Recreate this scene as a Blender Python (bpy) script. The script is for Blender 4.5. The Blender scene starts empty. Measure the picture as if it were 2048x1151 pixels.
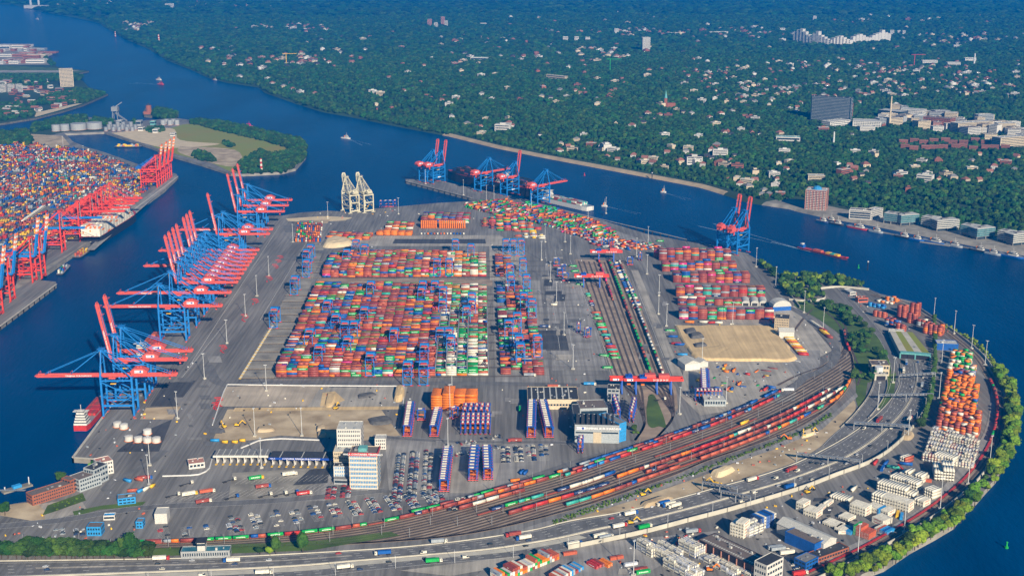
import bpy, math, random
import numpy as np
from mathutils import Vector, Matrix, noise as mnoise
random.seed(7); rng = np.random.default_rng(7)
C = bpy.context.scene.collection
R = math.radians
# ------------------------------------------------------------------ camera, sky, sun, exposure
F, TH, H = 2560.0, R(15.2), 500.0
scn = bpy.context.scene
cam = bpy.data.cameras.new('camera'); camo = bpy.data.objects.new('camera', cam); C.objects.link(camo)
cam.sensor_width = 36; cam.lens = 45; cam.clip_start = 5; cam.clip_end = 80000
camo.location = (0, 0, H); camo.rotation_euler = (R(90) - TH, 0, 0)
scn.camera = camo
SUN_EL, SUN_AZ = R(25), R(22)          # sun behind the camera and to its right
w = bpy.data.worlds.new('World'); scn.world = w; w.use_nodes = True
nt = w.node_tree; bg = nt.nodes['Background']
sky = nt.nodes.new('ShaderNodeTexSky'); sky.sky_type = 'NISHITA'; sky.sun_disc = False
sky.sun_elevation = SUN_EL; sky.sun_rotation = math.pi - SUN_AZ; sky.altitude = 0; sky.air_density = 1.2; sky.dust_density = 0.4; sky.ozone_density = 3
hsv = nt.nodes.new('ShaderNodeHueSaturation'); hsv.inputs['Saturation'].default_value = 1.55; nt.links.new(sky.outputs[0], hsv.inputs['Color']); nt.links.new(hsv.outputs[0], bg.inputs[0]); bg.inputs[1].default_value = 0.05
sd = Vector((math.sin(SUN_AZ) * math.cos(SUN_EL), -math.cos(SUN_AZ) * math.cos(SUN_EL), math.sin(SUN_EL)))
sl = bpy.data.lights.new('sun', 'SUN'); so = bpy.data.objects.new('sun', sl); C.objects.link(so)
sl.energy = 5.0; sl.angle = R(0.6); sl.color = (1.0, 0.86, 0.66)
so.rotation_euler = sd.to_track_quat('Z', 'Y').to_euler(); so.location = (400, -900, 900)
vs = scn.view_settings
scn.display_settings.display_device = 'sRGB'
vs.view_transform = 'Standard'; vs.look = 'None'; vs.gamma = 1; vs.exposure = 0.78; vs.use_curve_mapping = False
scn.cycles.max_bounces = 5; scn.cycles.diffuse_bounces = 2; scn.cycles.glossy_bounces = 2
scn.cycles.volume_bounces = 0; scn.cycles.transmission_bounces = 2
HAZE_DENSITY = 1.0e-4
# ------------------------------------------------------------------ photograph pixel -> place on the ground
def G(px, py, z=0.0):
    u = (px - 1024) / F; v = (py - 575.5) / F
    dx, dy, dz = u, math.cos(TH) - v * math.sin(TH), -math.sin(TH) - v * math.cos(TH)
    t = (z - H) / dz
    return np.array((dx * t, dy * t, z))
def PX(p):
    p = np.asarray(p, float); x, y, z = p[..., 0], p[..., 1], p[..., 2] - H
    dep = y * math.cos(TH) - z * math.sin(TH); up = y * math.sin(TH) + z * math.cos(TH)
    return 1024 + F * x / dep, 575.5 - F * up / dep, dep
def GL(pts, z=0.0): return np.array([G(a, b, z) for a, b in pts])
def resample(P, n=None, step=None):
    P = np.asarray(P, float)
    d = np.r_[0, np.cumsum(np.linalg.norm(np.diff(P[:, :2], axis=0), axis=1))]
    if n is None: n = max(2, int(d[-1] / step) + 1)
    s = np.linspace(0, d[-1], n)
    return np.stack([np.interp(s, d, P[:, k]) for k in range(3)], 1)
def smooth(P, sub=8):
    P = np.asarray(P, float); Q = np.vstack([2 * P[0] - P[1], P, 2 * P[-1] - P[-2]]); out = []
    for i in range(1, len(Q) - 2):
        a, b, c, d = Q[i - 1], Q[i], Q[i + 1], Q[i + 2]
        for t in np.linspace(0, 1, sub, endpoint=False):
            out.append(.5 * ((2 * b) + (c - a) * t + (2 * a - 5 * b + 4 * c - d) * t * t + (3 * b - a - 3 * c + d) * t ** 3))
    out.append(Q[-2]); return np.array(out)
def curve(pts, n=None, step=10, z=0.0): return resample(smooth(GL(pts, z)), n, step)
def normals(P):
    T = np.gradient(P[:, :2], axis=0); T /= np.linalg.norm(T, axis=1)[:, None] + 1e-9
    return np.stack([-T[:, 1], T[:, 0], T[:, 0] * 0], 1)
def inpoly(x, y, poly):
    poly = np.asarray(poly); x = np.asarray(x, float); y = np.asarray(y, float); r = np.zeros(x.shape, bool); j = len(poly) - 1
    for i in range(len(poly)):
        xi, yi = poly[i][:2]; xj, yj = poly[j][:2]
        c = ((yi > y) != (yj > y)) & (x < (xj - xi) * (y - yi) / (yj - yi + 1e-12) + xi); r ^= c; j = i
    return r
# ------------------------------------------------------------------ materials
MATS = {}
def mat(name, col, rough=.7, metal=0.0, var=.12, scale=.3, bump=0.0, col2=None, detail=4, rand=0.0, spec=.4, stretch=None, thr=None, hue=0.0, grime=0.0, streak=0.0):
    m = bpy.data.materials.new(name); m.use_nodes = True; n = m.node_tree; b = n.nodes['Principled BSDF']; L = n.links
    b.inputs['Roughness'].default_value = rough; b.inputs['Metallic'].default_value = metal
    b.inputs['Specular IOR Level'].default_value = spec
    geo = n.nodes.new('ShaderNodeNewGeometry'); tex = n.nodes.new('ShaderNodeTexNoise')
    vec = geo.outputs['Position']
    if stretch:
        mp = n.nodes.new('ShaderNodeMapping'); mp.inputs['Rotation'].default_value = (0, 0, stretch[2]); mp.inputs['Scale'].default_value = (stretch[0], stretch[1], 1)
        L.new(vec, mp.inputs[0]); vec = mp.outputs[0]
    L.new(vec, tex.inputs['Vector']); tex.inputs['Scale'].default_value = scale; tex.inputs['Detail'].default_value = detail
    rp = n.nodes.new('ShaderNodeValToRGB'); L.new(tex.outputs[0], rp.inputs[0])
    lo, hi = thr or (.3, .7)
    rp.color_ramp.elements[0].position = lo; rp.color_ramp.elements[1].position = hi
    c1 = [max(0, c * (1 - var)) for c in col]; c2 = list(col2) if col2 else [min(1, c * (1 + var)) for c in col]
    rp.color_ramp.elements[0].color = (*c1, 1); rp.color_ramp.elements[1].color = (*c2, 1)
    out = rp.outputs[0]
    if grime or streak:
        g2 = n.nodes.new('ShaderNodeTexNoise'); v2 = geo.outputs['Position']
        if streak: mq = n.nodes.new('ShaderNodeMapping'); mq.inputs['Rotation'].default_value = (0, 0, -.62); mq.inputs['Scale'].default_value = (1, .035, 1); L.new(v2, mq.inputs[0]); v2 = mq.outputs[0]
        L.new(v2, g2.inputs['Vector']); g2.inputs['Scale'].default_value = .28 if streak else 1.3; g2.inputs['Detail'].default_value = 5; r2 = n.nodes.new('ShaderNodeMapRange'); r2.inputs[1].default_value = .35; r2.inputs[2].default_value = .65; r2.inputs[3].default_value = 1 - (grime or streak); r2.inputs[4].default_value = 1 + .5 * (grime or streak)
        L.new(g2.outputs[0], r2.inputs[0]); mx = n.nodes.new('ShaderNodeVectorMath'); mx.operation = 'SCALE'; L.new(out, mx.inputs[0]); L.new(r2.outputs[0], mx.inputs['Scale']); out = mx.outputs[0]
    if rand or hue:
        oi = n.nodes.new('ShaderNodeObjectInfo'); hs = n.nodes.new('ShaderNodeHueSaturation')
        mr = n.nodes.new('ShaderNodeMapRange'); mr.inputs[3].default_value = 1 - rand; mr.inputs[4].default_value = 1 + rand
        L.new(oi.outputs['Random'], mr.inputs[0]); L.new(mr.outputs[0], hs.inputs['Value'])
        mh = n.nodes.new('ShaderNodeMath'); mh.operation = 'MULTIPLY_ADD'; 
        mf = n.nodes.new('ShaderNodeMath'); mf.operation = 'FRACT'; mm = n.nodes.new('ShaderNodeMath'); mm.operation = 'MULTIPLY'; mm.inputs[1].default_value = 17.3
        L.new(oi.outputs['Random'], mm.inputs[0]); L.new(mm.outputs[0], mf.inputs[0]); L.new(mf.outputs[0], mh.inputs[0])
        mh.inputs[1].default_value = 2 * hue; mh.inputs[2].default_value = .5 - hue
        L.new(mh.outputs[0], hs.inputs['Hue']); L.new(out, hs.inputs['Color']); out = hs.outputs[0]
    L.new(out, b.inputs['Base Color'])
    if bump:
        bt = n.nodes.new('ShaderNodeTexNoise'); L.new(vec, bt.inputs['Vector']); bt.inputs['Scale'].default_value = scale * 6; bt.inputs['Detail'].default_value = 3
        bp = n.nodes.new('ShaderNodeBump'); bp.inputs['Strength'].default_value = bump; bp.inputs['Distance'].default_value = .5
        L.new(bt.outputs[0], bp.inputs['Height']); L.new(bp.outputs[0], b.inputs['Normal'])
    MATS[name] = m; return m
def paint(name, col, rough=.45, var=.1, metal=0.0, rand=0.0): return mat(name, col, rough, metal, var, .35, rand=rand, detail=6, grime=.22)
CC = dict(maroon=(.30, .062, .048), brown=(.38, .10, .065), orange=(.84, .21, .012), green=(.012, .36, .07), blue=(.01, .10, .38), navy=(.02, .05, .15),
          white=(.74, .70, .58), pink=(.72, .04, .22), grey=(.33, .37, .40), teal=(.05, .40, .33), red=(.50, .035, .03), rust=(.48, .11, .055), yellow=(.80, .48, .02),
          black=(.02, .022, .025), silver=(.55, .57, .60), skyblue=(.03, .28, .62))
for k, v in CC.items(): paint('paint_' + k, v, .5, .13, rand=.08)
paint('crane_blue', (.012, .19, .55), .5, .12); paint('crane_deep_blue', (.012, .09, .42), .4, .08)
paint('crane_red', (.62, .10, .08), .5, .12); paint('crane_scarlet', (.70, .055, .03), .5, .12); paint('crane_cream', (.62, .58, .42), .5)
paint('lettering_white', (.85, .85, .85), .5, .02); paint('logo_blue', (.01, .06, .35), .5, .02)
mat('glass_dark', (.02, .04, .06), .12, 0, .3, .4, spec=.8); mat('glass_blue', (.04, .24, .50), .12, 0, .2, .4, spec=.8); mat('glass_teal', (.05, .16, .18), .12, 0, .3, .2, spec=.8)
mat('asphalt', (.185, .180, .172), .9, 0, .32, .03, col2=(.25, .243, .23), detail=9, stretch=(1, .22, -.62), streak=.3)
mat('asphalt_dark', (.060, .064, .072), .9, 0, .2, .05, detail=7, streak=.3)
mat('asphalt_road', (.150, .150, .150), .88, 0, .2, .06, detail=7, streak=.2)
mat('asphalt_light', (.27, .262, .25), .9, 0, .25, .035, detail=8, streak=.28)
mat('concrete', (.36, .335, .29), .9, 0, .25, .03, detail=9, streak=.2)
mat('concrete_pale', (.46, .44, .37), .85, 0, .15, .08, detail=6)
mat('concrete_dirty', (.25, .235, .20), .9, 0, .35, .05, detail=8)
mat('sandy_concrete', (.42, .36, .28), .95, 0, .25, .03, detail=9, streak=.15)
mat('ballast', (.30, .23, .17), .95, 0, .35, .05, detail=8)
mat('rail_steel', (.30, .25, .21), .45, .4, .2, .3)
mat('sleeper_brown', (.075, .058, .048), .95, 0, .3, .2)
mat('beach', (.40, .31, .19), .95, 0, .2, .05)
mat('sand', (.60, .44, .23), .95, 0, .16, .03, bump=.5, detail=9, streak=.16)
mat('sand_pale', (.60, .49, .31), .95, 0, .12, .05, bump=.3, detail=8)
mat('earth', (.42, .31, .18), .95, 0, .35, .04, bump=.3, col2=(.58, .47, .31), detail=9)
mat('earth_dark', (.07, .06, .05), .95, 0, .4, .06, detail=8)
mat('gravel_grey', (.10, .10, .10), .95, 0, .3, .2, bump=.5)
mat('grass', (.055, .115, .018), .95, 0, .4, .03, col2=(.10, .17, .025), detail=9, bump=.2)
mat('grass_dry', (.38, .32, .05), .95, 0, .3, .01, col2=(.20, .26, .03), detail=8)
mat('ground_green', (.022, .058, .022), .95, 0, .4, .004, col2=(.03, .07, .03), detail=9)
mat('riprap', (.12, .11, .085), .95, 0, .5, .2, bump=.8, detail=8)
mat('line_white', (.62, .62, .60), .8, 0, .1, .2); mat('line_yellow', (.55, .36, .04), .8, 0, .1, .2)
for nm, c, c2, v in (('leaf_dark', (.014, .052, .014), (.034, .092, .018), .25), ('leaf_mid', (.022, .075, .014), (.050, .115, .018), .2), ('leaf_lime', (.085, .17, .012), (.17, .26, .02), .2),
                     ('leaf_forest', (.009, .052, .017), (.034, .098, .020), .35), ('leaf_rust', (.08, .045, .02), (.12, .06, .025), .2)):
    mat(nm, c, .85, 0, v, .25, col2=c2, rand=.45, hue=.035, spec=.15)
mat('leaf_scrub', (.04, .10, .012), .9, 0, .3, .25, col2=(.11, .18, .02), rand=.3, hue=.02, spec=.1)
mat('bark', (.07, .05, .035), .9, 0, .3, .5)
paint('wall_white', (.60, .585, .54), .7, .05, rand=.1); paint('wall_cream', (.56, .47, .33), .7, .06, rand=.1); paint('wall_brick', (.30, .10, .055), .8, .15, rand=.1); paint('wall_grey', (.32, .34, .35), .7, .08)
paint('wall_metal', (.36, .40, .42), .5, .06); paint('wall_tan', (.45, .36, .24), .8, .08); paint('wall_pink', (.46, .22, .17), .8, .1)
paint('roof_red', (.26, .11, .08), .8, .15, rand=.2); paint('roof_dark', (.035, .038, .045), .8, .25, rand=.2); paint('roof_grey', (.20, .20, .20), .8, .12); paint('roof_teal', (.12, .36, .36), .7, .1)
paint('roof_brown', (.16, .13, .115), .8, .1); paint('roof_pale', (.50, .50, .46), .7, .06); paint('hull_black', (.02, .02, .03), .5); paint('hull_red', (.45, .03, .025), .5)
paint('steel_grey', (.32, .34, .36), .4, .1, metal=.3); paint('post_white', (.60, .62, .62), .5, .05); paint('rubber', (.015, .015, .016), .9, .1)
def glow(): pass
# water
def water_mat():
    m = bpy.data.materials.new('water'); m.use_nodes = True; n = m.node_tree; b = n.nodes['Principled BSDF']; L = n.links
    b.inputs['Roughness'].default_value = .22; b.inputs['IOR'].default_value = 1.33; b.inputs['Specular IOR Level'].default_value = .02
    g = n.nodes.new('ShaderNodeNewGeometry'); mp = n.nodes.new('ShaderNodeMapping'); L.new(g.outputs['Position'], mp.inputs[0])
    mp.inputs['Rotation'].default_value = (0, 0, .6); mp.inputs['Scale'].default_value = (1, .35, 1)
    t = n.nodes.new('ShaderNodeTexNoise'); L.new(mp.outputs[0], t.inputs[0]); t.inputs['Scale'].default_value = .006; t.inputs['Detail'].default_value = 7
    rp = n.nodes.new('ShaderNodeValToRGB'); L.new(t.outputs[0], rp.inputs[0]); rp.color_ramp.elements[0].position = .38; rp.color_ramp.elements[1].position = .62
    rp.color_ramp.elements[0].color = (.0002, .033, .112, 1); rp.color_ramp.elements[1].color = (.0004, .050, .160, 1); L.new(rp.outputs[0], b.inputs['Base Color'])
    t2 = n.nodes.new('ShaderNodeTexNoise'); L.new(mp.outputs[0], t2.inputs[0]); t2.inputs['Scale'].default_value = .25; t2.inputs['Detail'].default_value = 4
    bp = n.nodes.new('ShaderNodeBump'); bp.inputs['Strength'].default_value = .6; bp.inputs['Distance'].default_value = 1.2
    L.new(t2.outputs[0], bp.inputs['Height']); L.new(bp.outputs[0], b.inputs['Normal']); MATS['water'] = m
water_mat()
# ------------------------------------------------------------------ mesh builder
class MB:
    def __init__(s): s.v = []; s.f = []; s.m = []; s.n = 0
    def add(s, V, Fs, m):
        k = s.n; s.v.extend([tuple(map(float, p)) for p in V]); s.n += len(V)
        s.f.extend([tuple(i + k for i in f) for f in Fs]); s.m.extend([m] * len(Fs)); return s
    def box(s, x0, x1, y0, y1, z0, z1, m, taper=0.0):
        t = taper
        return s.add([(x0, y0, z0), (x1, y0, z0), (x1, y1, z0), (x0, y1, z0), (x0 + t, y0 + t, z1), (x1 - t, y0 + t, z1), (x1 - t, y1 - t, z1), (x0 + t, y1 - t, z1)],
                     [(0, 3, 2, 1), (4, 5, 6, 7), (0, 1, 5, 4), (1, 2, 6, 5), (2, 3, 7, 6), (3, 0, 4, 7)], m)
    def beam(s, p, q, w, h, m):
        p = Vector(p); q = Vector(q); d = (q - p).normalized(); up = Vector((0, 0, 1)) if abs(d.z) < .95 else Vector((0, 1, 0))
        a = d.cross(up).normalized() * w / 2; b = a.cross(d).normalized() * h / 2
        return s.add([p - a - b, p + a - b, p + a + b, p - a + b, q - a - b, q + a - b, q + a + b, q - a + b],
                     [(3, 2, 1, 0), (4, 5, 6, 7), (0, 1, 5, 4), (1, 2, 6, 5), (2, 3, 7, 6), (3, 0, 4, 7)], m)
    def cyl(s, p, q, r, m, n=10, r2=None):
        p = Vector(p); q = Vector(q); d = (q - p).normalized(); up = Vector((0, 0, 1)) if abs(d.z) < .95 else Vector((0, 1, 0))
        a = d.cross(up).normalized(); b = a.cross(d).normalized(); r2 = r if r2 is None else r2
        V = [p + (a * math.cos(2 * math.pi * i / n) + b * math.sin(2 * math.pi * i / n)) * r for i in range(n)] + [q + (a * math.cos(2 * math.pi * i / n) + b * math.sin(2 * math.pi * i / n)) * r2 for i in range(n)]
        Fs = [((i + 1) % n, i, n + i, n + (i + 1) % n) for i in range(n)] + [tuple(range(n)), tuple(reversed(range(n, 2 * n)))]
        return s.add(V, Fs, m)
    def prism(s, poly, z0, z1, m, mside=None):
        P = [(p[0], p[1]) for p in poly]; A = sum(P[i][0] * P[(i + 1) % len(P)][1] - P[(i + 1) % len(P)][0] * P[i][1] for i in range(len(P)))
        if A < 0: P = P[::-1]
        n = len(P); s.add([(x, y, z1) for x, y in P], [tuple(range(n))], m)
        return s.add([(x, y, z0) for x, y in P] + [(x, y, z1) for x, y in P], [(i, (i + 1) % n, n + (i + 1) % n, n + i) for i in range(n)], mside or m)
    def strip(s, A, B, m):
        n = len(A); V = [*A, *B]
        e = np.cross(A[1] - A[0], B[0] - A[0])[2]
        Fs = [(i, i + 1, n + i + 1, n + i) if e > 0 else (i, n + i, n + i + 1, i + 1) for i in range(n - 1)]
        return s.add(V, Fs, m)
    def merge(s, o, loc=(0, 0, 0), rot=0, sc=1):
        c, t = math.cos(rot) * sc, math.sin(rot) * sc; k = s.n
        s.v.extend([(loc[0] + x * c - y * t, loc[1] + x * t + y * c, loc[2] + z * sc) for x, y, z in o.v]); s.n += o.n
        s.f.extend([tuple(i + k for i in f) for f in o.f]); s.m.extend(o.m); return s
    def mesh(s, name, smooth=False):
        me = bpy.data.meshes.new(name); me.from_pydata(s.v, [], s.f); ms = list(dict.fromkeys(s.m))
        for k in ms: me.materials.append(MATS[k])
        ix = {k: i for i, k in enumerate(ms)}
        if len(ms) > 1: me.polygons.foreach_set('material_index', [ix[k] for k in s.m])
        if smooth: me.polygons.foreach_set('use_smooth', [True] * len(s.f))
        me.update(); return me
def obj(name, data, parent=None, loc=None, rot=0):
    if isinstance(data, MB): data = data.mesh(name)
    o = bpy.data.objects.new(name, data); C.objects.link(o)
    if parent is not None: o.parent = parent
    if loc is not None: o.location = loc
    if rot: o.rotation_euler = (0, 0, rot)
    return o
def tag(o, label=None, cat=None, group=None, kind=None):
    if label: o['label'] = label
    if cat: o['category'] = cat
    if group: o['group'] = group
    if kind: o['kind'] = kind
    return o
def struct(name, mb, loc=None): return tag(obj(name, mb, None, loc), kind='structure')
def stuff(name, mb, label=None): return tag(obj(name, mb), label, kind='stuff')
ORD = ['zeroth', 'first', 'second', 'third', 'fourth', 'fifth', 'sixth', 'seventh', 'eighth', 'ninth', 'tenth', 'eleventh', 'twelfth', 'thirteenth', 'fourteenth', 'fifteenth', 'sixteenth', 'seventeenth', 'eighteenth', 'nineteenth', 'twentieth']
TENS = {2: 'twenty', 3: 'thirty', 4: 'forty', 5: 'fifty', 6: 'sixty', 7: 'seventy', 8: 'eighty', 9: 'ninety'}
def od(n):
    if n <= 20: return ORD[n]
    if n >= 100: return str(n) + 'th'
    t, u = divmod(n, 10)
    return (TENS[t][:-1] + 'ieth') if u == 0 else TENS[t] + '-' + ORD[u]
# text meshes
TXT = {}
def text_mesh(txt, height, m='lettering_white', bold=0.0):
    key = (txt, height, m)
    if key in TXT: return TXT[key]
    cu = bpy.data.curves.new('lettering', 'FONT'); cu.body = txt; cu.size = height * 1.38; cu.resolution_u = 1; cu.align_x = 'CENTER'; cu.align_y = 'CENTER'; cu.extrude = .02; cu.offset = bold; cu.space_character = 1.02
    o = bpy.data.objects.new('lettering', cu); C.objects.link(o); bpy.context.view_layer.update()
    me = bpy.data.meshes.new_from_object(o.evaluated_get(bpy.context.evaluated_depsgraph_get())); me.name = 'lettering'
    me.materials.clear(); me.materials.append(MATS[m])
    bpy.data.objects.remove(o); bpy.data.curves.remove(cu); TXT[key] = me; return me
def put_text(txt, height, parent, loc, rz=0.0, m='lettering_white', bold=0.0, rx=R(90), ry=0.0, name='lettering'):
    o = obj(name, text_mesh(txt, height, m, bold), parent, loc); o.rotation_euler = (rx, ry, rz); return o
# ------------------------------------------------------------------ templates: things built once and copied
class T:
    """a thing: own mesh (or None for an Empty) and its parts [(name, MB or mesh, matrix-ish loc/rot, [sub-parts])]"""
    def __init__(s, name, body=None, parts=(), flat=None):
        s.name = name; s.body = body; s.parts = [list(p) + [None] * (5 - len(p)) for p in parts]; [p.__setitem__(4, [list(q) for q in p[4]]) for p in s.parts if p[4]]; s.me = None; s.flatmb = flat
    def _mesh(s):
        if s.me is None:
            s.me = s.body.mesh(s.name) if s.body is not None else False
            for p in s.parts:
                if isinstance(p[1], MB): p[1] = p[1].mesh(p[0])
                for q in (p[4] or []):
                    if isinstance(q[1], MB): q[1] = q[1].mesh(q[0])
    def put(s, loc, rot=0.0, label=None, cat=None, group=None, scale=1.0):
        s._mesh()
        o = bpy.data.objects.new(s.name, s.me or None); C.objects.link(o); o.location = loc; o.rotation_euler = (0, 0, rot)
        if scale != 1.0: o.scale = (scale,) * 3 if not isinstance(scale, tuple) else scale
        tag(o, label, cat, group)
        for nm, me, l, r, subs in s.parts:
            c = bpy.data.objects.new(nm, me); C.objects.link(c); c.parent = o
            if l is not None: c.location = l
            if r is not None: c.rotation_euler = r
            for q in (subs or []):
                d = bpy.data.objects.new(q[0], q[1]); C.objects.link(d); d.parent = c
                if len(q) > 2 and q[2] is not None: d.location = q[2]
                if len(q) > 3 and q[3] is not None: d.rotation_euler = q[3]
        return o
    def flat(s):
        if s.flatmb is None:
            m = MB()
            if s.body is not None: m.merge(s.body)
            for nm, me, l, r, subs in s.parts:
                if isinstance(me, MB) and r is None: m.merge(me, l or (0, 0, 0))
            s.flatmb = m
        return s.flatmb
POOL = {}      # kind -> list of (size, template, loc, rot, label, group, scale)
def place(kind, tpl, loc, rot, label, group=None, scale=1.0, size=1.0):
    x, y, d = PX(np.asarray(loc, float)); x = float(x); y = float(y)
    if not (-60 < x < 2110 and -30 < y < 1215): return
    POOL.setdefault(kind, []).append((size / float(d), tpl, tuple(map(float, loc)), float(rot), label, group, scale))
def flush(kind, cat, stuffname, stufflabel=None, limit=290):
    L = sorted(POOL.get(kind, []), key=lambda e: -e[0]); top, rest = L[:limit], L[limit:]
    for e in top:
        if e[1].flatmb is None and e[1].me is None: e[1].flat()
        e[1].put(e[2], e[3], e[4], cat, e[5], e[6])
    if rest:
        by = {}
        for e in rest:
            by.setdefault(id(e[1]), (e[1], []))[1].append(e)
        Vs, Ls, St, Mi = [], [], [], []; mats = []; nv = nl = 0
        for tpl, es in by.values():
            f = tpl.flat(); V = np.array(f.v); k = len(es)
            loops = np.array([i for q in f.f for i in q]); tot = np.array([len(q) for q in f.f]); st = np.r_[0, np.cumsum(tot)[:-1]]
            for mm in f.m:
                if mm not in mats: mats.append(mm)
            mi = np.array([mats.index(mm) for mm in f.m])
            rot = np.array([e[3] for e in es]); loc = np.array([e[2] for e in es])
            sc = np.array([e[6] if isinstance(e[6], tuple) else (e[6],) * 3 for e in es], float)
            c, s_ = np.cos(rot)[:, None], np.sin(rot)[:, None]
            x, y, z = V[None, :, 0] * sc[:, :1], V[None, :, 1] * sc[:, 1:2], V[None, :, 2] * sc[:, 2:3]
            W = np.stack([x * c - y * s_ + loc[:, :1], x * s_ + y * c + loc[:, 1:2], z + loc[:, 2:3]], 2).reshape(-1, 3)
            Vs.append(W); Ls.append((loops[None] + (np.arange(k) * len(V))[:, None] + nv).ravel()); St.append((st[None] + (np.arange(k) * len(loops))[:, None] + nl).ravel()); Mi.append(np.tile(mi, k))
            nv += k * len(V); nl += k * len(loops)
        o = obj(stuffname, arrays_mesh(stuffname, np.vstack(Vs), np.concatenate(Ls), np.concatenate(St), np.concatenate(Mi), mats)); tag(o, stufflabel, kind='stuff')
    print(kind, len(top), len(rest))
def arrays_mesh(name, V, loops, starts, mi, mats):
    me = bpy.data.meshes.new(name); me.vertices.add(len(V)); me.vertices.foreach_set('co', V.astype(np.float32).ravel())
    me.loops.add(len(loops)); me.loops.foreach_set('vertex_index', loops.astype(np.int32)); me.polygons.add(len(starts)); me.polygons.foreach_set('loop_start', starts.astype(np.int32))
    for k in mats: me.materials.append(MATS[k])
    me.polygons.foreach_set('material_index', mi.astype(np.int32)); me.update(calc_edges=True); return me
# ------------------------------------------------------------------ land, water, terrain
WZ = -5.5
TERM = [(146, 914), (232, 803), (325, 672), (420, 546), (503, 432), (565, 431), (600, 425), (655, 421), (700, 424), (740, 418), (870, 406), (962, 401), (943, 396), (812, 362), (811, 358), (867, 359), (1050, 398), (1135, 421), (1190, 436), (1295, 468), (1378, 483), (1430, 493), (1496, 508), (1514, 518),
        (1552, 543), (1572, 557), (1600, 552), (1639, 548), (1681, 552), (1722, 571), (1760, 587), (1827, 603), (1847, 622), (1893, 650), (1952, 686), (1986, 721), (2019, 771), (2030, 802), (2033, 840), (2027, 882), (2003, 931), (1992, 955), (1975, 973), (1954, 997), (1933, 1015), (1908, 1046), (1873, 1067), (1821, 1095), (1769, 1130), (1724, 1147), (1660, 1215), (1500, 1300), (-400, 1300), (-400, 1060), (0, 1020), (28, 1006), (70, 1000), (130, 985), (165, 955), (202, 918)]
EURO = [(-500, 950), (0, 652), (113, 568), (112, 563), (72, 559), (181, 484), (327, 381), (356, 353), (352, 347), (295, 335), (208, 304), (170, 293), (146, 283), (136, 273), (129, 267), (208, 264), (222, 268), (302, 294), (351, 313), (400, 327), (462, 347), (487, 348), (563, 344), (591, 337), (612, 313), (612, 295), (601, 281), (521, 264), (452, 247), (417, 240), (382, 240), (350, 236), (264, 243), (208, 238), (146, 230), (115, 238), (63, 257), (0, 272), (-700, 360)]
ISLET = [(285, 226), (291, 216), (300, 214), (306, 222), (330, 215), (352, 222), (357, 230), (340, 235), (312, 232), (300, 232), (288, 231)]
FINK = [(-900, 90), (0, 88), (80, 94), (90, 118), (115, 134), (178, 142), (146, 149), (167, 163), (177, 174), (216, 188), (167, 209), (129, 221), (70, 236), (0, 247), (-900, 330)]
mb = MB(); mb.box(-30000, 30000, 700, 34000, WZ - 2, WZ, 'water'); mb2 = MB(); mb2.add([(-30000, -600, WZ), (30000, -600, WZ), (30000, 34000, WZ), (-30000, 34000, WZ)], [(0, 1, 2, 3)], 'water')
struct('river_water', mb2)
def land(name, pts, top, side, dep=-8): return struct(name, MB().prism(GL(pts), dep, 0, top, side))
land('terminal_ground', TERM, 'asphalt', 'concrete_dirty'); land('opposite_terminal_ground', EURO, 'asphalt', 'concrete_dirty')
land('islet_ground', ISLET, 'riprap', 'riprap'); land('far_left_bank_ground', FINK, 'ground_green', 'riprap')
# north bank: shore line from lower right to far upper left, land rises behind it
SHORE = [(2700, 640), (2400, 573), (2048, 505), (1952, 488), (1847, 467), (1743, 446), (1656, 432), (1597, 419), (1583, 414), (1500, 402), (1480, 397), (1452, 387), (1400, 371), (1348, 361), (1221, 337), (1082, 311), (988, 292), (895, 269), (804, 252), (700, 231), (643, 221), (591, 205), (528, 183), (514, 172), (452, 163), (417, 154), (382, 138), (334, 119), (295, 96), (250, 77), (222, 61), (195, 44), (139, 32), (70, 20), (21, 8), (-120, 3), (-500, -12)]
SH = GL(SHORE); ch = SH[-1][:2] - SH[0][:2]; ch = ch / np.linalg.norm(ch); nn = np.array((ch[1], -ch[0]))
if nn[1] < 0: nn = -nn
SC, ST_ = SH[:, :2] @ ch, SH[:, :2] @ nn
ordr = np.argsort(SC); SC, ST_ = SC[ordr], ST_[ordr]
OFFC = float(G(1540, 405)[:2] @ ch)
def inland(x, y):
    c = x * ch[0] + y * ch[1]; t = x * nn[0] + y * nn[1]
    return t - np.interp(c, SC, ST_), c
def hill(x, y):
    t, c = inland(np.asarray(x, float), np.asarray(y, float))
    st = np.where(c < OFFC, 95., 55.); s = np.clip((t - st) / 220, 0, 1); s = s * s * (3 - 2 * s)
    amp = 24 + 8 * np.sin(x * .0021 + 1) + 7 * np.sin(y * .0017)
    return s * amp
def NB(px, py, dz=0.0):
    """point on the north bank terrain seen at a photograph pixel"""
    z = 0.
    for _ in range(8): p = G(px, py, z); z = float(hill(p[0], p[1]))
    return np.array((p[0], p[1], z + dz))
cs = np.r_[np.linspace(SC[0] - 3000, SC[0], 5)[:-1], np.linspace(SC[0], SC[0] + 6500, 220), np.linspace(SC[0] + 6500, SC[-1] + 9000, 50)[1:]]
ts = np.r_[0, 8, 17, 55, 75, 95, 120, 150, 180, 220, 260, 320, 400, 600, np.linspace(900, 6000, 30), np.linspace(6500, 30000, 20)]
s0 = np.interp(cs, SC, ST_)
TT, CS = np.meshgrid(ts, cs); X = CS * ch[0] + (s0[:, None] + TT) * nn[0]; Y = CS * ch[1] + (s0[:, None] + TT) * nn[1]
Z = hill(X, Y); Z[:, 0] = WZ - 2; Z[:, 1] = np.where(CS[:, 1] < OFFC, -.2, -2.2)
V = np.stack([X, Y, Z], 2).reshape(-1, 3); n1, n2 = len(cs), len(ts)
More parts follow.
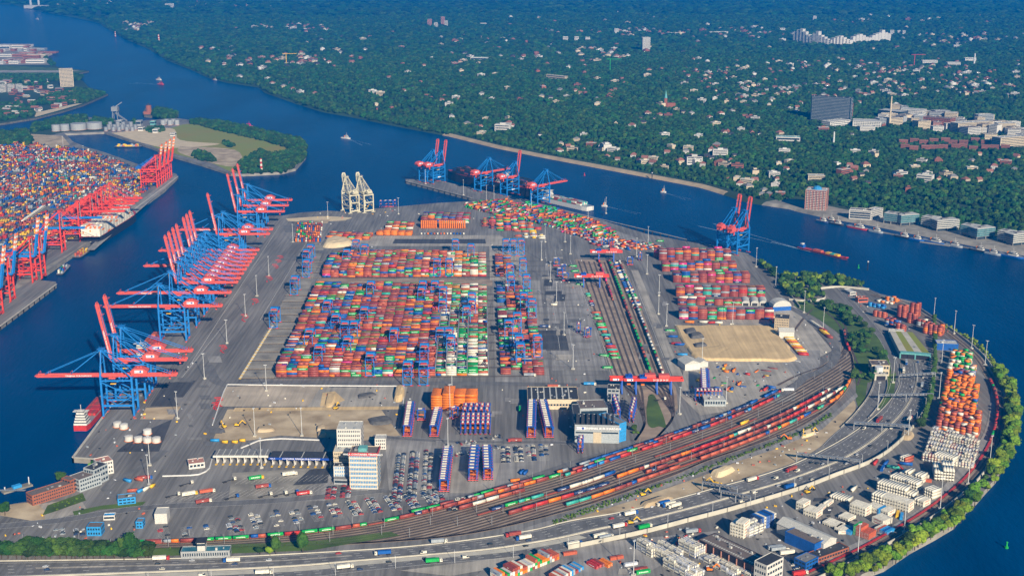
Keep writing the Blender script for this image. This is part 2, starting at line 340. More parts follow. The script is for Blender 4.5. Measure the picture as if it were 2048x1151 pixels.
q = np.array([(i * n2 + j, (i + 1) * n2 + j, (i + 1) * n2 + j + 1, i * n2 + j + 1) for i in range(n1 - 1) for j in range(n2 - 1)])
tt = TT[:-1, :-1].ravel()
BC0, BC1 = float(G(1455, 388)[:2] @ ch), float(G(890, 268)[:2] @ ch)
beach = (tt < 15) & (CS[:-1, :-1].ravel() > BC0) & (CS[:-1, :-1].ravel() < BC1)
quay = (tt < 56) & (CS[:-1, :-1].ravel() < OFFC)
me = arrays_mesh('north_bank_ground', V, q.ravel(), np.arange(len(q)) * 4, np.where(beach, 1, np.where(quay, 2, 0)), ['ground_green', 'beach', 'concrete_dirty'])
me.flip_normals(); o = tag(obj('north_bank_ground', me), kind='structure')
if me.polygons[5000].normal.z < 0: me.flip_normals()
# haze
hz = MB().box(-33000, 33000, -700, 36000, WZ - 9, H + 22, 'water'); ho = obj('haze', hz); tag(ho, kind='stuff'); ho.data.materials.clear()
hm = bpy.data.materials.new('haze'); hm.use_nodes = True; n = hm.node_tree; n.nodes.clear()
ou = n.nodes.new('ShaderNodeOutputMaterial'); pv = n.nodes.new('ShaderNodeVolumePrincipled'); pv.inputs['Density'].default_value = HAZE_DENSITY
pv.inputs['Color'].default_value = (0.0, .26, .86, 1); pv.inputs['Anisotropy'].default_value = 0.1
n.links.new(pv.outputs[0], ou.inputs['Volume']); ho.data.materials.append(hm)
# ------------------------------------------------------------------ surfaces on the terminal
LAYER = [0]
def flatpoly(name, pts, m, lvl=1, z=0.0, kind='structure'):
    P = GL(pts); return tag(obj(name, MB().prism(P, z - .3 + lvl * .004, z + lvl * .004 * 3 + .02, m, m)), kind=kind)
def sheet(name, pts, m, lvl=1, smoothit=False):
    P = GL(pts); P = smooth(np.vstack([P, P[:1]]), 5)[:-1] if smoothit else P
    P2 = [(p[0], p[1]) for p in P]; A = sum(P2[i][0] * P2[i - 1][1] - P2[i - 1][0] * P2[i][1] for i in range(len(P2)))
    if A > 0: P2 = P2[::-1]
    LAYER[0] += 1
    return struct(name, MB().add([(x, y, .05 * lvl + .0004 * LAYER[0]) for x, y in P2], [tuple(range(len(P2)))], m))
sheet('quay_apron', [(150, 913), (505, 434), (563, 433), (430, 700), (330, 900), (205, 916)], 'asphalt', 1)
for pts, m, l in (
    ([(275, 868), (344, 838), (318, 902), (232, 903)], 'asphalt_dark', 2), ([(330, 765), (392, 760), (352, 812), (300, 812)], 'asphalt_dark', 2),
    ([(292, 815), (362, 812), (345, 838), (280, 838)], 'earth', 2),
    ([(455, 770), (660, 770), (640, 812), (435, 812)], 'sandy_concrete', 2), ([(640, 775), (815, 773), (806, 812), (615, 813)], 'concrete', 2), ([(645, 785), (670, 782), (690, 800), (660, 812), (640, 812)], 'sand', 4),
    ([(425, 880), (455, 818), (760, 815), (800, 870), (730, 880), (560, 870), (500, 880)], 'earth', 2), ([(470, 815), (800, 812), (802, 818), (466, 822)], 'sand', 3),
    ([(572, 437), (650, 432), (705, 435), (690, 441), (610, 444), (576, 442)], 'sand_pale', 2), ([(600, 442), (660, 439), (655, 446), (610, 448)], 'earth', 3),
    ([(480, 757), (553, 757), (650, 490), (628, 490)], 'concrete_dirty', 2),
    ([(640, 556), (985, 558), (985, 572), (632, 572)], 'ballast', 2),
    ([(790, 478), (970, 478), (972, 487), (785, 487)], 'asphalt_dark', 3), ([(720, 472), (1000, 470), (1030, 492), (700, 492)], 'concrete', 2),
    ([(978, 480), (1040, 478), (1060, 560), (980, 560)], 'concrete', 2), ([(985, 560), (1080, 560), (1100, 765), (990, 765)], 'asphalt_light', 2),
    ([(1090, 560), (1165, 560), (1215, 740), (1105, 740)], 'asphalt_light', 2), ([(1075, 660), (1130, 660), (1138, 700), (1080, 700)], 'asphalt_dark', 3),
    ([(1000, 420), (1230, 500), (1330, 496), (1130, 425)], 'asphalt_light', 2),
    ([(1450, 610), (1590, 612), (1665, 700), (1600, 735), (1440, 650)], 'concrete', 2), ([(1545, 700), (1640, 700), (1640, 735), (1590, 755)], 'asphalt_light', 3),
    ([(1370, 720), (1600, 722), (1590, 800), (1400, 830), (1360, 790)], 'concrete', 2),
    ([(300, 1030), (760, 972), (765, 1000), (700, 1050), (180, 1080), (80, 1078), (0, 1060), (0, 1030)], 'asphalt', 2),
    ([(465, 945), (630, 935), (640, 960), (560, 1000), (455, 1005)], 'concrete_dirty', 3), ([(620, 938), (660, 936), (655, 965), (585, 970)], 'asphalt_dark', 4), ([(665, 940), (695, 938), (660, 1000), (612, 1002)], 'asphalt_light', 3),
    ([(905, 925), (1000, 925), (985, 985), (900, 985)], 'concrete', 2), ([(770, 880), (1100, 880), (1085, 960), (1000, 985), (780, 1005)], 'asphalt_light', 1),
    ([(60, 1010), (160, 995), (175, 1020), (100, 1040), (60, 1035)], 'concrete', 2), ([(0, 1010), (70, 1003), (90, 1020), (90, 1045), (0, 1030)], 'earth', 2),
    ([(1590, 1020), (1950, 880), (1990, 800), (1960, 700), (1900, 690), (1850, 860), (1700, 950), (1400, 1045), (1240, 1090), (1200, 1151), (1600, 1151), (1740, 1090)], 'asphalt', 1),
    ([(1000, 1105), (1240, 1080), (1440, 1060), (1200, 1200), (900, 1200)], 'asphalt_light', 2), ([(800, 1140), (1120, 1100), (1122, 1112), (900, 1151)], 'concrete', 3),
): sheet('ground_patch', pts, m, l)
def rpatch(n, box, mats=('asphalt_dark', 'asphalt_light', 'asphalt_road', 'concrete')):
    for i in range(n):
        x, y = random.uniform(box[0], box[2]), random.uniform(box[1], box[3]); w, h = random.uniform(6, 34), random.uniform(3, 14)
        sk = -h * .4 * (x - 958) / 700 * 1.2
        sheet('ground_patch', [(x, y), (x + w, y), (x + w + sk, y + h), (x + sk, y + h)], random.choice(mats), 5 + (i % 12) * .4)
rpatch(26, (1080, 500, 1150, 740)); rpatch(14, (640, 890, 790, 1000), ('asphalt_light', 'asphalt_road')); rpatch(16, (330, 700, 430, 900), ('asphalt_road', 'asphalt_light')); rpatch(12, (850, 780, 1040, 890), ('asphalt_light', 'asphalt_road')); rpatch(10, (1270, 560, 1330, 720), ('asphalt_light', 'asphalt_road')); rpatch(14, (1500, 990, 1800, 1080), ('asphalt_light', 'asphalt_dark'))
rpatch(10, (560, 440, 640, 700), ('asphalt_light', 'asphalt_road')); rpatch(8, (1000, 1110, 1250, 1150), ('asphalt_light', 'concrete'))
sheet('grass_verge', [(95, 1010), (165, 985), (172, 1000), (110, 1022), (85, 1030)], 'grass', 3); sheet('grass_verge', [(145, 1022), (205, 1010), (292, 1002), (282, 1012), (200, 1018), (150, 1032)], 'grass', 3)
sheet('grass_verge', [(0, 1110), (0, 1092), (300, 1096), (640, 1080), (780, 1062), (800, 1070), (620, 1100), (300, 1112)], 'grass', 3)
sheet('grass_verge', [(1296, 792), (1310, 792), (1332, 850), (1318, 852), (1298, 850)], 'grass', 3, True)
sheet('park_lawn', [(1600, 600), (1650, 606), (1700, 625), (1760, 680), (1785, 740), (1735, 765), (1712, 765), (1700, 690), (1640, 640), (1590, 612)], 'grass', 3, True)
sheet('grass_bank', [(1712, 765), (1735, 765), (1730, 800), (1718, 818), (1712, 800)], 'grass', 3); sheet('grass_bank', [(1772, 750), (1792, 745), (1788, 790), (1760, 820), (1750, 815), (1768, 790)], 'grass', 4)
sheet('construction_ground', [(1180, 1022), (1290, 990), (1420, 945), (1560, 885), (1650, 850), (1702, 800), (1710, 822), (1680, 862), (1640, 893), (1587, 924), (1510, 950), (1420, 975), (1300, 1010), (1150, 1040), (1100, 1045)], 'earth', 2, True)
sheet('access_road', [(1000, 1070), (1279, 985), (1418, 930), (1540, 893), (1640, 850), (1712, 785), (1716, 792), (1645, 858), (1545, 900), (1420, 940), (1285, 994), (1010, 1080)], 'asphalt_light', 4)
# left bank surfaces
sheet('opposite_yard_road', [(150, 500), (340, 355), (352, 352), (330, 378), (180, 482), (70, 556), (0, 600), (0, 585)], 'concrete_dirty', 2)
sheet('opposite_meadow', [(345, 255), (382, 248), (450, 262), (520, 280), (575, 296), (590, 320), (500, 330), (470, 345), (420, 325), (352, 308), (300, 286)], 'grass_dry', 2, True); sheet('sandy_ground', [(222, 266), (340, 256), (360, 280), (440, 288), (350, 296), (300, 290)], 'sand_pale', 3, True)
sheet('sandy_ground', [(360, 292), (470, 300), (480, 330), (440, 330), (360, 306)], 'earth', 3, True); sheet('opposite_meadow', [(62, 268), (125, 272), (140, 290), (60, 300)], 'earth', 2)
sheet('opposite_meadow', [(-60, 262), (60, 262), (130, 236), (240, 244), (220, 262), (130, 264), (110, 268), (60, 280), (-60, 300)], 'ground_green', 1)
sheet('airfield_grass', [(-900, 135), (20, 132), (115, 136), (172, 142), (140, 149), (-900, 150)], 'grass', 2); sheet('runway', [(-900, 140), (160, 141), (130, 145), (-900, 146)], 'concrete', 3)
sheet('airfield_apron', [(-900, 92), (0, 90), (78, 96), (88, 118), (100, 130), (-900, 132)], 'concrete_dirty', 2); sheet('river_beach', [(70, 226), (150, 208), (165, 207), (128, 218), (70, 234)], 'sand_pale', 2)
# ------------------------------------------------------------------ sand heap (tall filled platform)
def mound(name, pts, h, m, z0=0.0, inset=.3, stuffk='structure'):
    P = GL(pts)[:, :2]; c = P.mean(0); b = MB(); P = smooth(np.c_[np.vstack([P, P[:1]]), np.zeros(len(P) + 1)], 4)[:-1, :2]; k = len(P); V = []
    rings = [(1, 0), (1 - inset * .5, .6), (1 - inset, .92), (.35, 1.0)]
    for r, hh in rings:
        for p in P:
            j = 1 + .07 * mnoise.noise((p[0] * .05, p[1] * .05, r * 3)); V.append((c[0] + (p[0] - c[0]) * r * j, c[1] + (p[1] - c[1]) * r * j, z0 + h * hh * (1 + .12 * mnoise.noise((p[0] * .08, p[1] * .08, hh)) * (hh > 0))))
    A = sum(P[i][0] * P[i - 1][1] - P[i - 1][0] * P[i][1] for i in range(k)); Fs = []
    for r in range(3):
        for i in range(k):
            a, b_ = r * k + i, r * k + (i + 1) % k; Fs.append((a, b_, b_ + k, a + k) if A < 0 else (b_, a, a + k, b_ + k))
    top = tuple(range(3 * k, 4 * k)); Fs.append(top if A < 0 else top[::-1])
    b.add(V, Fs, m); return b
struct('sand_fill', mound('sand_fill', [(1348, 652), (1440, 652), (1540, 654), (1560, 672), (1580, 700), (1592, 722), (1500, 722), (1420, 722), (1390, 714), (1366, 690)], 3.2, 'sand', inset=.05))
for pts, h, m in (([(1367, 665), (1388, 662), (1392, 670), (1374, 672)], 3.5, 'gravel_grey'), ([(1378, 675), (1398, 671), (1408, 679), (1384, 682)], 4, 'gravel_grey'), ([(1386, 693), (1406, 690), (1414, 696), (1392, 699)], 2.5, 'gravel_grey'),
                  ([(648, 482), (672, 475), (700, 480), (704, 490), (670, 496), (645, 494)], 7, 'sand_pale'), ([(792, 776), (808, 776), (806, 800), (788, 802)], 6, 'sand'), ([(515, 855), (545, 853), (548, 862), (515, 864)], 3, 'earth'),
                  ([(715, 790), (745, 785), (752, 790), (720, 797)], 2.5, 'gravel_grey'), ([(634, 855), (650, 852), (650, 862), (634, 864)], 4, 'earth'), ([(634, 867), (650, 864), (652, 873), (636, 875)], 4, 'earth'), ([(735, 838), (775, 832), (785, 846), (745, 850)], 3, 'gravel_grey'),
                  ([(1420, 948), (1450, 936), (1470, 940), (1440, 955)], 5, 'sand_pale'), ([(1280, 1010), (1330, 994), (1345, 998), (1295, 1015)], 4, 'earth'), ([(1600, 866), (1625, 858), (1630, 868), (1604, 876)], 3, 'sand_pale'), ([(1805, 862), (1828, 868), (1820, 880), (1800, 876)], 4, 'earth'),
                  ([(655, 785), (672, 790), (665, 812), (650, 812)], 2.5, 'sand')):
    tag(obj('spoil_heap', mound('spoil_heap', pts, h, m, z0=(3.2 if 1350 < pts[0][0] < 1400 and pts[0][1] < 700 else 0))), kind='stuff')
# ------------------------------------------------------------------ roads and railways
def off(P, d, dz=0.0): Q = P + normals(P) * d; Q[:, 2] += dz; return Q
def lerp(A, B, t, dz=0.0): Q = A * (1 - t) + B * t; Q[:, 2] += dz; return Q
def ribbon(b, P, w, m, z): b.strip(off(P, w / 2, z), off(P, -w / 2, z), m)
def dashes(b, P, w, m, z, on=4, offl=8):
    Q = resample(P, step=on); k = 0; per = int(round((on + offl) / on)) 
    N_ = normals(Q) * w / 2
    for i in range(0, len(Q) - 1, per):
        a, c = Q[i], Q[i + 1]; b.add([a + N_[i] + (0, 0, z), a - N_[i] + (0, 0, z), c - N_[i] + (0, 0, z), c + N_[i] + (0, 0, z)], [(0, 1, 2, 3)], m)
def wallstrip(b, P, h, t, m, z0=0.0):
    A, B = off(P, t / 2), off(P, -t / 2); n = len(P); up = np.array((0, 0, h)); dn = np.array((0, 0, z0))
    V = [*(A + dn), *(B + dn), *(A + dn + up), *(B + dn + up)]; Fs = []
    for i in range(n - 1): Fs += [(i + 1, i, 2 * n + i, 2 * n + i + 1), (n + i, n + i + 1, 3 * n + i + 1, 3 * n + i), (2 * n + i, 3 * n + i, 3 * n + i + 1, 2 * n + i + 1)]
    Fs += [(0, n, 3 * n, 2 * n), (n - 1, 3 * n - 1, 4 * n - 1, 2 * n - 1)]
    b.add(V, Fs, m); return b
# the motorway: two edges, lanes between them
MN = curve([(-60, 1122), (0, 1121), (300, 1117), (460, 1113), (623, 1105), (783, 1095), (923, 1081), (1062, 1060), (1139, 1041), (1244, 1023), (1348, 998), (1435, 974), (1523, 950), (1590, 926), (1650, 897), (1700, 868), (1745, 835), (1775, 806), (1795, 776), (1800, 750), (1800, 728)], 220)
MS = curve([(-60, 1200), (0, 1190), (300, 1172), (609, 1155), (748, 1140), (888, 1126), (1027, 1115), (1122, 1100), (1209, 1083), (1296, 1064), (1383, 1041), (1474, 1017), (1600, 979), (1671, 952), (1744, 924), (1790, 893), (1828, 853), (1852, 815), (1863, 778), (1864, 750), (1858, 722)], 220)
b = MB(); b.strip(lerp(MN, MS, 0, .12), lerp(MN, MS, 1, .12), 'asphalt_road'); struct('motorway', b)
b = MB(); b.strip(lerp(MN, MS, .485, .22), lerp(MN, MS, .535, .22), 'concrete'); struct('motorway_median', b)
b = MB(); n_ = 95; b.strip(lerp(MN, MS, .56, .2)[:n_], lerp(MN, MS, .72, .2)[:n_], 'concrete_pale'); b.strip(lerp(MN, MS, .22, .2)[10:60], lerp(MN, MS, .27, .2)[10:60], 'concrete'); struct('motorway_new_concrete', b)
b = MB()
for t in (.07, .46, .56, .97): ribbon(b, lerp(MN, MS, t), .35, 'line_white', .24)
for t in (.165, .265, .365, .66, .76, .86): dashes(b, lerp(MN, MS, t), .4, 'line_white', .24, 5, 10)
struct('lane_markings', b)
for t in (.01, .50, .525): struct('crash_barrier', wallstrip(MB(), lerp(MN, MS, t), .9, .35, 'concrete_pale', .1))
MW = [i for i in range(220)]
wall = tag(obj('retaining_wall', wallstrip(MB(), lerp(MN, MS, 1.0)[88:200], 4.2, .8, 'concrete_pale', -.1)), 'long pale concrete noise wall along the outer side of the motorway', 'wall')
for i in range(90, 200, 4):
    p = lerp(MN, MS, 1.0)[i] - normals(MS)[i] * .6; obj('pier', MB().box(-.4, .4, -.4, .4, 0, 4.4, 'concrete_dirty'), wall, p)
# road that dives into the left tunnel mouth
RA = curve([(1640, 895), (1660, 874), (1692, 846), (1716, 820), (1735, 795), (1746, 772), (1749, 758)], 60); RB = curve([(1702, 866), (1735, 838), (1757, 812), (1770, 790), (1775, 772), (1774, 758)], 60)
b = MB(); b.strip(lerp(RA, RB, 0, .3), lerp(RA, RB, 1, .3), 'asphalt_road'); struct('tunnel_road', b)
b = MB(); ribbon(b, lerp(RA, RB, .08), .3, 'line_white', .4); ribbon(b, lerp(RA, RB, .92), .3, 'line_white', .4); dashes(b, lerp(RA, RB, .5), .3, 'line_white', .4); struct('lane_markings', b)
for q in (RA, RB): struct('crash_barrier', wallstrip(MB(), q[16:], 1.6, .5, 'concrete', .1))
# other roads
def road(pts, w, m='asphalt_road', z=.25, lines=True, name='road'):
    P = curve(pts, step=12); b = MB(); ribbon(b, P, w, m, z)
    if lines: ribbon(b, off(P, w / 2 - .5), .25, 'line_white', z + .05); ribbon(b, off(P, -w / 2 + .5), .25, 'line_white', z + .05)
    struct(name, b); return P
R1 = road([(1680, 575), (1700, 600), (1735, 640), (1765, 678), (1785, 720), (1790, 760), (1770, 815), (1745, 836)], 9)
R2 = road([(1540, 600), (1600, 625), (1640, 660), (1668, 690), (1672, 712), (1655, 735), (1610, 755), (1560, 790), (1400, 850), (1290, 885), (1150, 925), (1010, 972), (900, 998), (760, 1010)], 11, lines=False)
R3 = road([(0, 1052), (120, 1040), (230, 1022), (330, 1012), (560, 1000), (770, 980)], 12); road([(250, 1000), (210, 975), (260, 945), (300, 925), (330, 900)], 9, lines=False)
road([(415, 730), (445, 768), (560, 764), (1000, 767), (1160, 770)], 13, lines=False); R4 = road([(745, 872), (900, 882), (1100, 884), (1160, 888)], 9)
road([(1955, 695), (1985, 740), (1990, 800), (1975, 870), (1930, 935), (1860, 1010), (1780, 1060), (1650, 1120)], 9, 'asphalt_light', lines=False)
road([(1640, 573), (1690, 576), (1750, 590), (1830, 630), (1890, 675)], 8, lines=False); road([(180, 500), (330, 370), (345, 352)], 14, 'asphalt_light', .25)
b = MB()
for pts in ([(455, 769), (600, 771), (760, 772), (808, 772), (806, 812)], [(455, 769), (447, 785), (425, 850)], [(1350, 650), (1600, 724)], [(325, 952), (395, 950), (418, 940), (425, 915)], [(482, 896), (520, 880), (560, 877), (640, 880)]):
    wallstrip(b, resample(GL(pts), step=8), 1.1, 1.0, 'line_white', 0)
struct('barrier_wall', b)
b = MB()   # lines of the yard: crane runway quay lines, lanes
for a, c in (((455, 640), (360, 760)), ((560, 450), (380, 730)), ((1140, 520), (1228, 748)), ((1250, 515), (1345, 760)), ((640, 440), (520, 640)), ((1090, 500), (1120, 700)), ((1110, 500), (1145, 700))):
    ribbon(b, resample(GL([a, c]), step=20), .4, 'line_white', .3)
for i in range(9): ribbon(b, resample(GL([(300 + i * 0, 1010), (300, 1011)]), 2), .1, 'line_white', .3)
struct('yard_lines', b)
def rails(b, P, z=.35, gauge=1.435, w=.22, m='rail_steel'):
    for s in (-1, 1):
        Q = off(P, s * gauge / 2); b.strip(off(Q, w / 2, z), off(Q, -w / 2, z), m)
def sleepers_strip(b, P, z=.2): ribbon(b, P, 2.7, 'sleeper_brown', z)
# main railway fan
RN = curve([(-40, 1086), (0, 1086), (200, 1084), (400, 1077), (600, 1062), (740, 1043), (870, 1014), (1000, 978), (1104, 949), (1209, 914), (1313, 880), (1429, 838), (1523, 797), (1600, 756), (1650, 726), (1678, 706), (1686, 688), (1684, 665)], 320)
RS = curve([(-40, 1104), (0, 1104), (200, 1101), (400, 1097), (600, 1092), (760, 1085), (900, 1073), (1000, 1056), (1139, 1021), (1209, 999), (1279, 975), (1348, 951), (1418, 921), (1523, 885), (1600, 854), (1657, 818), (1692, 784), (1709, 750), (1708, 715), (1697, 690), (1692, 665)], 320)
b = MB(); b.strip(off(RN, 0, .1), off(RS, 0, .1), 'ballast'); struct('railway_bed', b)
W_ = np.linalg.norm(RS - RN, axis=1); NT = 16; TRK = []
for i in range(NT):
    o_ = np.minimum(2.5 + i * 4.9, W_ - 2.5 - np.clip((NT - 1 - i), 0, 99) * np.minimum(.15, (W_ / 100) * .15)); u = (o_ / W_)[:, None]
    TRK.append(RN * (1 - u) + RS * u)
for i, P in enumerate(TRK):
    lo = np.argmax(W_ > 2.5 + (i - .6) * 4.9) if i > 2 else 0; hi = len(W_) - np.argmax(W_[::-1] > 2.5 + (i - .6) * 4.9) if i > 1 else len(W_)
    lo = max(0, lo - 12); hi = min(len(W_), hi + 6)
    b = MB(); sleepers_strip(b, P[lo:hi]); rails(b, P[lo:hi]); struct('railway_track', b)
for pts in ([(1686, 690), (1684, 660), (1660, 630), (1610, 600), (1570, 590)], [(1693, 690), (1692, 655), (1668, 622)], [(1690, 700), (1676, 720), (1600, 748), (1555, 770)], [(1560, 700), (1604, 640), (1625, 618)],
            [(1700, 690), (1712, 720), (1722, 745), (1715, 770)]):
    P = curve(pts, step=10); b = MB(); ribbon(b, P, 4.5, 'ballast', .12); sleepers_strip(b, P, .22); rails(b, P); struct('railway_track', b)
# harbour railway round the outside of the curve
HR = curve([(1560, 1175), (1636, 1141), (1737, 1093), (1831, 1039), (1883, 1003), (1936, 957), (1972, 910), (1993, 865), (2000, 820), (1994, 785), (1981, 757), (1952, 712), (1900, 668), (1847, 632), (1813, 612), (1743, 588)], step=8)
for k, d in enumerate((2.6, -2.4)):
    b = MB(); P = off(HR, d); ribbon(b, P, 4.8, 'ballast', .4); sleepers_strip(b, P, .45); rails(b, P, .55); struct('railway_track', b)
FW = off(HR, -9); tag(obj('flood_wall', wallstrip(MB(), FW[:-4], 3.0, .8, 'concrete_pale', -.1)), 'curving pale concrete flood wall between the outer railway track and the willows', 'wall')
b = MB(); b.strip(off(HR, -6.2, .3)[:-4], off(HR, -8.4, .3)[:-4], 'concrete'); struct('flood_wall_path', b)
for pts, l in (([(1514, 521), (1550, 552), (1590, 603), (1600, 616)], 'low pale flood wall beside the terminal road and the shrubs'), ([(1640, 578), (1680, 575), (1738, 580)], 'pale concrete wall by the turning road near the river'), ([(1578, 600), (1615, 603), (1650, 597), (1640, 578)], 'pale wall curving round the shrubbery by the river')):
    tag(obj('flood_wall', wallstrip(MB(), curve(pts, step=8), 3, .7, 'concrete_pale', 0)), l, 'wall')
# rail yard under the gantries
YT = []
for i in range(9):
    t = i / 8; top = (1157 + t * 82, 522 + t * 3); bot = (1232 + t * 92, 746 - t * 0); P = resample(GL([top, bot]), step=15); YT.append(P)
b = MB(); A = resample(GL([(1150, 518), (1226, 752)]), 40); B = resample(GL([(1246, 522), (1334, 752)]), 40); b.strip(A + (0, 0, .12), B + (0, 0, .12), 'ballast'); struct('railway_bed', b)
b = MB(); fan = [(1226, 750), (1334, 750), (1352, 775), (1356, 815), (1335, 850), (1322, 872), (1300, 884), (1270, 884), (1286, 850), (1282, 800), (1262, 775)]; b.prism(GL(fan), .05, .11, 'ballast'); struct('railway_bed', b)
sheet('grass_wedge', [(1298, 790), (1309, 792), (1330, 845), (1310, 852), (1297, 850), (1293, 820)], 'grass', 5, True)
for i, P in enumerate(YT):
    b = MB(); q = [(x, y) for x, y in zip(*PX(P)[:2])]
    tail = [(1232 + i / 8 * 92, 746)]
    if i < 4: tail += [(1252 + i * 10, 775), (1278 + i * 3, 815), (1288 + i * .5, 840), (1286, 856), (1270, 880)]
    else: tail += [(1330 + (i - 8) * 9 + 12, 775), (1347 + (i - 8) * 3, 812), (1345, 835), (1325, 862), (1305, 882)]
    Q = np.vstack([P[:-1], curve(tail, step=8)]); sleepers_strip(b, Q, .2); rails(b, Q, .3); struct('railway_track', b)
for x0, x1, x2, x3 in ((1148, 519, 1222, 750), (1252, 522, 1346, 752), (1200, 520, 1281, 750)):
    b = MB(); ribbon(b, resample(GL([(x0, x1), (x2, x3)]), step=20), .8, 'concrete', .3); struct('crane_rail', b)
b = MB(); b.strip(resample(GL([(1262, 540), (1345, 750)]), 30) + (0, 0, .2), resample(GL([(1276, 540), (1366, 752)]), 30) + (0, 0, .2), 'concrete'); struct('loading_lane', b)
# quay crane rails
for k in (6, 38):
    q = GL([(150, 913), (505, 434)]); d = (q[1] - q[0]) / np.linalg.norm(q[1] - q[0]); nrm = np.array((d[1], -d[0], 0)); b = MB(); ribbon(b, resample(q + nrm * k, step=30), .5, 'rail_steel', .3); struct('crane_rail', b)
# fender strip on the quays
for pts, nm in (([(146, 914), (503, 432)], 'quay_edge'), ([(867, 359), (1496, 508)], 'quay_edge'), ([(0, 652), (113, 568)], 'quay_edge'), ([(181, 484), (356, 353)], 'quay_edge'), ([(146, 914), (202, 918)], 'quay_edge'), ([(812, 362), (943, 396)], 'quay_edge')):
    P = resample(GL(pts), step=10); b = MB(); wallstrip(b, P, .5, 2.4, 'concrete_pale' if pts[0][0] < 200 else 'concrete', 0); struct(nm, b)
    b = MB()
    for p in P[::2]: b.box(p[0] - .8, p[0] + .8, p[1] - 1.4, p[1] + 1.4, -6, -.5, 'rubber')
    stuff('quay_fenders', b)
# motorway gantries and bridges
def gantry(ia, ta, tb, label, wide=2.2, sign=True):
    p, q = lerp(MN, MS, ta)[ia], lerp(MN, MS, tb)[ia]; b = MB(); root = tag(bpy.data.objects.new('sign_gantry', None), label, 'sign gantry', 'gantries across the motorway'); C.objects.link(root); root.location = p
    d = q - p; z = 7.5; b.beam((0, 0, z), (d[0], d[1], z), wide, .5, 'steel_grey'); b.beam((0, 0, z + 1.8), (d[0], d[1], z + 1.8), wide, .3, 'steel_grey')
    k = int(np.linalg.norm(d) / 5)
    for i in range(k): a = d * i / k; c = d * (i + 1) / k; b.beam((a[0], a[1], z), (c[0], c[1], z + 1.8), .3, .3, 'steel_grey')
    obj('truss', b, root)
    for t in (0, .5, 1): obj('post', MB().beam((d[0] * t, d[1] * t, 0), (d[0] * t, d[1] * t, z + 1), .9, .9, 'steel_grey'), root)
    if sign:
        for i in range(1, 9):
            t = i / 9.3; obj('signal_panel', MB().box(-.9, .9, -1.6, -1.3, -1, 1, 'hull_black').box(-.8, .8, -1.7, -1.6, -.9, .9, 'roof_grey'), root, (d[0] * t, d[1] * t, z + 1), math.atan2(d[1], d[0]))
gantry(126, -.05, .55, 'first grey overhead signal gantry above the left carriageway beside the sandy site'); gantry(123, .5, 1.0, 'grey overhead signal gantry reaching the concrete noise wall')
gantry(150, -.05, 1.02, 'long grey signal gantry across the wide motorway beside the rail yard'); gantry(172, -.05, 1.02, 'long dark gantry across the motorway near the sand circle', 3.2); gantry(192, -.25, 1.1, 'grey gantry across the motorway nearer the tunnel mouths'); gantry(206, -.02, 1.08, 'white gantry just in front of the teal tunnel portals')
# ------------------------------------------------------------------ vehicles
def car_t(c, van=False):
    b = MB(); h = 1.9 if van else 1.45
    for s in (-.75, .75):
        for x in (-1.35, 1.35): b.cyl((x, s - .12, .32), (x, s + .12, .32), .33, 'rubber', 8)
    b.add([(-2.2, -.88, .35), (2.25, -.88, .35), (2.25, .88, .35), (-2.2, .88, .35), (-2.2, -.9, .95), (2.2, -.88, .8), (2.2, .88, .8), (-2.2, .9, .95)], [(0, 3, 2, 1), (4, 5, 6, 7), (0, 1, 5, 4), (1, 2, 6, 5), (2, 3, 7, 6), (3, 0, 4, 7)], 'paint_' + c)
    x0, x1 = (-2.15, 1.5) if van else (-1.8, 1.0)
    w_ = MB().add([(x0, -.84, .9), (x1 + .5, -.84, .85), (x1 + .5, .84, .85), (x0, .84, .9), (x0 + .3, -.7, h - .08), (x1 - .15, -.7, h - .08), (x1 - .15, .7, h - .08), (x0 + .3, .7, h - .08)], [(0, 1, 5, 4), (1, 2, 6, 5), (2, 3, 7, 6), (3, 0, 4, 7)], 'glass_dark')
    b.box(x0 + .3, x1 - .15, -.72, .72, h - .08, h, 'paint_' + c)
    if van: b.box(-2.2, .3, -.9, .9, .9, h, 'paint_' + c)
    return T('parked_car' if not van else 'van', b, [('windows', w_)])
CARS = {c: car_t(c) for c in ('white', 'black', 'silver', 'grey', 'red', 'navy', 'blue', 'yellow')}; VANS = {c: car_t(c, True) for c in ('white', 'grey', 'yellow')}
CARC = ['black'] * 5 + ['silver'] * 4 + ['white'] * 5 + ['grey'] * 3 + ['navy'] * 3 + ['red'] * 2 + ['blue']
def cont_mb(L, h, c, reefer=False, w=2.44):
    b = MB(); pm = 'paint_' + c; L2, w2 = L / 2, w / 2
    b.box(-L2 + .08, L2 - .08, -w2 + .06, w2 - .06, .12, h - .06, pm)
    for sx in (-1, 1):
        for sy in (-1, 1): x, y = sx * (L2 - .09), sy * (w2 - .09); b.box(x - .09, x + .09, y - .09, y + .09, 0, h, pm)
    for sy in (-1, 1):
        y = sy * (w2 - .05); b.box(-L2 + .18, L2 - .18, y - .05, y + .05, h - .16, h, pm); b.box(-L2 + .18, L2 - .18, y - .05, y + .05, 0, .16, pm)
        if not reefer:
            k = int(L / 1.1)
            for i in range(k): x = -L2 + .6 + i * (L - 1.0) / k; b.add([(x, y, .16), (x + .35, y, .16), (x + .35, y, h - .16), (x, y, h - .16)], [(0, 1, 2, 3) if sy < 0 else (3, 2, 1, 0)], pm)
    return b
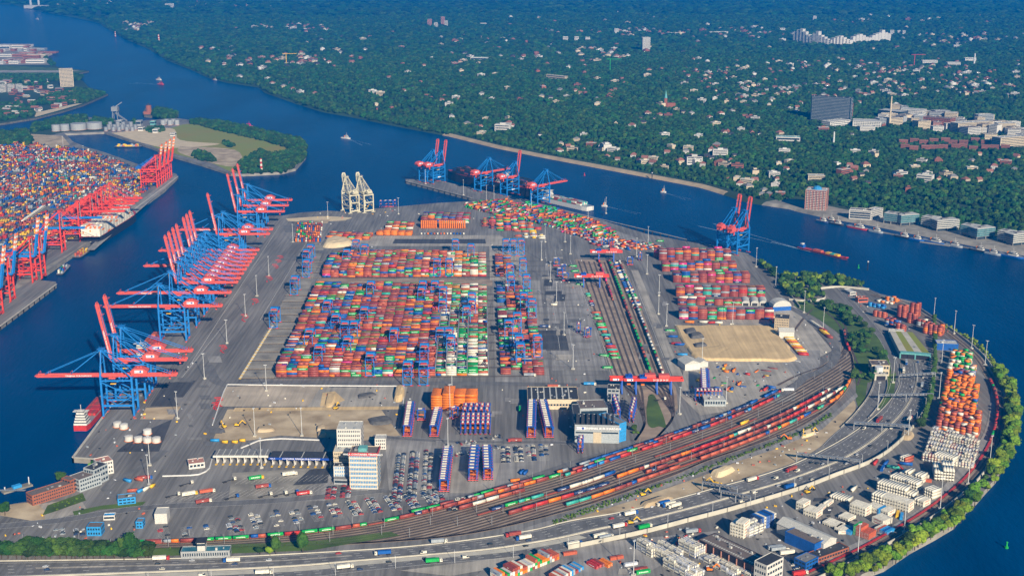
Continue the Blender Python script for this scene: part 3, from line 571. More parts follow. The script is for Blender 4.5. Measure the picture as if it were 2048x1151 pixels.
def doors_mb(L, h, c, reefer=False):
    b = MB(); x = L / 2
    if reefer: b.box(x - .1, x + .02, -1.1, 1.1, .2, h - .2, 'paint_white'); b.box(x + .02, x + .06, -.8, .8, .3, 1.1, 'paint_black'); b.box(x + .02, x + .06, -.7, .7, 1.5, 2.1, 'paint_grey')
    else:
        for s in (-1, 1): b.box(x - .06, x, min(s * .03, s * 1.12), max(s * .03, s * 1.12), .18, h - .18, 'paint_' + c)
        for y in (-.8, -.35, .35, .8): b.box(x, x + .05, y - .03, y + .03, .2, h - .2, 'paint_silver')
    return b
CT = {}
WORDS = {'green': 'EVERGREEN', 'pink': 'ONE', 'orange': 'HAPAG', 'blue': 'CMA CGM', 'navy': 'MAERSK', 'white': 'HAMBURG SÜD', 'red': 'HAMBURG SÜD', 'maroon': 'TEX', 'teal': 'CHINA SHIPPING', 'brown': '', 'rust': '', 'grey': 'MAERSK', 'silver': '', 'yellow': 'MSC', 'black': '', 'skyblue': 'COSCO'}
WORDS.update({'orange': 'Hapag-Lloyd', 'blue': 'CMA CGM'})
def cont(L=12.19, h=2.75, c='maroon', reefer=False, text=True):
    k = (L, h, c, reefer, text)
    if k in CT: return CT[k]
    parts = [('doors', doors_mb(L, h, c, reefer))]
    wd = WORDS.get(c, '') if text else ''
    if wd:
        th = 1.1 if c in ('green', 'pink') else .75
        col = 'paint_red' if (c == 'white') else ('paint_navy' if c == 'orange' else ('logo_blue' if c in ('grey',) else 'lettering_white'))
        sc = min(1, (L - 1.5) / (len(wd) * th * .85))
        me = text_mesh(wd, th * sc, col, .03); parts.append(('lettering', me, (0, -1.235, h * .5), (R(90), 0, 0))); parts.append(('lettering', me, (0, 1.235, h * .5), (R(90), 0, R(180))))
    fl = MB().box(-L / 2, L / 2, -1.22, 1.22, 0, h, 'paint_' + c)
    if wd and c in ('green', 'pink', 'navy'):
        a = min(L * .33, len(wd) * .45)
        for i in range(len(wd)):
            if wd[i] == ' ': continue
            x = -a + 2 * a * i / len(wd); x1 = x + 2 * a / len(wd) * .74
            fl.add([(x, -1.235, h * .38), (x1, -1.235, h * .38), (x1, -1.235, h * .60), (x, -1.235, h * .60)], [(0, 1, 2, 3)], 'lettering_white')
    if reefer: fl.box(L / 2, L / 2 + .05, -.9, .9, .3, 1.3, 'paint_black')
    CT[k] = T('shipping_container', cont_mb(L, h, c, reefer), parts, flat=fl); return CT[k]
CNAME = dict(maroon='dark red', brown='brown', orange='orange', green='bright green', blue='blue', navy='navy blue', white='white', pink='magenta', grey='grey', teal='teal', red='red', rust='rust red', yellow='yellow', black='black', silver='silver', skyblue='light blue')
def tank_t(c='white'):
    fr = MB(); L2, w2, h = 3.03, 1.22, 2.59
    for x in (-L2, L2):
        for y in (-w2, w2): fr.beam((x * .97, y * .95, 0), (x * .97, y * .95, h), .16, .16, 'paint_' + c)
        for z in (.08, h - .08): fr.beam((x * .97, -w2, z), (x * .97, w2, z), .16, .16, 'paint_' + c)
    for y in (-w2, w2): fr.beam((-L2, y * .95, .08), (L2, y * .95, .08), .16, .16, 'paint_' + c); fr.beam((-L2, y * .95, h - .08), (L2, y * .95, h - .08), .1, .1, 'paint_' + c)
    tk = MB().cyl((-L2 + .25, 0, 1.32), (L2 - .25, 0, 1.32), 1.1, 'paint_white' if c != 'silver' else 'paint_silver', 12)
    tk.cyl((-.4, 0, 2.4), (.4, 0, 2.4), .25, 'paint_silver', 6)
    return T('tank_container', fr, [('tank', tk)])
TANK = {c: tank_t(c) for c in ('white', 'silver', 'blue', 'red', 'grey', 'navy', 'orange')}
def wagon_t(L=14.0, c='rust'):
    b = MB().box(-L / 2, L / 2, -1.15, 1.15, .95, 1.2, 'paint_' + c).box(-L / 2, L / 2, -.35, .35, .55, .95, 'paint_' + c); bgs = []
    for x in (-L / 2 + 1.6, L / 2 - 1.6):
        bg = MB(); bgs.append(bg); bg.box(x - 1.2, x + 1.2, -1.05, 1.05, .45, .8, 'paint_black')
        for dx in (-.8, .8):
            for y in (-.8, .7): bg.cyl((x + dx, y, .46), (x + dx, y + .1, .46), .45, 'rail_steel', 8)
    return T('flat_wagon', b, [('bogie', q) for q in bgs])
WAG = wagon_t(); WAGR = wagon_t(14, 'red')
def truck_t(kind, c, c2='white'):
    cab = MB().box(4.9, 7.1, -1.22, 1.22, .7, 3.3, 'paint_' + c).box(4.3, 4.9, -1.1, 1.1, .7, 1.3, 'rubber'); gl = MB().box(7.1, 7.14, -1.05, 1.05, 1.9, 2.9, 'glass_dark').box(5.9, 6.8, -1.25, -1.22, 1.9, 2.7, 'glass_dark').box(5.9, 6.8, 1.22, 1.25, 1.9, 2.7, 'glass_dark')
    ch = MB().box(-6.8, 5, -.5, .5, .95, 1.25, 'paint_black')
    for x in (-5.8, -4.5, -3.2, 3.6, 6.2):
        for y in (-1.2, .9): ch.cyl((x, y, .5), (x, y + .3, .5), .5, 'rubber', 8)
    parts = [('cab', cab, None, None, [('windscreen', gl)]), ('chassis', ch)]
    if kind == 'box': parts.append(('trailer', MB().box(-6.8, 4.3, -1.27, 1.27, 1.25, 4.0, 'paint_' + c2)))
    if kind == 'tank': parts.append(('tank', MB().cyl((-6.6, 0, 2.5), (4.1, 0, 2.5), 1.25, 'paint_' + c2, 12)))
    f = MB().merge(cab).merge(gl).merge(ch)
    return T('truck', None, parts)
TRK_B = {(a, b_): truck_t('box', a, b_) for a, b_ in (('white', 'white'), ('blue', 'grey'), ('white', 'green'), ('red', 'maroon'), ('white', 'blue'), ('skyblue', 'skyblue'), ('white', 'grey'), ('blue', 'white'), ('red', 'white'))}
TRK_C = {a: truck_t('chassis', a) for a in ('white', 'blue', 'red', 'yellow', 'green')}; TRK_T = {a: truck_t('tank', 'blue', a) for a in ('silver', 'white')}
POS = lambda P, s: (P[int(s)], math.atan2(*(P[min(int(s) + 1, len(P) - 1)] - P[int(s) - (int(s) == len(P) - 1)])[[1, 0]]))
def along(P, step):
    Q = resample(P, step=step); T_ = np.gradient(Q, axis=0); return [(Q[i], math.atan2(T_[i][1], T_[i][0])) for i in range(len(Q))]
# motorway traffic
k = 0; LANES = [(.115, 0), (.215, 0), (.315, 0), (.41, 0), (.61, 1), (.71, 1), (.81, 1), (.91, 1)]
LN = ['outermost lane', 'second lane', 'third lane', 'lane beside the median', 'lane across the median', 'second far lane', 'third far lane', 'lane beside the wall']
rr = random.Random(11)
for li, (t, d) in enumerate(LANES):
    seq = along(lerp(MN, MS, t), 30); n = 0
    for (p, a) in seq:
        if rr.random() > .24 or not (-20 < float(PX(p)[0]) < 2060): continue
        n += 1; p = p + (0, 0, .16); a2 = a if d else a + math.pi
        if rr.random() < .24:
            kk = rr.choice(list(TRK_B)); place('truck', TRK_B[kk], p, a2, f'lorry with {CNAME[kk[0]]} cab and {CNAME[kk[1]]} trailer, {od(n)} vehicle from left, {LN[li]}', 'lorries driving on the motorway', size=4)
        elif rr.random() < .2: place('van', VANS['white'], p, a2, f'white van, {od(n)} vehicle from the left in the motorway {LN[li]}', 'vans driving on the motorway', 1.25, 2)
        else: c = rr.choice(CARC); place('car', CARS[c], p, a2, f'{CNAME[c]} car, {od(n)} vehicle from the left in the motorway {LN[li]}', 'cars driving on the motorway', 1.05, 2)
# named trucks seen clearly
for x, y, key, hd, l in ((1505, 961, ('red', 'white'), 0, 'white articulated lorry with a red cab beside the sandy construction site'), (1262, 1029, ('blue', 'white'), 0, 'lorry with blue cab and white trailer on the near-side lane below the sand'), (878, 1085, ('white', 'grey'), 0, 'grey curtain-sided lorry alone above the white viaduct lanes'),
                         (690, 1136, ('white', 'white'), 1, 'white lorry on the pale concrete carriageway, rightmost of the white pair'), (528, 1147, ('white', 'white'), 1, 'white lorry on the pale concrete carriageway at the bottom edge'), (1290, 1056, ('white', 'green'), 0, 'lorry with a green trailer beside the noise wall'), (1580, 975, ('blue', 'blue') if ('blue', 'blue') in TRK_B else ('white', 'blue'), 0, 'lorry with a blue trailer near the second gantry'), (322, 1119, ('red', 'white'), 1, 'lorry with red cab by the tall poplar and railway embankment')):
    p = G(x, y, .2); i = int(np.argmin(np.linalg.norm(MS - p, axis=1))); a = math.atan2(*(MS[min(i + 1, 219)] - MS[max(i - 1, 0)])[[1, 0]]); place('truck', TRK_B[key], p, a, l, 'lorries driving on the motorway', size=8)
# parking lots
def lot(org, rowend, depth_px_end, nrows, ncols, fill, name, rot90=True, pitch=2.55, rowgap=None, pal=CARC):
    """rows of cars: org->rowend gives the line along which rows repeat; each row runs away from the camera"""
    O = G(*org); E = G(*rowend); D = G(*depth_px_end); v = (D - O); L = np.linalg.norm(v); v /= L; a = math.atan2(v[1], v[0]) + math.pi / 2; m = int(L / pitch); rc = random.Random(int(org[0]) * 7 + int(org[1]))
    for i in range(nrows):
        base = O + (E - O) * (i / max(1, nrows - 1)); f = fill[i] if isinstance(fill, (list, tuple)) else fill; b = MB()
        for s in (0, 1):
            n = 0
            for j in range(m):
                p = base + v * (j + .5) * pitch + np.array((math.cos(a), math.sin(a), 0)) * (-2.6 if s else 2.6)
                q = base + v * j * pitch; e = np.array((math.cos(a), math.sin(a), 0)) * 5
                if s == 0: b.beam(q - e + (0, 0, .12), q + e + (0, 0, .12), .12, .02, 'line_white')
                if rc.random() < f:
                    n += 1; c = rc.choice(pal); place('car', CARS[c], p + (0, 0, .1), a + (math.pi if s else 0), f'{CNAME[c]} car, {od(n)} from front, {"left" if s else "right"} side, {od(i + 1)} row, {name}', 'cars parked in the ' + name, size=2)
        if nrows > 3: struct('parking_lines', b)
lot((478, 1062), (870, 1010), (466, 1030), 11, 1, [.2, .3, .25, .4, .2, .5, .75, .95, .98, .98, .95], 'staff car park')
lot((470, 1068), (330, 1075), (462, 1045), 4, 1, [.4, .4, .2, .15], 'west car park'); lot((120, 1075), (160, 1074), (118, 1056), 2, 1, [.3, .4], 'gate car park')
lot((660, 998), (690, 995), (664, 972), 2, 1, .85, 'office forecourt', pal=['red', 'red', 'black', 'silver']); lot((792, 1005), (852, 995), (803, 905), 3, 1, [.9, .85, .7], 'office car park')
lot((940, 892), (1090, 888), (943, 884), 1, 1, .5, 'inner road strip'); lot((1012, 925), (1090, 920), (1010, 893), 4, 1, [.7, .6, .6, .4], 'workshop car park')
lot((880, 915), (886, 893), (1000, 893), 2, 1, .45, 'middle car park'); lot((1560, 1150), (1600, 1140), (1545, 1128), 2, 1, .7, 'white office yard'); lot((868, 1008), (880, 1000), (862, 985), 2, 1, .9, 'roadside strip'); lot((905, 1022), (925, 1012), (900, 1005), 2, 1, .8, 'verge strip')
# trucks with containers on the gate forecourt (the container rests on the chassis)
for x, y, ang, cc, c in ((372, 969, 35, None, 'white'), (345, 992, 30, None, 'white'), (380, 990, 25, 'white', 'yellow'), (415, 985, 22, 'rust', 'white'), (408, 1005, 25, 'maroon', 'white'), (458, 962, 35, None, 'white'), (513, 958, 22, 'green', 'yellow'), (527, 975, 20, 'maroon', 'blue'),
                         (580, 950, 20, 'white', 'white'), (530, 992, 33, None, 'white'), (560, 990, 33, None, 'white'), (583, 988, 33, None, 'blue'), (609, 989, 20, 'red', 'white'), (463, 996, 30, None, 'blue'), (290, 958, 15, 'maroon', 'blue')):
    p = G(x, y, .05); a = R(ang); fk = 1 + sum(q < x for q in (372, 345, 380, 415, 408, 458, 513, 527, 580, 530, 560, 583, 609, 463, 290)); TRK_C[c].put(p, a, f'lorry with {CNAME[c]} cab, {od(fk)} from left on the gate forecourt, ' + (f'carrying a {CNAME[cc]} container' if cc else 'empty chassis'), 'truck', 'trucks waiting on the gate forecourt')
    if cc: cont(12.19, 2.75, cc).put(p + (-1.2 * math.cos(a), -1.2 * math.sin(a), 1.27), a, f'{CNAME[cc]} container on the {od(fk)} lorry from the left, gate forecourt', 'container', 'containers on lorries')
for x, y, ang, c, cc in ((1108, 775, 0, 'white', 'rust'), (1090, 655, 0, 'white', 'navy'), (1060, 752, 0, 'white', 'grey'), (1030, 883, 180, 'red', 'maroon'), (1180, 770, 0, 'white', 'skyblue'), (1320, 800, 20, 'white', None), (1575, 782, 180, 'white', 'silver'), (1040, 820, 90, 'white', 'green')):
    p = G(x, y, .05); a = R(ang); TRK_C[c].put(p, a, f'lorry with {CNAME[c]} cab in the terminal ' + ('carrying a ' + CNAME[cc] + ' container' if cc else 'without load'), 'truck', 'trucks inside the terminal')
    if cc: cont(12.19, 2.75, cc).put(p + (-1.2 * math.cos(a), -1.2 * math.sin(a), 1.27), a, f'{CNAME[cc]} container on a {CNAME[c]} lorry inside the terminal', 'container', 'containers on lorries')
# ------------------------------------------------------------------ container trains
MIX = ['maroon'] * 4 + ['rust'] * 2 + ['red'] * 2 + ['brown'] * 2 + ['green'] * 2 + ['orange'] * 2 + ['blue', 'navy', 'grey', 'white', 'teal']
def train(P, x0, x1, name, pal=MIX, fill=.93, yr=None, tc=None, seed=1, wg=WAG):
    rc = random.Random(seed); n = 0; seq = along(P, 14.6); last = rc.choice(pal)
    for p, a in seq:
        x, y, _ = PX(p)
        if not (x0 <= x <= x1) or (yr and not (yr[0] <= y <= yr[1])): continue
        n += 1; place('wagon', wg, p + (0, 0, .2), a, f'flat wagon, {od(n)} from left, {name}', 'wagons of the ' + name, size=8)
        if rc.random() < fill:
            c = tc[n - 1] if tc and n <= len(tc) else (last if rc.random() < .45 else rc.choice(pal)); last = c; hc = 2.9 if rc.random() < .5 else 2.6
            if rc.random() < .78: place('container', cont(13.4, hc, c), p + (0, 0, 1.42), a + math.pi * (math.cos(a) < 0), f'{CNAME[c]} container, {od(n)} wagon from left, {name}', 'containers on trains', size=14)
            else:
                for s in (-1, 1):
                    c = rc.choice(pal); place('container', cont(6.06, 2.6, c), p + (3.2 * s * math.cos(a), 3.2 * s * math.sin(a), 1.42), a + math.pi * (math.cos(a) < 0), f'short {CNAME[c]} container, {"right" if s > 0 else "left"} half of the {od(n)} wagon, {name}', 'containers on trains', size=8)
g = 'green'
train(TRK[0], 825, 1130, 'train on the terminal-side track', tc=[g, g, 'maroon', 'blue', g, g, 'maroon', 'rust', 'maroon', g, g, 'rust', 'maroon'], seed=2)
train(TRK[1], 180, 1380, 'long front train', tc=[g, g, g, 'maroon', 'maroon', 'maroon', g, g, g, 'rust', g, 'red', g, g, 'maroon', 'red', 'maroon', g, 'maroon', g, g, 'maroon', 'rust', 'maroon', 'rust', 'red', 'rust', 'rust', 'maroon', g, g, 'maroon', g, g, 'maroon', 'rust', g, 'maroon', 'rust', 'maroon'], seed=3)
train(TRK[0], 1165, 1560, 'blue train on the terminal-side track', ['blue', 'navy', 'blue', 'grey', 'navy', 'maroon'], .95, seed=4); train(TRK[2], 1130, 1560, 'third train with blue wagons', ['red', 'blue', 'navy', 'maroon', 'rust', 'teal', 'skyblue'], .95, seed=5)
train(TRK[3], 905, 1060, 'short fourth train', ['maroon', 'white', 'rust'], 1, tc=['maroon', 'white', 'white', 'rust', 'maroon', 'white', 'white'], seed=6)
train(TRK[7], 960, 1230, 'fifth train in the middle of the fan', ['teal', 'green', 'navy', 'blue', 'maroon', 'white'], .9, seed=7); train(TRK[9], 1240, 1660, 'train with white and orange boxes', ['maroon', 'white', 'white', 'orange', 'rust', 'teal', 'maroon', 'red'], .97, seed=8)
train(TRK[10], 1020, 1210, 'sixth train beside the shrubs', ['grey', 'orange', 'navy', 'maroon', 'red'], .85, seed=9); train(TRK[11], 1300, 1690, 'second train from the sandy site', ['maroon', 'red', 'rust', 'white', 'maroon', 'navy'], .95, seed=10)
train(TRK[13], 1140, 1700, 'outermost train beside the shrubs', ['rust', 'red', 'orange', 'orange', 'green', 'teal', 'maroon', 'blue', 'rust'], .92, seed=12); train(TRK[6], 1300, 1520, 'train of empty yellow wagons', ['yellow'], .12, seed=13)
train(YT[6], 1170, 1335, 'green and red train in the rail yard', ['green', 'green', 'maroon', 'green', 'rust'], .98, seed=14); train(YT[8], 1170, 1345, 'pale train at the right edge of the rail yard', ['white', 'white', 'maroon', 'grey', 'silver', 'green'], .97, seed=15); train(YT[4], 1160, 1225, 'short train in the rail yard', ['maroon', 'red', 'pink'], .8, seed=16)
train(off(HR, 2.6), 1560, 2010, 'red wagon train along the flood wall', ['red'], .0, (880, 1160), seed=17, wg=WAGR); train(off(HR, 2.6), 1960, 2010, 'green and red train on the outer curve', ['green', 'red', 'green', 'maroon'], .97, (760, 880), seed=18)
# ------------------------------------------------------------------ container stacks
TIER = ['bottom tier', 'second tier', 'third tier', 'fourth tier', 'fifth tier', 'sixth tier', 'seventh tier', 'eighth tier', 'top tier']
def frame(o, to, z=0):
    O = G(*o); E = G(*to); U = E - O; U /= np.linalg.norm(U); V = np.array((-U[1], U[0], 0))
    return O, U, V
def stacks(O, U, V, nc, nr, hf, cf, name, L=12.19, pu=12.6, pv=2.6, h=2.75, tpl=None, kind='container', what='container', size=14, flip=False, z=.15, jit=.12, text=True):
    """nc stacks along U (the long side of a box), nr rows along V (away from the camera)"""
    a = math.atan2(U[1], U[0]); Hh = [[int(hf(i, j)) for j in range(nr)] for i in range(nc)]
    for i in range(nc):
        for j in range(nr):
            for t in range(Hh[i][j]):
                vis = t == Hh[i][j] - 1 or j == 0 or t >= Hh[i][j - 1] or (i == 0) or (i > 0 and t >= Hh[i - 1][j]) or (i < nc - 1 and t >= Hh[i + 1][j]) or i == nc - 1
                c = cf(i, j, t)
                if not vis or c is None: continue
                p = O + U * ((i + .5) * pu + random.uniform(-jit, jit)) + V * ((j + .5) * pv + random.uniform(-.04, .04)) + np.array((0, 0, z + t * h))
                pair = (L > 10 and tpl is None and (i * 7 + j * 3 + t) % 5 == 0 and name.startswith('main'))
                if pair:
                    for s in (-1, 1): c2 = cf(i, j, t + 9); place('container', cont(6.06, h, c2), p + U * 3.2 * s, a, f'short {CNAME[c2]} container, {TIER[t]}, {od(i + 1)} stack, {od(j + 1)} row, {name}', 'containers in the ' + name, size=7)
                    continue
                tp = tpl(c) if tpl else cont(L, h, c, text=text); word = '' if L > 8 or tpl else 'short '
                place(kind, tp, p, a + (math.pi if flip else 0), f'{word}{CNAME[c]} {what}, {TIER[t]}, {od(i + 1)} stack, {od(j + 1)} row, {name}', f'{what}s in the ' + name, size=size)
PAL = ['maroon'] * 14 + ['brown'] * 5 + ['rust'] * 3 + ['green'] * 8 + ['orange'] * 6 + ['blue'] * 5 + ['navy'] * 2 + ['white'] * 3 + ['pink'] + ['teal'] * 2 + ['grey'] * 2 + ['red'] * 3
rc = random.Random(5)
def hn(x, y, s=0): return .5 + .5 * mnoise.noise((x, y, s * 7.3))
# main yard: blocks ten rows deep with crane rails in the gaps
O0, U0, V0 = frame((552, 754), (982, 760)); VP0 = (958 - 1024, 2653); V0 = np.array((VP0[0], VP0[1], 0)) / math.hypot(*VP0); U0 = np.array((V0[1], -V0[0], 0))
KB = [0]
def cmain(i, j, t):
    x = i / 20.0
    if rc.random() < .5:
        q = hn(i * .45 + 7, KB[0] * 1.7 + t * .3, 21)
        return ['green', 'orange', 'maroon', 'rust', 'maroon', 'blue', 'green', 'maroon'][int(q * 7.99)] if i < 15 or q < .45 else ('white' if q > .55 else 'green')
    if KB[0] > 12 and rc.random() < .25: return 'orange'
    if i >= 15 and rc.random() < .2: return 'white'
    if rc.random() < x * .16: return 'green'
    return rc.choice(PAL)
BP = 33.2; bid = 0
YARD_BLOCKS = []
for k in range(18):
    if k in (12, 13): continue
    bid += 1; KB[0] = k; Ob = O0 + V0 * (k * BP); nm = f'main yard {od(bid)} block'
    x_shift = 0 if k < 12 else 0
    def hf(i, j, k=k):
        if i in (4, 14) and j > 0 and hn(i, k) > .5: return 0
        if i >= 15: v = 2.2 + 3.4 * hn(i * .5, k * 1.3 + j * .06, 2); return 0 if (rc.random() < .08) else v
        v = 3.0 + 3.1 * hn(i * .25 + 3, k * .7 + j * .05, 1) + rc.uniform(-.35, .35) - (j > 6) * rc.choice((0, 0, 1)); return max(0, min(5, round(v)))
    stacks(Ob, U0, V0, 20, 9, hf, cmain, nm, pv=2.85)
    Ot = Ob + U0 * 266
    stacks(Ot, U0, V0, 4 if k < 12 else 2, 9, lambda i, j, k=k: 0 if hn(i * .8 + 5, j * .2 + k, 9) < .44 else 1 + 3 * hn(i, j * .2 + k, 4), cmain, nm + ' right end', pu=13.2, pv=2.85)
    b = MB()
    for dv in (-2.1, -1.2, 26.4, 27.3): ribbon(b, resample([Ob - U0 * 42 + V0 * dv, Ob + U0 * 385 + V0 * dv], step=60), .35, 'rail_steel', .28)
    struct('crane_rail', b)
    b = MB(); ribbon(b, resample([Ob - U0 * 42 + V0 * -3.8, Ob + U0 * 300 + V0 * -3.8], step=60), 2.0, 'sleeper_brown', .2); ribbon(b, resample([Ob - U0 * 42 + V0 * -1.6, Ob - U0 * 2 + V0 * -1.6], step=20), 2.6, 'sand_pale', .2); struct('runway_strip', b)
    # reefer racks: grey lattice walls between the last columns
    if k < 8:
        for ic in (15, 16, 17, 18, 20):
            if hn(ic, k, 3) < .3: continue
            b = MB(); p0 = Ob + U0 * (ic * 12.6 - .25) 
            for j in range(0, 10): q = p0 + V0 * (j * 2.85); b.beam(q, q + (0, 0, 14), .35, .35, 'steel_grey')
            for z in (3, 5.8, 8.6, 11.4, 14): b.beam(p0 + (0, 0, z), p0 + V0 * 26 + (0, 0, z), 1.1, .25, 'steel_grey')
            tag(obj('reefer_rack', b), f'grey steel access rack in the {od(bid)} yard block, {od(ic - 14)} from the white containers', 'rack', 'reefer racks between white containers')
# pale marking ladder on the left of the yard
b = MB()
for i in range(60):
    p = G(480, 757) + (G(546, 650) - G(480, 757)) * (i / 60); b.box(p[0] - 1.4, p[0] + 1.4, p[1] - .5, p[1] + .5, 0, .9, 'line_yellow' if i % 3 == 0 else 'concrete_pale')
tag(obj('buffer_row', b), 'row of pale and yellow buffer blocks along the left edge of the container blocks', 'barrier')
def simple(o, to, nc, nr, hf, pal, name, **k):
    O, U, V = frame(o, to); stacks(O, U, V, nc, nr, hf, (lambda i, j, t: rc.choice(pal)) if isinstance(pal, list) else pal, name, **k)
def vert(o, to): # frame whose long side runs away from the camera
    O, U, V = frame(o, to); return O, U, V
# orange stack
simple((862, 820), (948, 821), 4, 10, lambda i, j: [6, 7, 6, 6][i] - (j < 2) * (i > 1) , ['orange'], 'big orange stack', pv=2.7)
simple((945, 818), (966, 818), 1, 3, lambda i, j: 2, ['orange'], 'orange side stack')
# north side yards
simple((652, 478), (733, 480), 6, 14, lambda i, j: 1 + 3 * hn(i * .6, j * .2, 5), PAL + ['orange'] * 16, 'orange and red yard by the sand')
simple((752, 470), (818, 471), 5, 7, lambda i, j: [2, 3, 3, 2, 2][i], ['orange'], 'orange block by the ramp'); simple((770, 458), (825, 458), 4, 16, lambda i, j: 1 + 2 * hn(i, j * .3, 6), ['orange', 'maroon', 'green', 'white', 'rust', 'maroon'], 'mixed block behind the orange block')
simple((842, 445), (935, 446), 7, 17, lambda i, j: 3.4 + 2 * hn(i * .5, j * .2, 8), PAL, 'square block near the north wall')
for i in range(22):
    p = G(843 + i * 4.1, 457); a = math.pi / 2
    for j in range(1):
        for t in range(0 if i == 8 else 5): place('container', cont(12.19, 2.75, 'orange', text=False), p + (0, 8, .1 + t * 2.75), a, f'orange container standing end-on, {TIER[t]}, {od(i + 1)} of the end-on row', 'end-on orange containers', size=10)
for i in range(14): p = G(843 + i * 6.5, 468); c = rc.choice(['orange', 'blue', 'grey', 'white', 'rust']); place('container', cont(6.06, 2.6, c, text=False), p + (0, 0, .1), math.pi / 2, f'short {CNAME[c]} box, {od(i + 1)} in the loose row before the end-on orange ones', 'loose row of short boxes', size=5)
for i in range(13):   # slanted stack lines by the quay
    for j in range(9):
        c = rc.choice(PAL + ['orange'] * 6 + ['white'] * 3)
        for t in range(1 + int(2 * hn(i * .4, j * .4, 12))): place('container', cont(6.06 if j % 3 else 12.19, 2.6, c, text=False), G(590 + i * 4.0 + (8 - j) * .3 + j * .8, 482 - j * 4.3) + (0, 0, .1 + 2.6 * t), math.pi / 2 + .1, f'{CNAME[c]} container, {TIER[t]}, {od(j + 1)} of the {od(i + 1)} slanting file by the quay', 'slanting files by the quay', size=7)
def scatter_yard(poly, U, V, name, pal, pu=13.5, pv=3.6, dens=.6, hmax=2.2, seed=0, gapj=5, kinds=(12.19, 6.06), gapi=0, runs=False):
    P = GL(poly)[:, :2]; O = P.mean(0); lastc = ['rust']; u = P @ U[:2]; v = P @ V[:2]; a = math.atan2(U[1], U[0]); n = 0
    for i in range(int((u.max() - u.min()) / pu) + 1):
        for j in range(int((v.max() - v.min()) / pv) + 1):
            if (gapj and j % gapj >= gapj - (2 if runs else 1)) or (gapi and i % gapi == gapi - 1): continue
            q = U[:2] * (u.min() + i * pu) + V[:2] * (v.min() + j * pv)
            if not inpoly([q[0]], [q[1]], P)[0] or hn(i * .35 + seed, j * .17, seed) < 1 - dens or rc.random() < .08: continue
            for t in range(1 + int(hmax * hn(i * .5, j * .3, seed + 1) * rc.random() * 1.4)):
                if not runs or rc.random() < .4: lastc[0] = rc.choice(pal)
                c = lastc[0]; n += 1; place('container', cont(rc.choice(kinds), 2.6, c, text=False), (*q, .12 + 2.6 * t), a, f'{CNAME[c]} container, {TIER[t]}, {od(j + 1)} place, {od(i + 1)} line, {name}', 'containers in the ' + name, size=12)
q = GL([(1190, 436), (1430, 493)]); Ur = (q[1] - q[0]) / np.linalg.norm(q[1] - q[0]); Vr = np.array((-Ur[1], Ur[0], 0))
scatter_yard([(925, 410), (1000, 402), (1110, 418), (1215, 455), (1240, 480), (1160, 474), (1080, 448), (960, 425)], Vr, Ur, 'north-east yard', PAL + ['green'] * 8 + ['orange'] * 4, 12.8, 2.9, .8, 3, 3, 7)
scatter_yard([(955, 448), (1000, 430), (1060, 445), (1080, 460), (1000, 462)], U0, V0, 'small yard by the north wall', PAL + ['orange'] * 6, dens=.8, seed=4)
scatter_yard([(1160, 474), (1240, 478), (1330, 494), (1310, 500), (1230, 500), (1185, 490)], Ur, Vr, 'loose yard below the quay road', ['white', 'maroon', 'blue', 'orange', 'grey', 'red'], dens=.65, seed=5, hmax=1.4)
scatter_yard([(1020, 462), (1075, 462), (1090, 478), (1040, 476)], U0, V0, 'yellow and white boxes', ['yellow', 'white', 'rust', 'grey'], dens=.6, seed=6, hmax=1)
# tall stacks right of the rail yard
P4 = ['maroon'] * 12 + ['brown'] * 8 + ['pink', 'navy', 'navy', 'green', 'blue', 'orange', 'white', 'teal', 'grey', 'red', 'rust']
rw = [((1310, 508), (1530, 516), 2, 5, 1, 'box pair at the yard corner'), ((1322, 526), (1560, 534), 8, 4, 6, 'tall front of the north stacks'), ((1345, 560), (1580, 566), 8, 4, 4, 'second line of the north stacks'), ((1355, 580), (1580, 586), 9, 4, 4, 'third line of the north stacks')]
for x0, y0, n, rws, h_, nm in ((1308, 515, 1, 4, 5, 'maroon corner stack'), (1318, 521, 9, 8, 6, 'northern line of tall stacks'), (1324, 543, 9, 8, 5, 'second line of tall stacks'), (1346, 565, 9, 8, 5, 'third line of tall stacks'), (1352, 593, 10, 6, 5, 'fourth line of tall stacks'), (1355, 610, 7, 3, 3, 'low line before the front stacks'), (1358, 638, 10, 5, 5, 'front line of tall stacks')):
    O, U, V = frame((x0, y0), (x0 + 100, y0 + .6))
    stacks(O, U, V, n, rws, lambda i, j, h_=h_: max(1, round(h_ - 1.0 * hn(i * .9, j * .3, h_) + .8)), lambda i, j, t: rc.choice(P4), nm, pu=12.9 if h_ > 3 else 13, jit=.05)
simple((1358, 604), (1430, 606), 3, 3, lambda i, j: 3, ['white', 'red', 'white'], 'white stack beside the red stack')
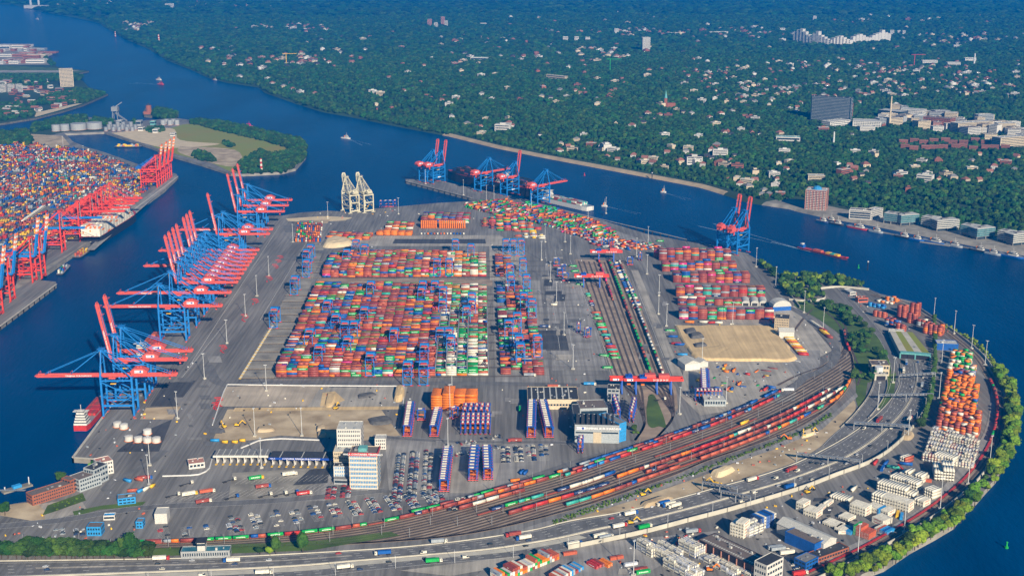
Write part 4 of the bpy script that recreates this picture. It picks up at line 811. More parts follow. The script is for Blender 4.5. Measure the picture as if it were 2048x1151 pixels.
# rail yard side rows
for k in range(36):
    t = k / 36.; x = 1160 + 58 * t + rc.uniform(-1, 1); y = 585 + 135 * t
    if rc.random() < .75: c = rc.choice(['maroon', 'rust', 'green', 'blue', 'teal', 'red', 'navy']); place('container', cont(12.19 if rc.random() < .7 else 6.06, 2.6, c), G(x + 14, y) + (0, 0, .1), rc.uniform(-.03, .03), f'{CNAME[c]} container, {od(k + 1)} down the left side of the rail yard', 'boxes beside the rail yard', size=12)
for k in range(30):
    t = k / 30.; x = 1233 + 46 * t; y = 527 + 96 * t
    if rc.random() < .8: c = rc.choice(['green', 'white', 'maroon', 'white', 'blue', 'rust']); place('container', cont(12.19 if rc.random() < .7 else 6.06, 2.6, c), G(x, y) + (0, 0, .1), .35, f'{CNAME[c]} container, {od(k + 1)} down the right side of the rail yard', 'boxes beside the rail yard', size=12)
for x, y, c in ((1146, 533, 'green'), (1150, 543, 'green'), (1208, 712, 'green'), (1215, 736, 'green'), (1160, 570, 'green'), (1340, 662, 'green'), (1346, 674, 'blue'), (1352, 688, 'red'), (1360, 690, 'blue'), (1365, 710, 'skyblue'), (1297, 488, 'green'), (1320, 483, 'green'), (1379, 645, 'orange'), (1408, 645, 'white'), (1425, 646, 'red'), (1436, 646, 'white')):
    place('container', cont(12.19, 2.6, c), G(x, y) + (0, 0, .1), rc.uniform(-.3, .3), f'{CNAME[c]} container standing alone on the asphalt near the rail yard ' + ('side' if x < 1250 else 'and the sand platform' if x > 1330 else 'quay road'), 'lone containers', size=13)
# swap body rows right of sand
for k in range(16): c = ['teal', 'rust', 'orange', 'white', 'maroon', 'orange', 'rust'][k % 7]; place('container', cont(12.19, 2.6, c, text=False), G(1524 + k * 1.9, 618 + k * 1.9) + (0, 0, .1), -.35, f'{CNAME[c]} box, {od(k + 1)} of the slanting row by the tan office', 'slanting row by the tan office', size=12)
for k in range(15): c = ['yellow', 'white', 'yellow', 'orange', 'rust'][k % 5] if k < 13 else 'red'; place('container', cont(12.19, 2.6, c, text=False), G(1578 + k * 2.1, 677 + k * 2.35) + (0, 0, .1), -.15, f'{CNAME[c]} box, {od(k + 1)} of the yellow row right of the sand platform', 'yellow row by the sand platform', size=12)
for k in range(13): place('container', cont(6.06, 2.6, 'white' if k < 9 else 'red', text=False), G(1622 + k * 2.3, 644 + k * 1.6) + (0, 0, .1), -.9, f'{"white" if k < 9 else "red"} short box, {od(k + 1)} of the upper row in the siding curve', 'short boxes in the siding curve', size=8)
for k in range(8): place('container', cont(7.5, 2.6, 'yellow' if k < 5 else 'maroon', text=False), G(1644 + k * 2.3, 662 + k * 2) + (0, 0, .1), -.5, f'{"yellow" if k < 5 else "dark red"} short box, {od(k + 1)} of the lower row in the siding curve', 'short boxes in the siding curve', size=8)
for k in range(34):
    x, y = rc.uniform(1395, 1560), rc.uniform(728, 785); c = rc.choice(['maroon', 'orange', 'red', 'blue', 'rust', 'yellow', 'green'])
    place('container', cont(rc.choice((6.06, 12.19)), rc.choice((.6, 2.4)), c, text=False), G(x, y) + (0, 0, .1), rc.choice((-.5, 1.1)) + rc.uniform(-.1, .1), f'{CNAME[c]} flat rack or box, {od(k + 1)} in the equipment park below the sand platform', 'equipment park boxes', size=9)
# port storage near the river (rust red stacks)
for x, y, n, r_, h_, pal, nm in ((1745, 632, 3, 3, 3, ['rust'], 'rust red stack by the turning road'), (1793, 633, 2, 4, 6, ['rust', 'maroon'], 'left tower of rust red boxes'), (1818, 632, 2, 4, 7, ['rust', 'maroon'], 'right tower of rust red boxes'), (1813, 645, 2, 3, 5, ['rust', 'maroon'], 'middle tower of rust red boxes'), (1768, 652, 3, 5, 4, ['blue', 'rust', 'maroon', 'grey'], 'blue and rust stack'),
                                (1790, 662, 2, 3, 4, ['rust', 'maroon'], 'small rust tower'), (1845, 666, 4, 5, 5, ['rust', 'maroon', 'orange'], 'rust red stack above the white shed'), (1832, 650, 3, 4, 3, ['maroon', 'grey', 'white', 'rust'], 'mixed stack at the river road'), (1735, 612, 4, 3, 2, ['blue', 'skyblue'], 'blue boxes by the river'), (1752, 603, 4, 3, 1, ['skyblue', 'orange', 'white'], 'low boxes by the river'), (1770, 600, 3, 4, 2, ['orange', 'blue', 'grey'], 'orange and blue boxes by the river')):
    O, U, V = frame((x, y), (x + 50, y + 9)); stacks(O, U, V, n, r_, lambda i, j, h_=h_: max(1, h_ - int(2 * hn(i, j, 3))), lambda i, j, t, pal=pal: rc.choice(pal), nm, L=6.06, pu=6.2, size=8, text=False, jit=.04)
# orange and green bay along the outer railway
for i in range(13):
    y = 714 + i * 12.0; x = 1899 - i * 2.4
    O, U, V = frame((x, y), (x + 60, y + 12)); pal = (['green', 'orange', 'white', 'green'] if i < 3 else ['white', 'maroon', 'blue', 'orange'] if i == 3 else ['orange'] * 14 + ['green', 'blue', 'maroon'] if i < 10 else ['orange', 'orange', 'rust', 'maroon', 'rust', 'white', 'orange'])
    stacks(O, U, V, 4 + (i > 1) + (i > 4) + (i > 9), 5, lambda i_, j: 2 + 3 * hn(i_ * .7, j * .7 + y, 2) + (i > 8), lambda a_, b_, t, pal=pal: rc.choice(pal), f'{od(i + 1)} bay along the outer railway', L=6.06, pu=6.2, size=8, text=False, jit=.04)
# tank containers
for i in range(7):
    O, U, V = frame((1862 - i * 3.2, 872 + i * 8.2), (1920, 886 + i * 8)); V2 = V
    O, U, V = O, V, -U
    stacks(O + (U * 0), U, np.array((U[1], -U[0], 0)), 1, 17 - (i == 0) * 1, lambda a_, b_: 2 + (hn(b_ * .4, i, 5) > .45) + (i < 2), lambda a_, b_, t: rc.choice(['white', 'white', 'silver', 'grey', 'navy', 'red', 'blue', 'white']), f'{od(i + 1)} file by the outer railway', pu=6.5, pv=2.9, h=2.6, tpl=lambda c: TANK.get(c, TANK['white']), kind='tank', what='framed tank', size=8)
def tanks(o, to, nc, nr, hf, name, pal=('white', 'silver', 'silver', 'grey', 'navy', 'white', 'blue')):
    O, U, V = frame(o, to); stacks(O, U, V, nc, nr, hf, lambda i, j, t: rc.choice(pal), name, pu=6.5, pv=2.75, h=2.6, tpl=lambda c: TANK[c], kind='tank', what='framed tank', size=8)
tanks((1272, 1098), (1312, 1121), 3, 4, lambda i, j: 2 + (i < 2) + (j < 2), 'tank stack nearest the noise wall'); tanks((1300, 1108), (1345, 1132), 4, 5, lambda i, j: 3 + (j > 2), 'second tank stack')
tanks((1325, 1132), (1370, 1156), 5, 6, lambda i, j: 3 - (i > 3) + (hn(i, j, 1) > .6), 'third tank stack'); tanks((1355, 1100), (1400, 1122), 3, 5, lambda i, j: 4 - (j > 3), 'grey stack by the long shed')
tanks((1395, 1118), (1450, 1146), 6, 4, lambda i, j: 2 - (hn(i, j, 5) > .5), 'low row by the long shed'); tanks((1420, 1112), (1490, 1148), 7, 3, lambda i, j: 1, 'tanks by the long shed'); tanks((1498, 1075), (1545, 1055), 3, 4, lambda i, j: 3 + (j > 1), 'tank stack beside the pale block')
# white refrigerated stacks
def reef(o, to, nfr, hh, name, c='white', deep=1, pal=None, L=12.19):
    """row of end-on boxes: o -> direction of the row, the boxes' long side runs to the back right"""
    O, A, B = frame(o, to); U = B; a = math.atan2(U[1], U[0])
    for d in range(deep):
        for j in range(nfr):
            h = hh(j, d) if callable(hh) else hh
            for t in range(h):
                vis = t >= h - 1 or d == 0 or j == nfr - 1 or j == 0 or t >= (hh(j, d - 1) if callable(hh) else hh)
                if not vis: continue
                cc = pal(j, t) if pal else c; p = O + A * ((j + .5) * 2.6) + U * ((d + .5) * (L + .5)) + np.array((0, 0, .15 + t * 2.9)) 
                place('container', cont(L, 2.9, cc, reefer=(cc == 'white')), p, a + math.pi, f'{"refrigerated " if cc == "white" else ""}{CNAME[cc]} container, {TIER[t]}, {od(j + 1)} from the left{", rear" if d else ""}, {name}', 'containers in the ' + name, size=15)
reef((1741, 1003), (1812, 1024), 14, lambda j, d: 3 if j < 13 else 3, 'long white front row'); reef((1752, 980), (1826, 1001), 14, lambda j, d: 3 - (j > 10), 'second white row'); reef((1777, 967), (1835, 985), 11, lambda j, d: 3, 'third white row'); reef((1797, 955), (1846, 970), 9, lambda j, d: 2 + (j in (2, 3, 6, 7, 8)), 'rear white row')
reef((1846, 991), (1862, 998), 4, 3, 'small white block at the curve'); reef((1826, 1007), (1842, 1013), 4, 2, 'low white block at the curve'); reef((1868, 960), (1902, 963), 7, lambda j, d: 3 + (j > 2), 'white block beside the tank rows', deep=2); reef((1866, 922), (1900, 932), 8, 3, 'pale block below the tank rows', deep=1)
reef((1698, 1024), (1726, 1033), 6, 3, 'white block with a step'); reef((1732, 1022), (1752, 1029), 5, 2, 'pale block right of the stepped block', pal=lambda j, t: 'white' if j < 4 else 'skyblue'); reef((1760, 1030), (1776, 1036), 3, 2, 'two white boxes by the fence'); reef((1658, 995), (1690, 1005), 7, 1, 'flat white row in the yard centre'); reef((1645, 1010), (1652, 1012), 2, 1, 'white pair in the yard centre'); reef((1632, 1021), (1640, 1023), 2, 1, 'lone white pair nearer the shed')
reef((1591, 1020), (1606, 1025), 3, 3, 'tall white block near the noise wall'); reef((1606, 1029), (1622, 1034), 5, 2, 'stepped white block near the noise wall'); reef((1700, 983), (1704, 984), 1, 1, 'lone white box on the open yard')
reef((1644, 1048), (1668, 1057), 6, 1, 'white row near the pitched shed'); reef((1668, 1060), (1690, 1067), 6, 1, 'lower white row near the pitched shed', pal=lambda j, t: 'white' if j < 4 else 'skyblue'); reef((1676, 1036), (1692, 1042), 4, 1, 'four white boxes with a red name'); reef((1705, 1068), (1735, 1079), 6, lambda j, d: 2 + (j < 3), 'orange red stack by the fence', pal=lambda j, t: 'green' if j < 1 else 'rust'); reef((1748, 1060), (1776, 1071), 5, lambda j, d: 1, 'blue and rust boxes by the fence', pal=lambda j, t: ['white', 'rust', 'skyblue', 'blue', 'skyblue'][j])
O, U, V = frame((1743, 1043), (1772, 1056)); stacks(O, U, V, 1, 5, lambda i, j: 2, lambda i, j, t: 'white', 'white pair with pink lettering', size=15)
reef((1798, 922), (1808, 926), 3, 2, 'white block behind the red box', pal=lambda j, t: ['white', 'white', 'rust'][j]); reef((1745, 930), (1760, 933), 1, 1, 'red box beside white stack', c='red')
for x, y, c, a in ((1765, 938, 'blue', 1.1), (1786, 935, 'teal', -.2), (1812, 929, 'blue', -.2), (1772, 927, 'blue', 1), (1800, 945, 'red', .9), (1850, 962, 'rust', -.35), (1845, 953, 'white', -.35), (1690, 1066, 'white', 0), (1795, 1030, 'yellow', 1.2), (1803, 1034, 'skyblue', 1.2), (1510, 1055, 'grey', -.35)):
    place('container', cont(12.19, 2.7, c), G(x, y) + (0, 0, .1), a, f'{CNAME[c]} container standing apart between the white stacks, by ' + ('the noise wall' if x < 1800 else 'the tank rows'), 'boxes between the white stacks', size=16)
# blue/white slim stack, pale square block
reef((1520, 1062), (1545, 1052), 8, 4, 'blue and white end-on stack', pal=lambda j, t: ['navy', 'blue', 'white', 'blue', 'blue', 'navy', 'blue', 'white'][j]); reef((1459, 1070), (1480, 1076), 5, lambda j, d: 5 - (j < 2) * 1, 'pale block with open frames')
# bottom edge yards
O, U, V = frame((1002, 1165), (1110, 1121)); A = -V
for k in range(24):
    for t in range(2 + (hn(k * .3, 2, 2) > .5)):
        c = rc.choice(['rust', 'rust', 'white', 'grey', 'maroon', 'white', 'silver', 'orange', 'green']); p = O + U * (k * 2.7) + V * 6 + np.array((0, 0, .15 + 2.7 * t))
        place('container', cont(12.19, 2.7, c), p, math.atan2(V[1], V[0]), f'{CNAME[c]} container, {TIER[t]}, {od(k + 1)} from left, stack at the bottom edge', 'stack at the bottom edge', size=16)
for k in range(14):
    c = rc.choice(['white', 'rust', 'skyblue', 'maroon', 'grey']); p = G(1110 + 3.5 * k, 1162 - 2.2 * k, 0)
    for t in range(1 + (k < 9)): place('container', cont(12.19, 2.7, c), p + (0, 0, .1 + 2.7 * t), math.atan2(V[1], V[0]), f'{CNAME[c]} container, {TIER[t]}, {od(k + 1)} from left in the right-hand bottom stack', 'right-hand stack at the bottom edge', size=16)
for gi_, (x, y, c, a) in enumerate(((1185, 1132, 'red', -.9), (1191, 1129, 'red', -.9), (1197, 1127, 'maroon', -.9), (1208, 1129, 'orange', -.9), (1213, 1126, 'orange', -.9), (1233, 1117, 'rust', .35), (1261, 1130, 'silver', .3), (1281, 1140, 'maroon', .3), (1286, 1145, 'green', .3), (1140, 1108, 'rust', .3))):
    place('container', cont(12.19, 2.7, c), G(x, y) + (0, 0, .1), a, f'{CNAME[c]} container on the yard below the noise wall, ' + (f'{od(gi_ + 1)} in the slanting group' if a < 0 else ['leftmost', 'second', 'third', 'fourth', 'farthest'][gi_ - 5] + ' of the loose group'), 'loose boxes below the noise wall', size=17)
for x, y, c, a in ((265, 982, 'rust', .25), (282, 982, 'skyblue', 1.1), (293, 978, 'white', 1.1), (255, 962, 'skyblue', -.5), (278, 960, 'rust', -.3), (305, 973, 'yellow', 1.1), (1044, 945, 'blue', 1.2), (1051, 946, 'blue', 1.2), (1030, 962, 'orange', .3), (430, 882, 'skyblue', 0), (450, 885, 'yellow', -.1), (470, 885, 'yellow', -.1), (485, 882, 'yellow', 0), (1108, 610, 'white', 0)):
    place('container', cont(6.06 if c == 'yellow' else 9, 2.6, c, text=False), G(x, y) + (0, 0, .1), a, f'{CNAME[c]} site container standing alone near ' + ('the brick quay office' if x < 320 else 'the excavated site' if x < 500 else 'the rail tracks'), 'site containers', size=10)
# opposite terminal (left bank)
qe = GL([(181, 484), (327, 381)]); Ue = (qe[1] - qe[0]) / np.linalg.norm(qe[1] - qe[0]); Ve = np.array((-Ue[1], Ue[0], 0))
PE = ['yellow'] * 4 + ['brown'] * 4 + ['orange'] * 2 + ['rust'] * 4 + ['navy', 'blue', 'grey', 'grey', 'white'] + ['blue'] * 4 + ['maroon'] * 3 + ['navy'] * 2 + ['grey'] * 2 + ['white'] + ['red'] * 2 + ['teal']
for poly, d, hm_, sd_ in (([(-60, 285), (70, 288), (160, 298), (205, 310), (290, 345), (325, 362), (150, 475), (60, 520), (-60, 560)], .74, 2.4, 21),):
    scatter_yard(poly, Ue, Ve, 'opposite terminal yard', PE, 13.0, 4.2, d, hm_, sd_, 6, (12.19,), 6, True)
place('container', cont(12.19, 2.75, 'white', text=False), (0, 0, -999), 0, 'x') if False else None
for k in range(16):
    for t in range(2): place('container', cont(12.19, 2.75, 'white', text=False), G(48 + k * 2.6, 445 - k * 1.9) + (0, 0, .1 + 2.75 * t), math.pi / 2 - .4, f'white container, {TIER[t]}, {od(k + 1)} of the white line on the opposite terminal', 'white line on the opposite terminal', size=8)
flush('container', 'container', 'further_containers', 'thousands of stacked shipping containers in many colours across both terminals')
flush('tank', 'tank container', 'further_tank_containers', 'silver and white tank containers stacked in frames')
flush('wagon', 'rail wagon', 'further_wagons', 'container flat wagons standing on the tracks')
# ------------------------------------------------------------------ cranes. local frame: +x to the water, y along the quay, origin at the landside... waterside rail x=0, landside x=-32
def quay_crane(up=False, blue='crane_blue', red='crane_red', boomc=None, tip=None, lod=1, outreach=66, back=80, gh=44, house_logo=True, txt='TERMINAL BURCHARDKAI', hs=1.0, girderc=None):
    bc = boomc or red; gc = girderc or bc; w2 = 9.5; parts = []
    for x, wd in ((0, 2.0), (-33, 2.0)):
        for y in (-w2, w2): parts.append(('leg', MB().box(x - wd / 2, x + wd / 2, y - .9, y + .9, 1.6, gh + (4 if x == 0 else 1), blue)))
    pf = MB()
    for y in (-w2, w2):
        pf.box(-32, -1, y - .7, y + .7, 12.5, 14.6, blue); pf.beam((-32, y, gh - 2), (-1, y, gh - 2), 1.2, 1.4, blue)
        pf.beam((-1, y, gh - 4), (-32, y, 24), .9, .9, blue); pf.beam((-32, y, 24), (-1, y, 24), .7, .7, blue); pf.beam((-16, y, 14.6), (-1, y, 24), .6, .6, blue); pf.beam((-16, y, 14.6), (-32, y, 24), .6, .6, blue)
    for x in (0, -33):
        pf.box(x - .8, x + .8, -w2 + .9, w2 - .9, 3, 5.2, blue); pf.box(x - .7, x + .7, -w2 + .9, w2 - .9, gh - 1, gh + 1, blue); pf.box(x - .6, x + .6, -w2 + .9, w2 - .9, 19, 20.5, blue)
    parts.append(('portal_frame', pf))
    for x in (0, -33):
        for y in (-w2, w2): bg = MB(); parts.append(('bogie', bg)); bg.box(x - .5, x + .5, y - 4, y + 4, 1.0, 1.6, red); [bg.box(x - .4, x + .4, y + k * 1.7 - .6, y + k * 1.7 + .6, .1, 1.0, red) for k in range(-2, 3)]
    g = MB()
    for y in (-2.6, 2.6): g.box(-back, 4, y - .6, y + .6, gh + .3, gh + 2.7, gc)
    for i in range(9): x = -back + 1 + i * (back + 2) / 9; g.box(x, x + .8, -1.85, 1.85, gh + .4, gh + 1.6, gc)
    for y in (-3.9, 3.9): g.box(-back, 4, y - .5, y + .5, gh + .3, gh + .5, gc); g.beam((-back, y * 1.1, gh + 1.5), (4, y * 1.1, gh + 1.5), .12, .12, gc)
    for i in range(5): x = -back + 2 + i * 3; g.box(x, x + .3, -4, 4, gh + 3, gh + 5, gc)
    g.box(-back + 8, -back + 10, -4, -3, gh - 5, gh, gc)
    parts.append(('girder', g))
    # boom
    bm = MB(); L = outreach
    for y in (-2.6, 2.6):
        if tip:
            n = 7; cut = L * .58
            bm.box(0, cut, y - .75, y + .75, -1.4, 1.4, bc)
            for i in range(n): bm.box(cut + (L - cut) * i / n, cut + (L - cut) * (i + 1) / n, y - .75, y + .75, -1.4, 1.4, 'paint_white' if i % 2 else 'paint_orange')
        else: bm.box(0, L, y - .75, y + .75, -1.3, 1.3, bc)
        bm.beam((0, y * 1.6, .6), (L, y * 1.6, .6), .12, .12, bc); bm.box(0, L, y * 1.45 - .35, y * 1.45 + .35, -.7, -.55, bc)
    for i in range(14): x = L * (i + .3) / 14; bm.box(x, x + .7, -1.85, 1.85, -.9, .2, bc)
    for x in (L * .44, L * .8, L - 3): bm.beam((x, -3, 1.3), (x, -3, 4.5), .3, .3, bc); bm.beam((x, 3, 1.3), (x, 3, 4.5), .3, .3, bc); bm.beam((x, -3, 4.5), (x, 3, 4.5), .3, .3, bc)
    bm.box(L, L + 2, -3, 3, -.4, .6, bc)
    ang = R(-80) if up else 0; boom_loc = (4, 0, gh + 1.7)
    subs = []
    if txt: subs.append(('lettering', text_mesh(txt, 1.7, 'lettering_white', .06), (L * .32, -3.42, 0.0), (R(90), 0, 0))); subs.append(('lettering', text_mesh(txt, 1.7, 'lettering_white', .06), (L * .32, 3.42, 0), (R(90), 0, R(180))))
    parts.append(('boom', bm, boom_loc, (0, ang, 0), subs))
    # a-frame mast and stays
    top = gh + 30; a = MB()
    for y in (-w2, w2): a.beam((0, y, gh + 3.5), (-1, y * .32, top), 1.3, 1.3, blue); a.beam((-33, y, gh + 1), (-2, y * .34, top - 1), .9, .9, blue)
    a.box(-3, 1.5, -3.6, 3.6, top - .6, top + 1.2, blue); a.box(-4.5, 3, -4.4, 4.4, top + 1.2, top + 1.5, blue); a.beam((0, -6, gh + 15), (0, 6, gh + 15), .7, .7, blue); a.beam((-.6, -4, top - 8), (-.6, 4, top - 8), .7, .7, blue)
    for y in (-4, 4):
        for x in (-4, 0, 2.6): a.beam((x, y, top + 1.4), (x, y, top + 3), .15, .15, blue)
    a.beam((1.8, -2, gh), (1.8, -2, top), .8, 1.6, 'steel_grey')
    parts.append(('mast', a)); st = MB()
    for y in (-3, 3):
        st.beam((-2, y, top), (-back + 6, y, gh + 3), .55, .55, blue); st.beam((-2, y, top), (-36, y, gh + 3), .45, .45, blue)
        if not up:
            st.beam((0, y, top), (4 + L * .86, y, gh + 4.2), .5, .5, blue); st.beam((0, y, top), (4 + L * .44, y, gh + 4.2), .5, .5, blue)
        else:
            c, s = math.cos(R(80)), math.sin(R(80)); f = lambda d: (4 + d * c - 2 * s, y, gh + 3 + d * s)
            st.beam((0, y, top), f(L * .44), .4, .4, blue); st.beam(f(L * .44), f(L * .62), .3, .3, blue); st.beam(f(L * .62), f(L * .86), .3, .3, blue)
    parts.append(('stays', st))
    # machinery house: hexagonal side outline
    x0, x1 = -33 - 15 * hs, -33 + 1 * hs; m = MB(); prof = [(x0, gh + 3.1), (x1, gh + 3.1), (x1 + 1.5, gh + 6.5), (x1 - 3, gh + 10), (x0 + 4, gh + 10), (x0 - 1.5, gh + 6.5)]; V = [(x, -5, z) for x, z in prof] + [(x, 5, z) for x, z in prof]
    hc = red if not tip else 'paint_blue'
    m.add(V, [(0, 1, 2, 3, 4, 5), (11, 10, 9, 8, 7, 6)] + [((i + 1) % 6, i, i + 6, (i + 1) % 6 + 6) for i in range(6)], hc); m.box(x0 + 5, x0 + 7, -2, 2, gh + 10, gh + 11.2, hc); m.box(x1 - 8, x1 - 6, -2, 2, gh + 10, gh + 11, hc)
    hsub = []
    if house_logo:
        for sy, rz in ((-5.06, 0), (5.06, R(180))):
            cx = (x0 + x1) / 2; pl = MB().box(-4.6, 4.6, -.05, .05, -1.4, 1.4, 'lettering_white').box(1.0, 3.0, -.1, -.05, -1.0, 1.0, 'logo_blue'); hsub.append(('logo_panel', pl, (cx, sy, gh + 6.4), (0, 0, rz))); hsub.append(('lettering', text_mesh('HHLA', 1.5, 'logo_blue', .05), (cx - 1.9 * (1 if rz == 0 else -1), sy + (-.1 if rz == 0 else .1), gh + 6.4), (R(90), 0, rz)))
    parts.append(('machinery_house', m, None, None, hsub))
    tr = MB().box(-14, -7, -3.4, 3.4, gh - 2.2, gh - .4, red).box(-7, -4.5, -1.4, 1.4, gh - 5, gh - 1.4, 'glass_dark').box(-13.5, -7.5, -1.2, 1.2, gh - 9, gh - 8.2, 'paint_yellow')
    for x in (-13, -8): tr.beam((x, 0, gh - 8.2), (x, 0, gh - 2), .12, .12, 'paint_black')
    parts.append(('trolley', tr))
    if house_logo: parts.append(('logo_panel', MB().box(-20, -12, -w2 - .85, -w2 - .75, 12.6, 14.4, 'lettering_white').box(-15, -13.4, -w2 - .9, -w2 - .85, 12.8, 14.2, 'logo_blue')))
    return T('quay_crane', None, parts)
QD, QU = quay_crane(False), quay_crane(True)
def quay_put(tpl, px, py, towater, label, group, scale=1.0):
    p = G(px, py); a = math.atan2(towater[1], towater[0]); tpl.put(p, a, label, 'crane', group, scale)
qb = GL([(211, 830), (505, 441)]); dq = (qb[1] - qb[0]) / np.linalg.norm(qb[1] - qb[0]); wq = np.array((-dq[1], dq[0], 0))
if wq[0] > 0: wq = -wq
BURCH = [(828, 0), (795, 1), (776, 1), (679, 0), (650, 0), (628, 1), (619, 1), (609, 1), (600, 1), (591, 0), (583, 1), (575, 1), (567, 1), (558, 0), (523, 1), (513, 0), (474, 1), (461, 1), (449, 1)]
nb_ = 0
for k, (y, up) in enumerate(BURCH):
    x = 928 - .7547 * (y + 120); lb = ['boom lowered', 'boom raised'][up]
    quay_put(QU if up else QD, x, y, wq, f'blue legged quay crane with red {lb}, {od(k + 1)} from the near quay end', 'blue and red cranes on the west quay')
qa = GL([(867, 361), (1050, 398)]); da = (qa[1] - qa[0]) / np.linalg.norm(qa[1] - qa[0]); wa = np.array((-da[1], da[0], 0)); wa = wa if wa[1] > 0 else -wa
AD = quay_crane(False, 'crane_blue', 'crane_red', outreach=52, back=50, gh=36, txt=None); AU = quay_crane(True, 'crane_blue', 'crane_red', outreach=50, back=46, gh=36, txt=None)
for x, y, up, l in ((868, 361, 1, 'left of the raised pair at the pier head'), (884, 363, 1, 'right of the raised pair at the pier head'), (979, 379, 0, 'boom lowered over the black ship stern'), (1031, 388, 1, 'boom raised beside the dark container ship'), (1092, 406, 0, 'boom lowered, standing alone behind the ship')): quay_put(AU if up else AD, x, y, wa, 'blue crane with red girder, ' + l, 'cranes on the river pier')
qc = GL([(1295, 468), (1496, 508)]); dc = (qc[1] - qc[0]) / np.linalg.norm(qc[1] - qc[0]); wc = np.array((-dc[1], dc[0], 0)); wc = wc if wc[1] > 0 else -wc
AU2 = quay_crane(True, 'crane_blue', 'crane_red', outreach=50, back=44, gh=38, txt=None, hs=.6, house_logo=False)
for x, y, l in ((1466, 496, 'left'), (1487, 502, 'right')): quay_put(AU2, x, y, wc, f'blue crane with raised boom, {l} of the river quay pair by the tall stacks', 'pair of cranes on the river quay')
# cream cranes at the north basin
CU = quay_crane(True, 'crane_cream', 'crane_cream', outreach=34, back=30, gh=34, txt=None, hs=.4, house_logo=False)
for x, y, l in ((694, 420, 'left'), (722, 419, 'right')): quay_put(CU, x, y, np.array((-.55, .83, 0)), f'old cream coloured quay crane, {l} of the pair on the north shore', 'old cream cranes', scale=1.0)
# opposite terminal cranes: red with striped blue booms
we = -wq; ED = quay_crane(False, 'crane_scarlet', 'crane_scarlet', 'crane_blue', tip=True, outreach=60, back=40, gh=38, txt=None, hs=.8, house_logo=False); EU = quay_crane(True, 'crane_scarlet', 'crane_scarlet', 'crane_blue', tip=True, outreach=60, back=40, gh=38, txt=None, hs=.8, house_logo=False); ER = quay_crane(False, 'crane_scarlet', 'crane_scarlet', 'crane_scarlet', tip=None, outreach=52, back=36, gh=36, txt=None, hs=.7, house_logo=False); ERU = quay_crane(True, 'crane_scarlet', 'crane_scarlet', 'crane_scarlet', tip=True, outreach=52, back=36, gh=36, txt=None, hs=.7, house_logo=False)
for k, (x, y, tp, l) in enumerate(((10, 628, EU, 'first'), (34, 598, EU, 'second'), (78, 560, EU, 'third'), (96, 552, EU, 'fourth'), (136, 500, ED, 'fifth'), (172, 478, ED, 'sixth'), (196, 462, ER, 'seventh'), (207, 454, ER, 'eighth'), (218, 446, ER, 'ninth'), (226, 440, ER, 'tenth'), (234, 434, ER, 'eleventh'), (325, 372, ERU, 'twelfth'), (334, 366, ERU, 'thirteenth'), (342, 360, ERU, 'fourteenth'), (350, 354, ERU, 'fifteenth'))):
    quay_put(tp, x - 8, y + 2, we, f'red quay crane on the opposite terminal, {l} from the near end, {"blue striped boom" if tp in (ED, EU) else "red boom"}', 'red cranes on the opposite terminal')
# yard cranes
def yard_crane():
    b = 'crane_deep_blue'; ps = []; Ld = 29.5; Lw = 10.0; hh = 21
    for x in (0, Lw):
        for y in (0, Ld): ps.append(('leg', MB().box(x - .4, x + .4, y - .45, y + .45, 1.2, hh, 'crane_blue')))
    f = MB()
    for x in (0, Lw): f.box(x - .45, x + .45, -.5, Ld + .5, hh, hh + 1.2, b)
    for y in (0, Ld): f.box(0.4, Lw - .4, y - .4, y + .4, 1.4, 2.4, 'crane_blue'); f.box(.5, Lw - .5, y - .4, y + .4, hh, hh + 1.0, b); f.beam((0, y, 10), (Lw, y, 3), .3, .3, 'crane_blue'); f.beam((0, y, 10), (Lw, y, hh), .3, .3, 'crane_blue')
    ps.append(('frame', f)); ps += [('bogie', MB().box(x - 1.8, x + 1.8, y - .5, y + .5, .2, 1.2, 'paint_red')) for x in (0, Lw) for y in (0, Ld)]; t = MB().box(-.3, Lw + .3, 9, 13, hh + 1.3, hh + 2, 'steel_grey').box(1.5, Lw - 1.5, 9.6, 12.4, hh + 2, hh + 3.4, 'paint_red'); ps.append(('trolley', t))
    ps.append(('platform', MB().box(-.9, Lw + .9, 13.6, 20, hh + 1.5, hh + 2.0, 'crane_deep_blue').box(-.2, Lw + .2, 14.2, 19.4, hh + 2.0, hh + 4.4, 'crane_blue')))
    ps.append(('spreader', MB().box(-1, Lw + 1, 10, 12.4, 15, 15.6, 'paint_red').beam((2, 11, 15), (2, 11, hh + 2), .15, .15, 'paint_black').beam((Lw - 2, 11, 15), (Lw - 2, 11, hh + 2), .15, .15, 'paint_black'))); ps.append(('cab', MB().box(Lw - 1, Lw + 1.4, 14.5, 17, hh - 2.6, hh, 'paint_red')))
    return T('yard_crane', None, ps)
YC = yard_crane(); ang0 = math.atan2(U0[1], U0[0]); spots = []
for zx, zy in ((1615,270),(1660,290),(1705,290),(1715,400),(1640,430),(1645,485),(1735,490),(1720,600),(1765,620),(1630,735),(1680,695),(1690,820),(1700,885),(1800,850),(750,295),(805,310),(700,345),(1325,290),(1415,310),(1290,385),(1220,405),(845,510),(1140,520),(1210,510),(1130,570),(1255,572),(1255,612),(1420,595),(1420,640),(1390,672),(595,625),(800,685),(640,710),(750,740),(690,760),(490,795),(970,815),(1240,780),(1290,780),(705,850),(545,885),(1145,905),(840,930),(1055,965),(1147,962),(490,320),(465,352),(465,412),(395,510),(295,660),(1300,830)):
    p = G(450 + zx / 2.877, 380 + zy / 2.877, 24) - O0; spots.append((round((float(p @ V0) - 17) / BP), float(p @ U0) - 5))
spots = [(k, u, 1 + sum(1 for q in spots if q[0] == k and q[1] < u)) for k, u in spots]
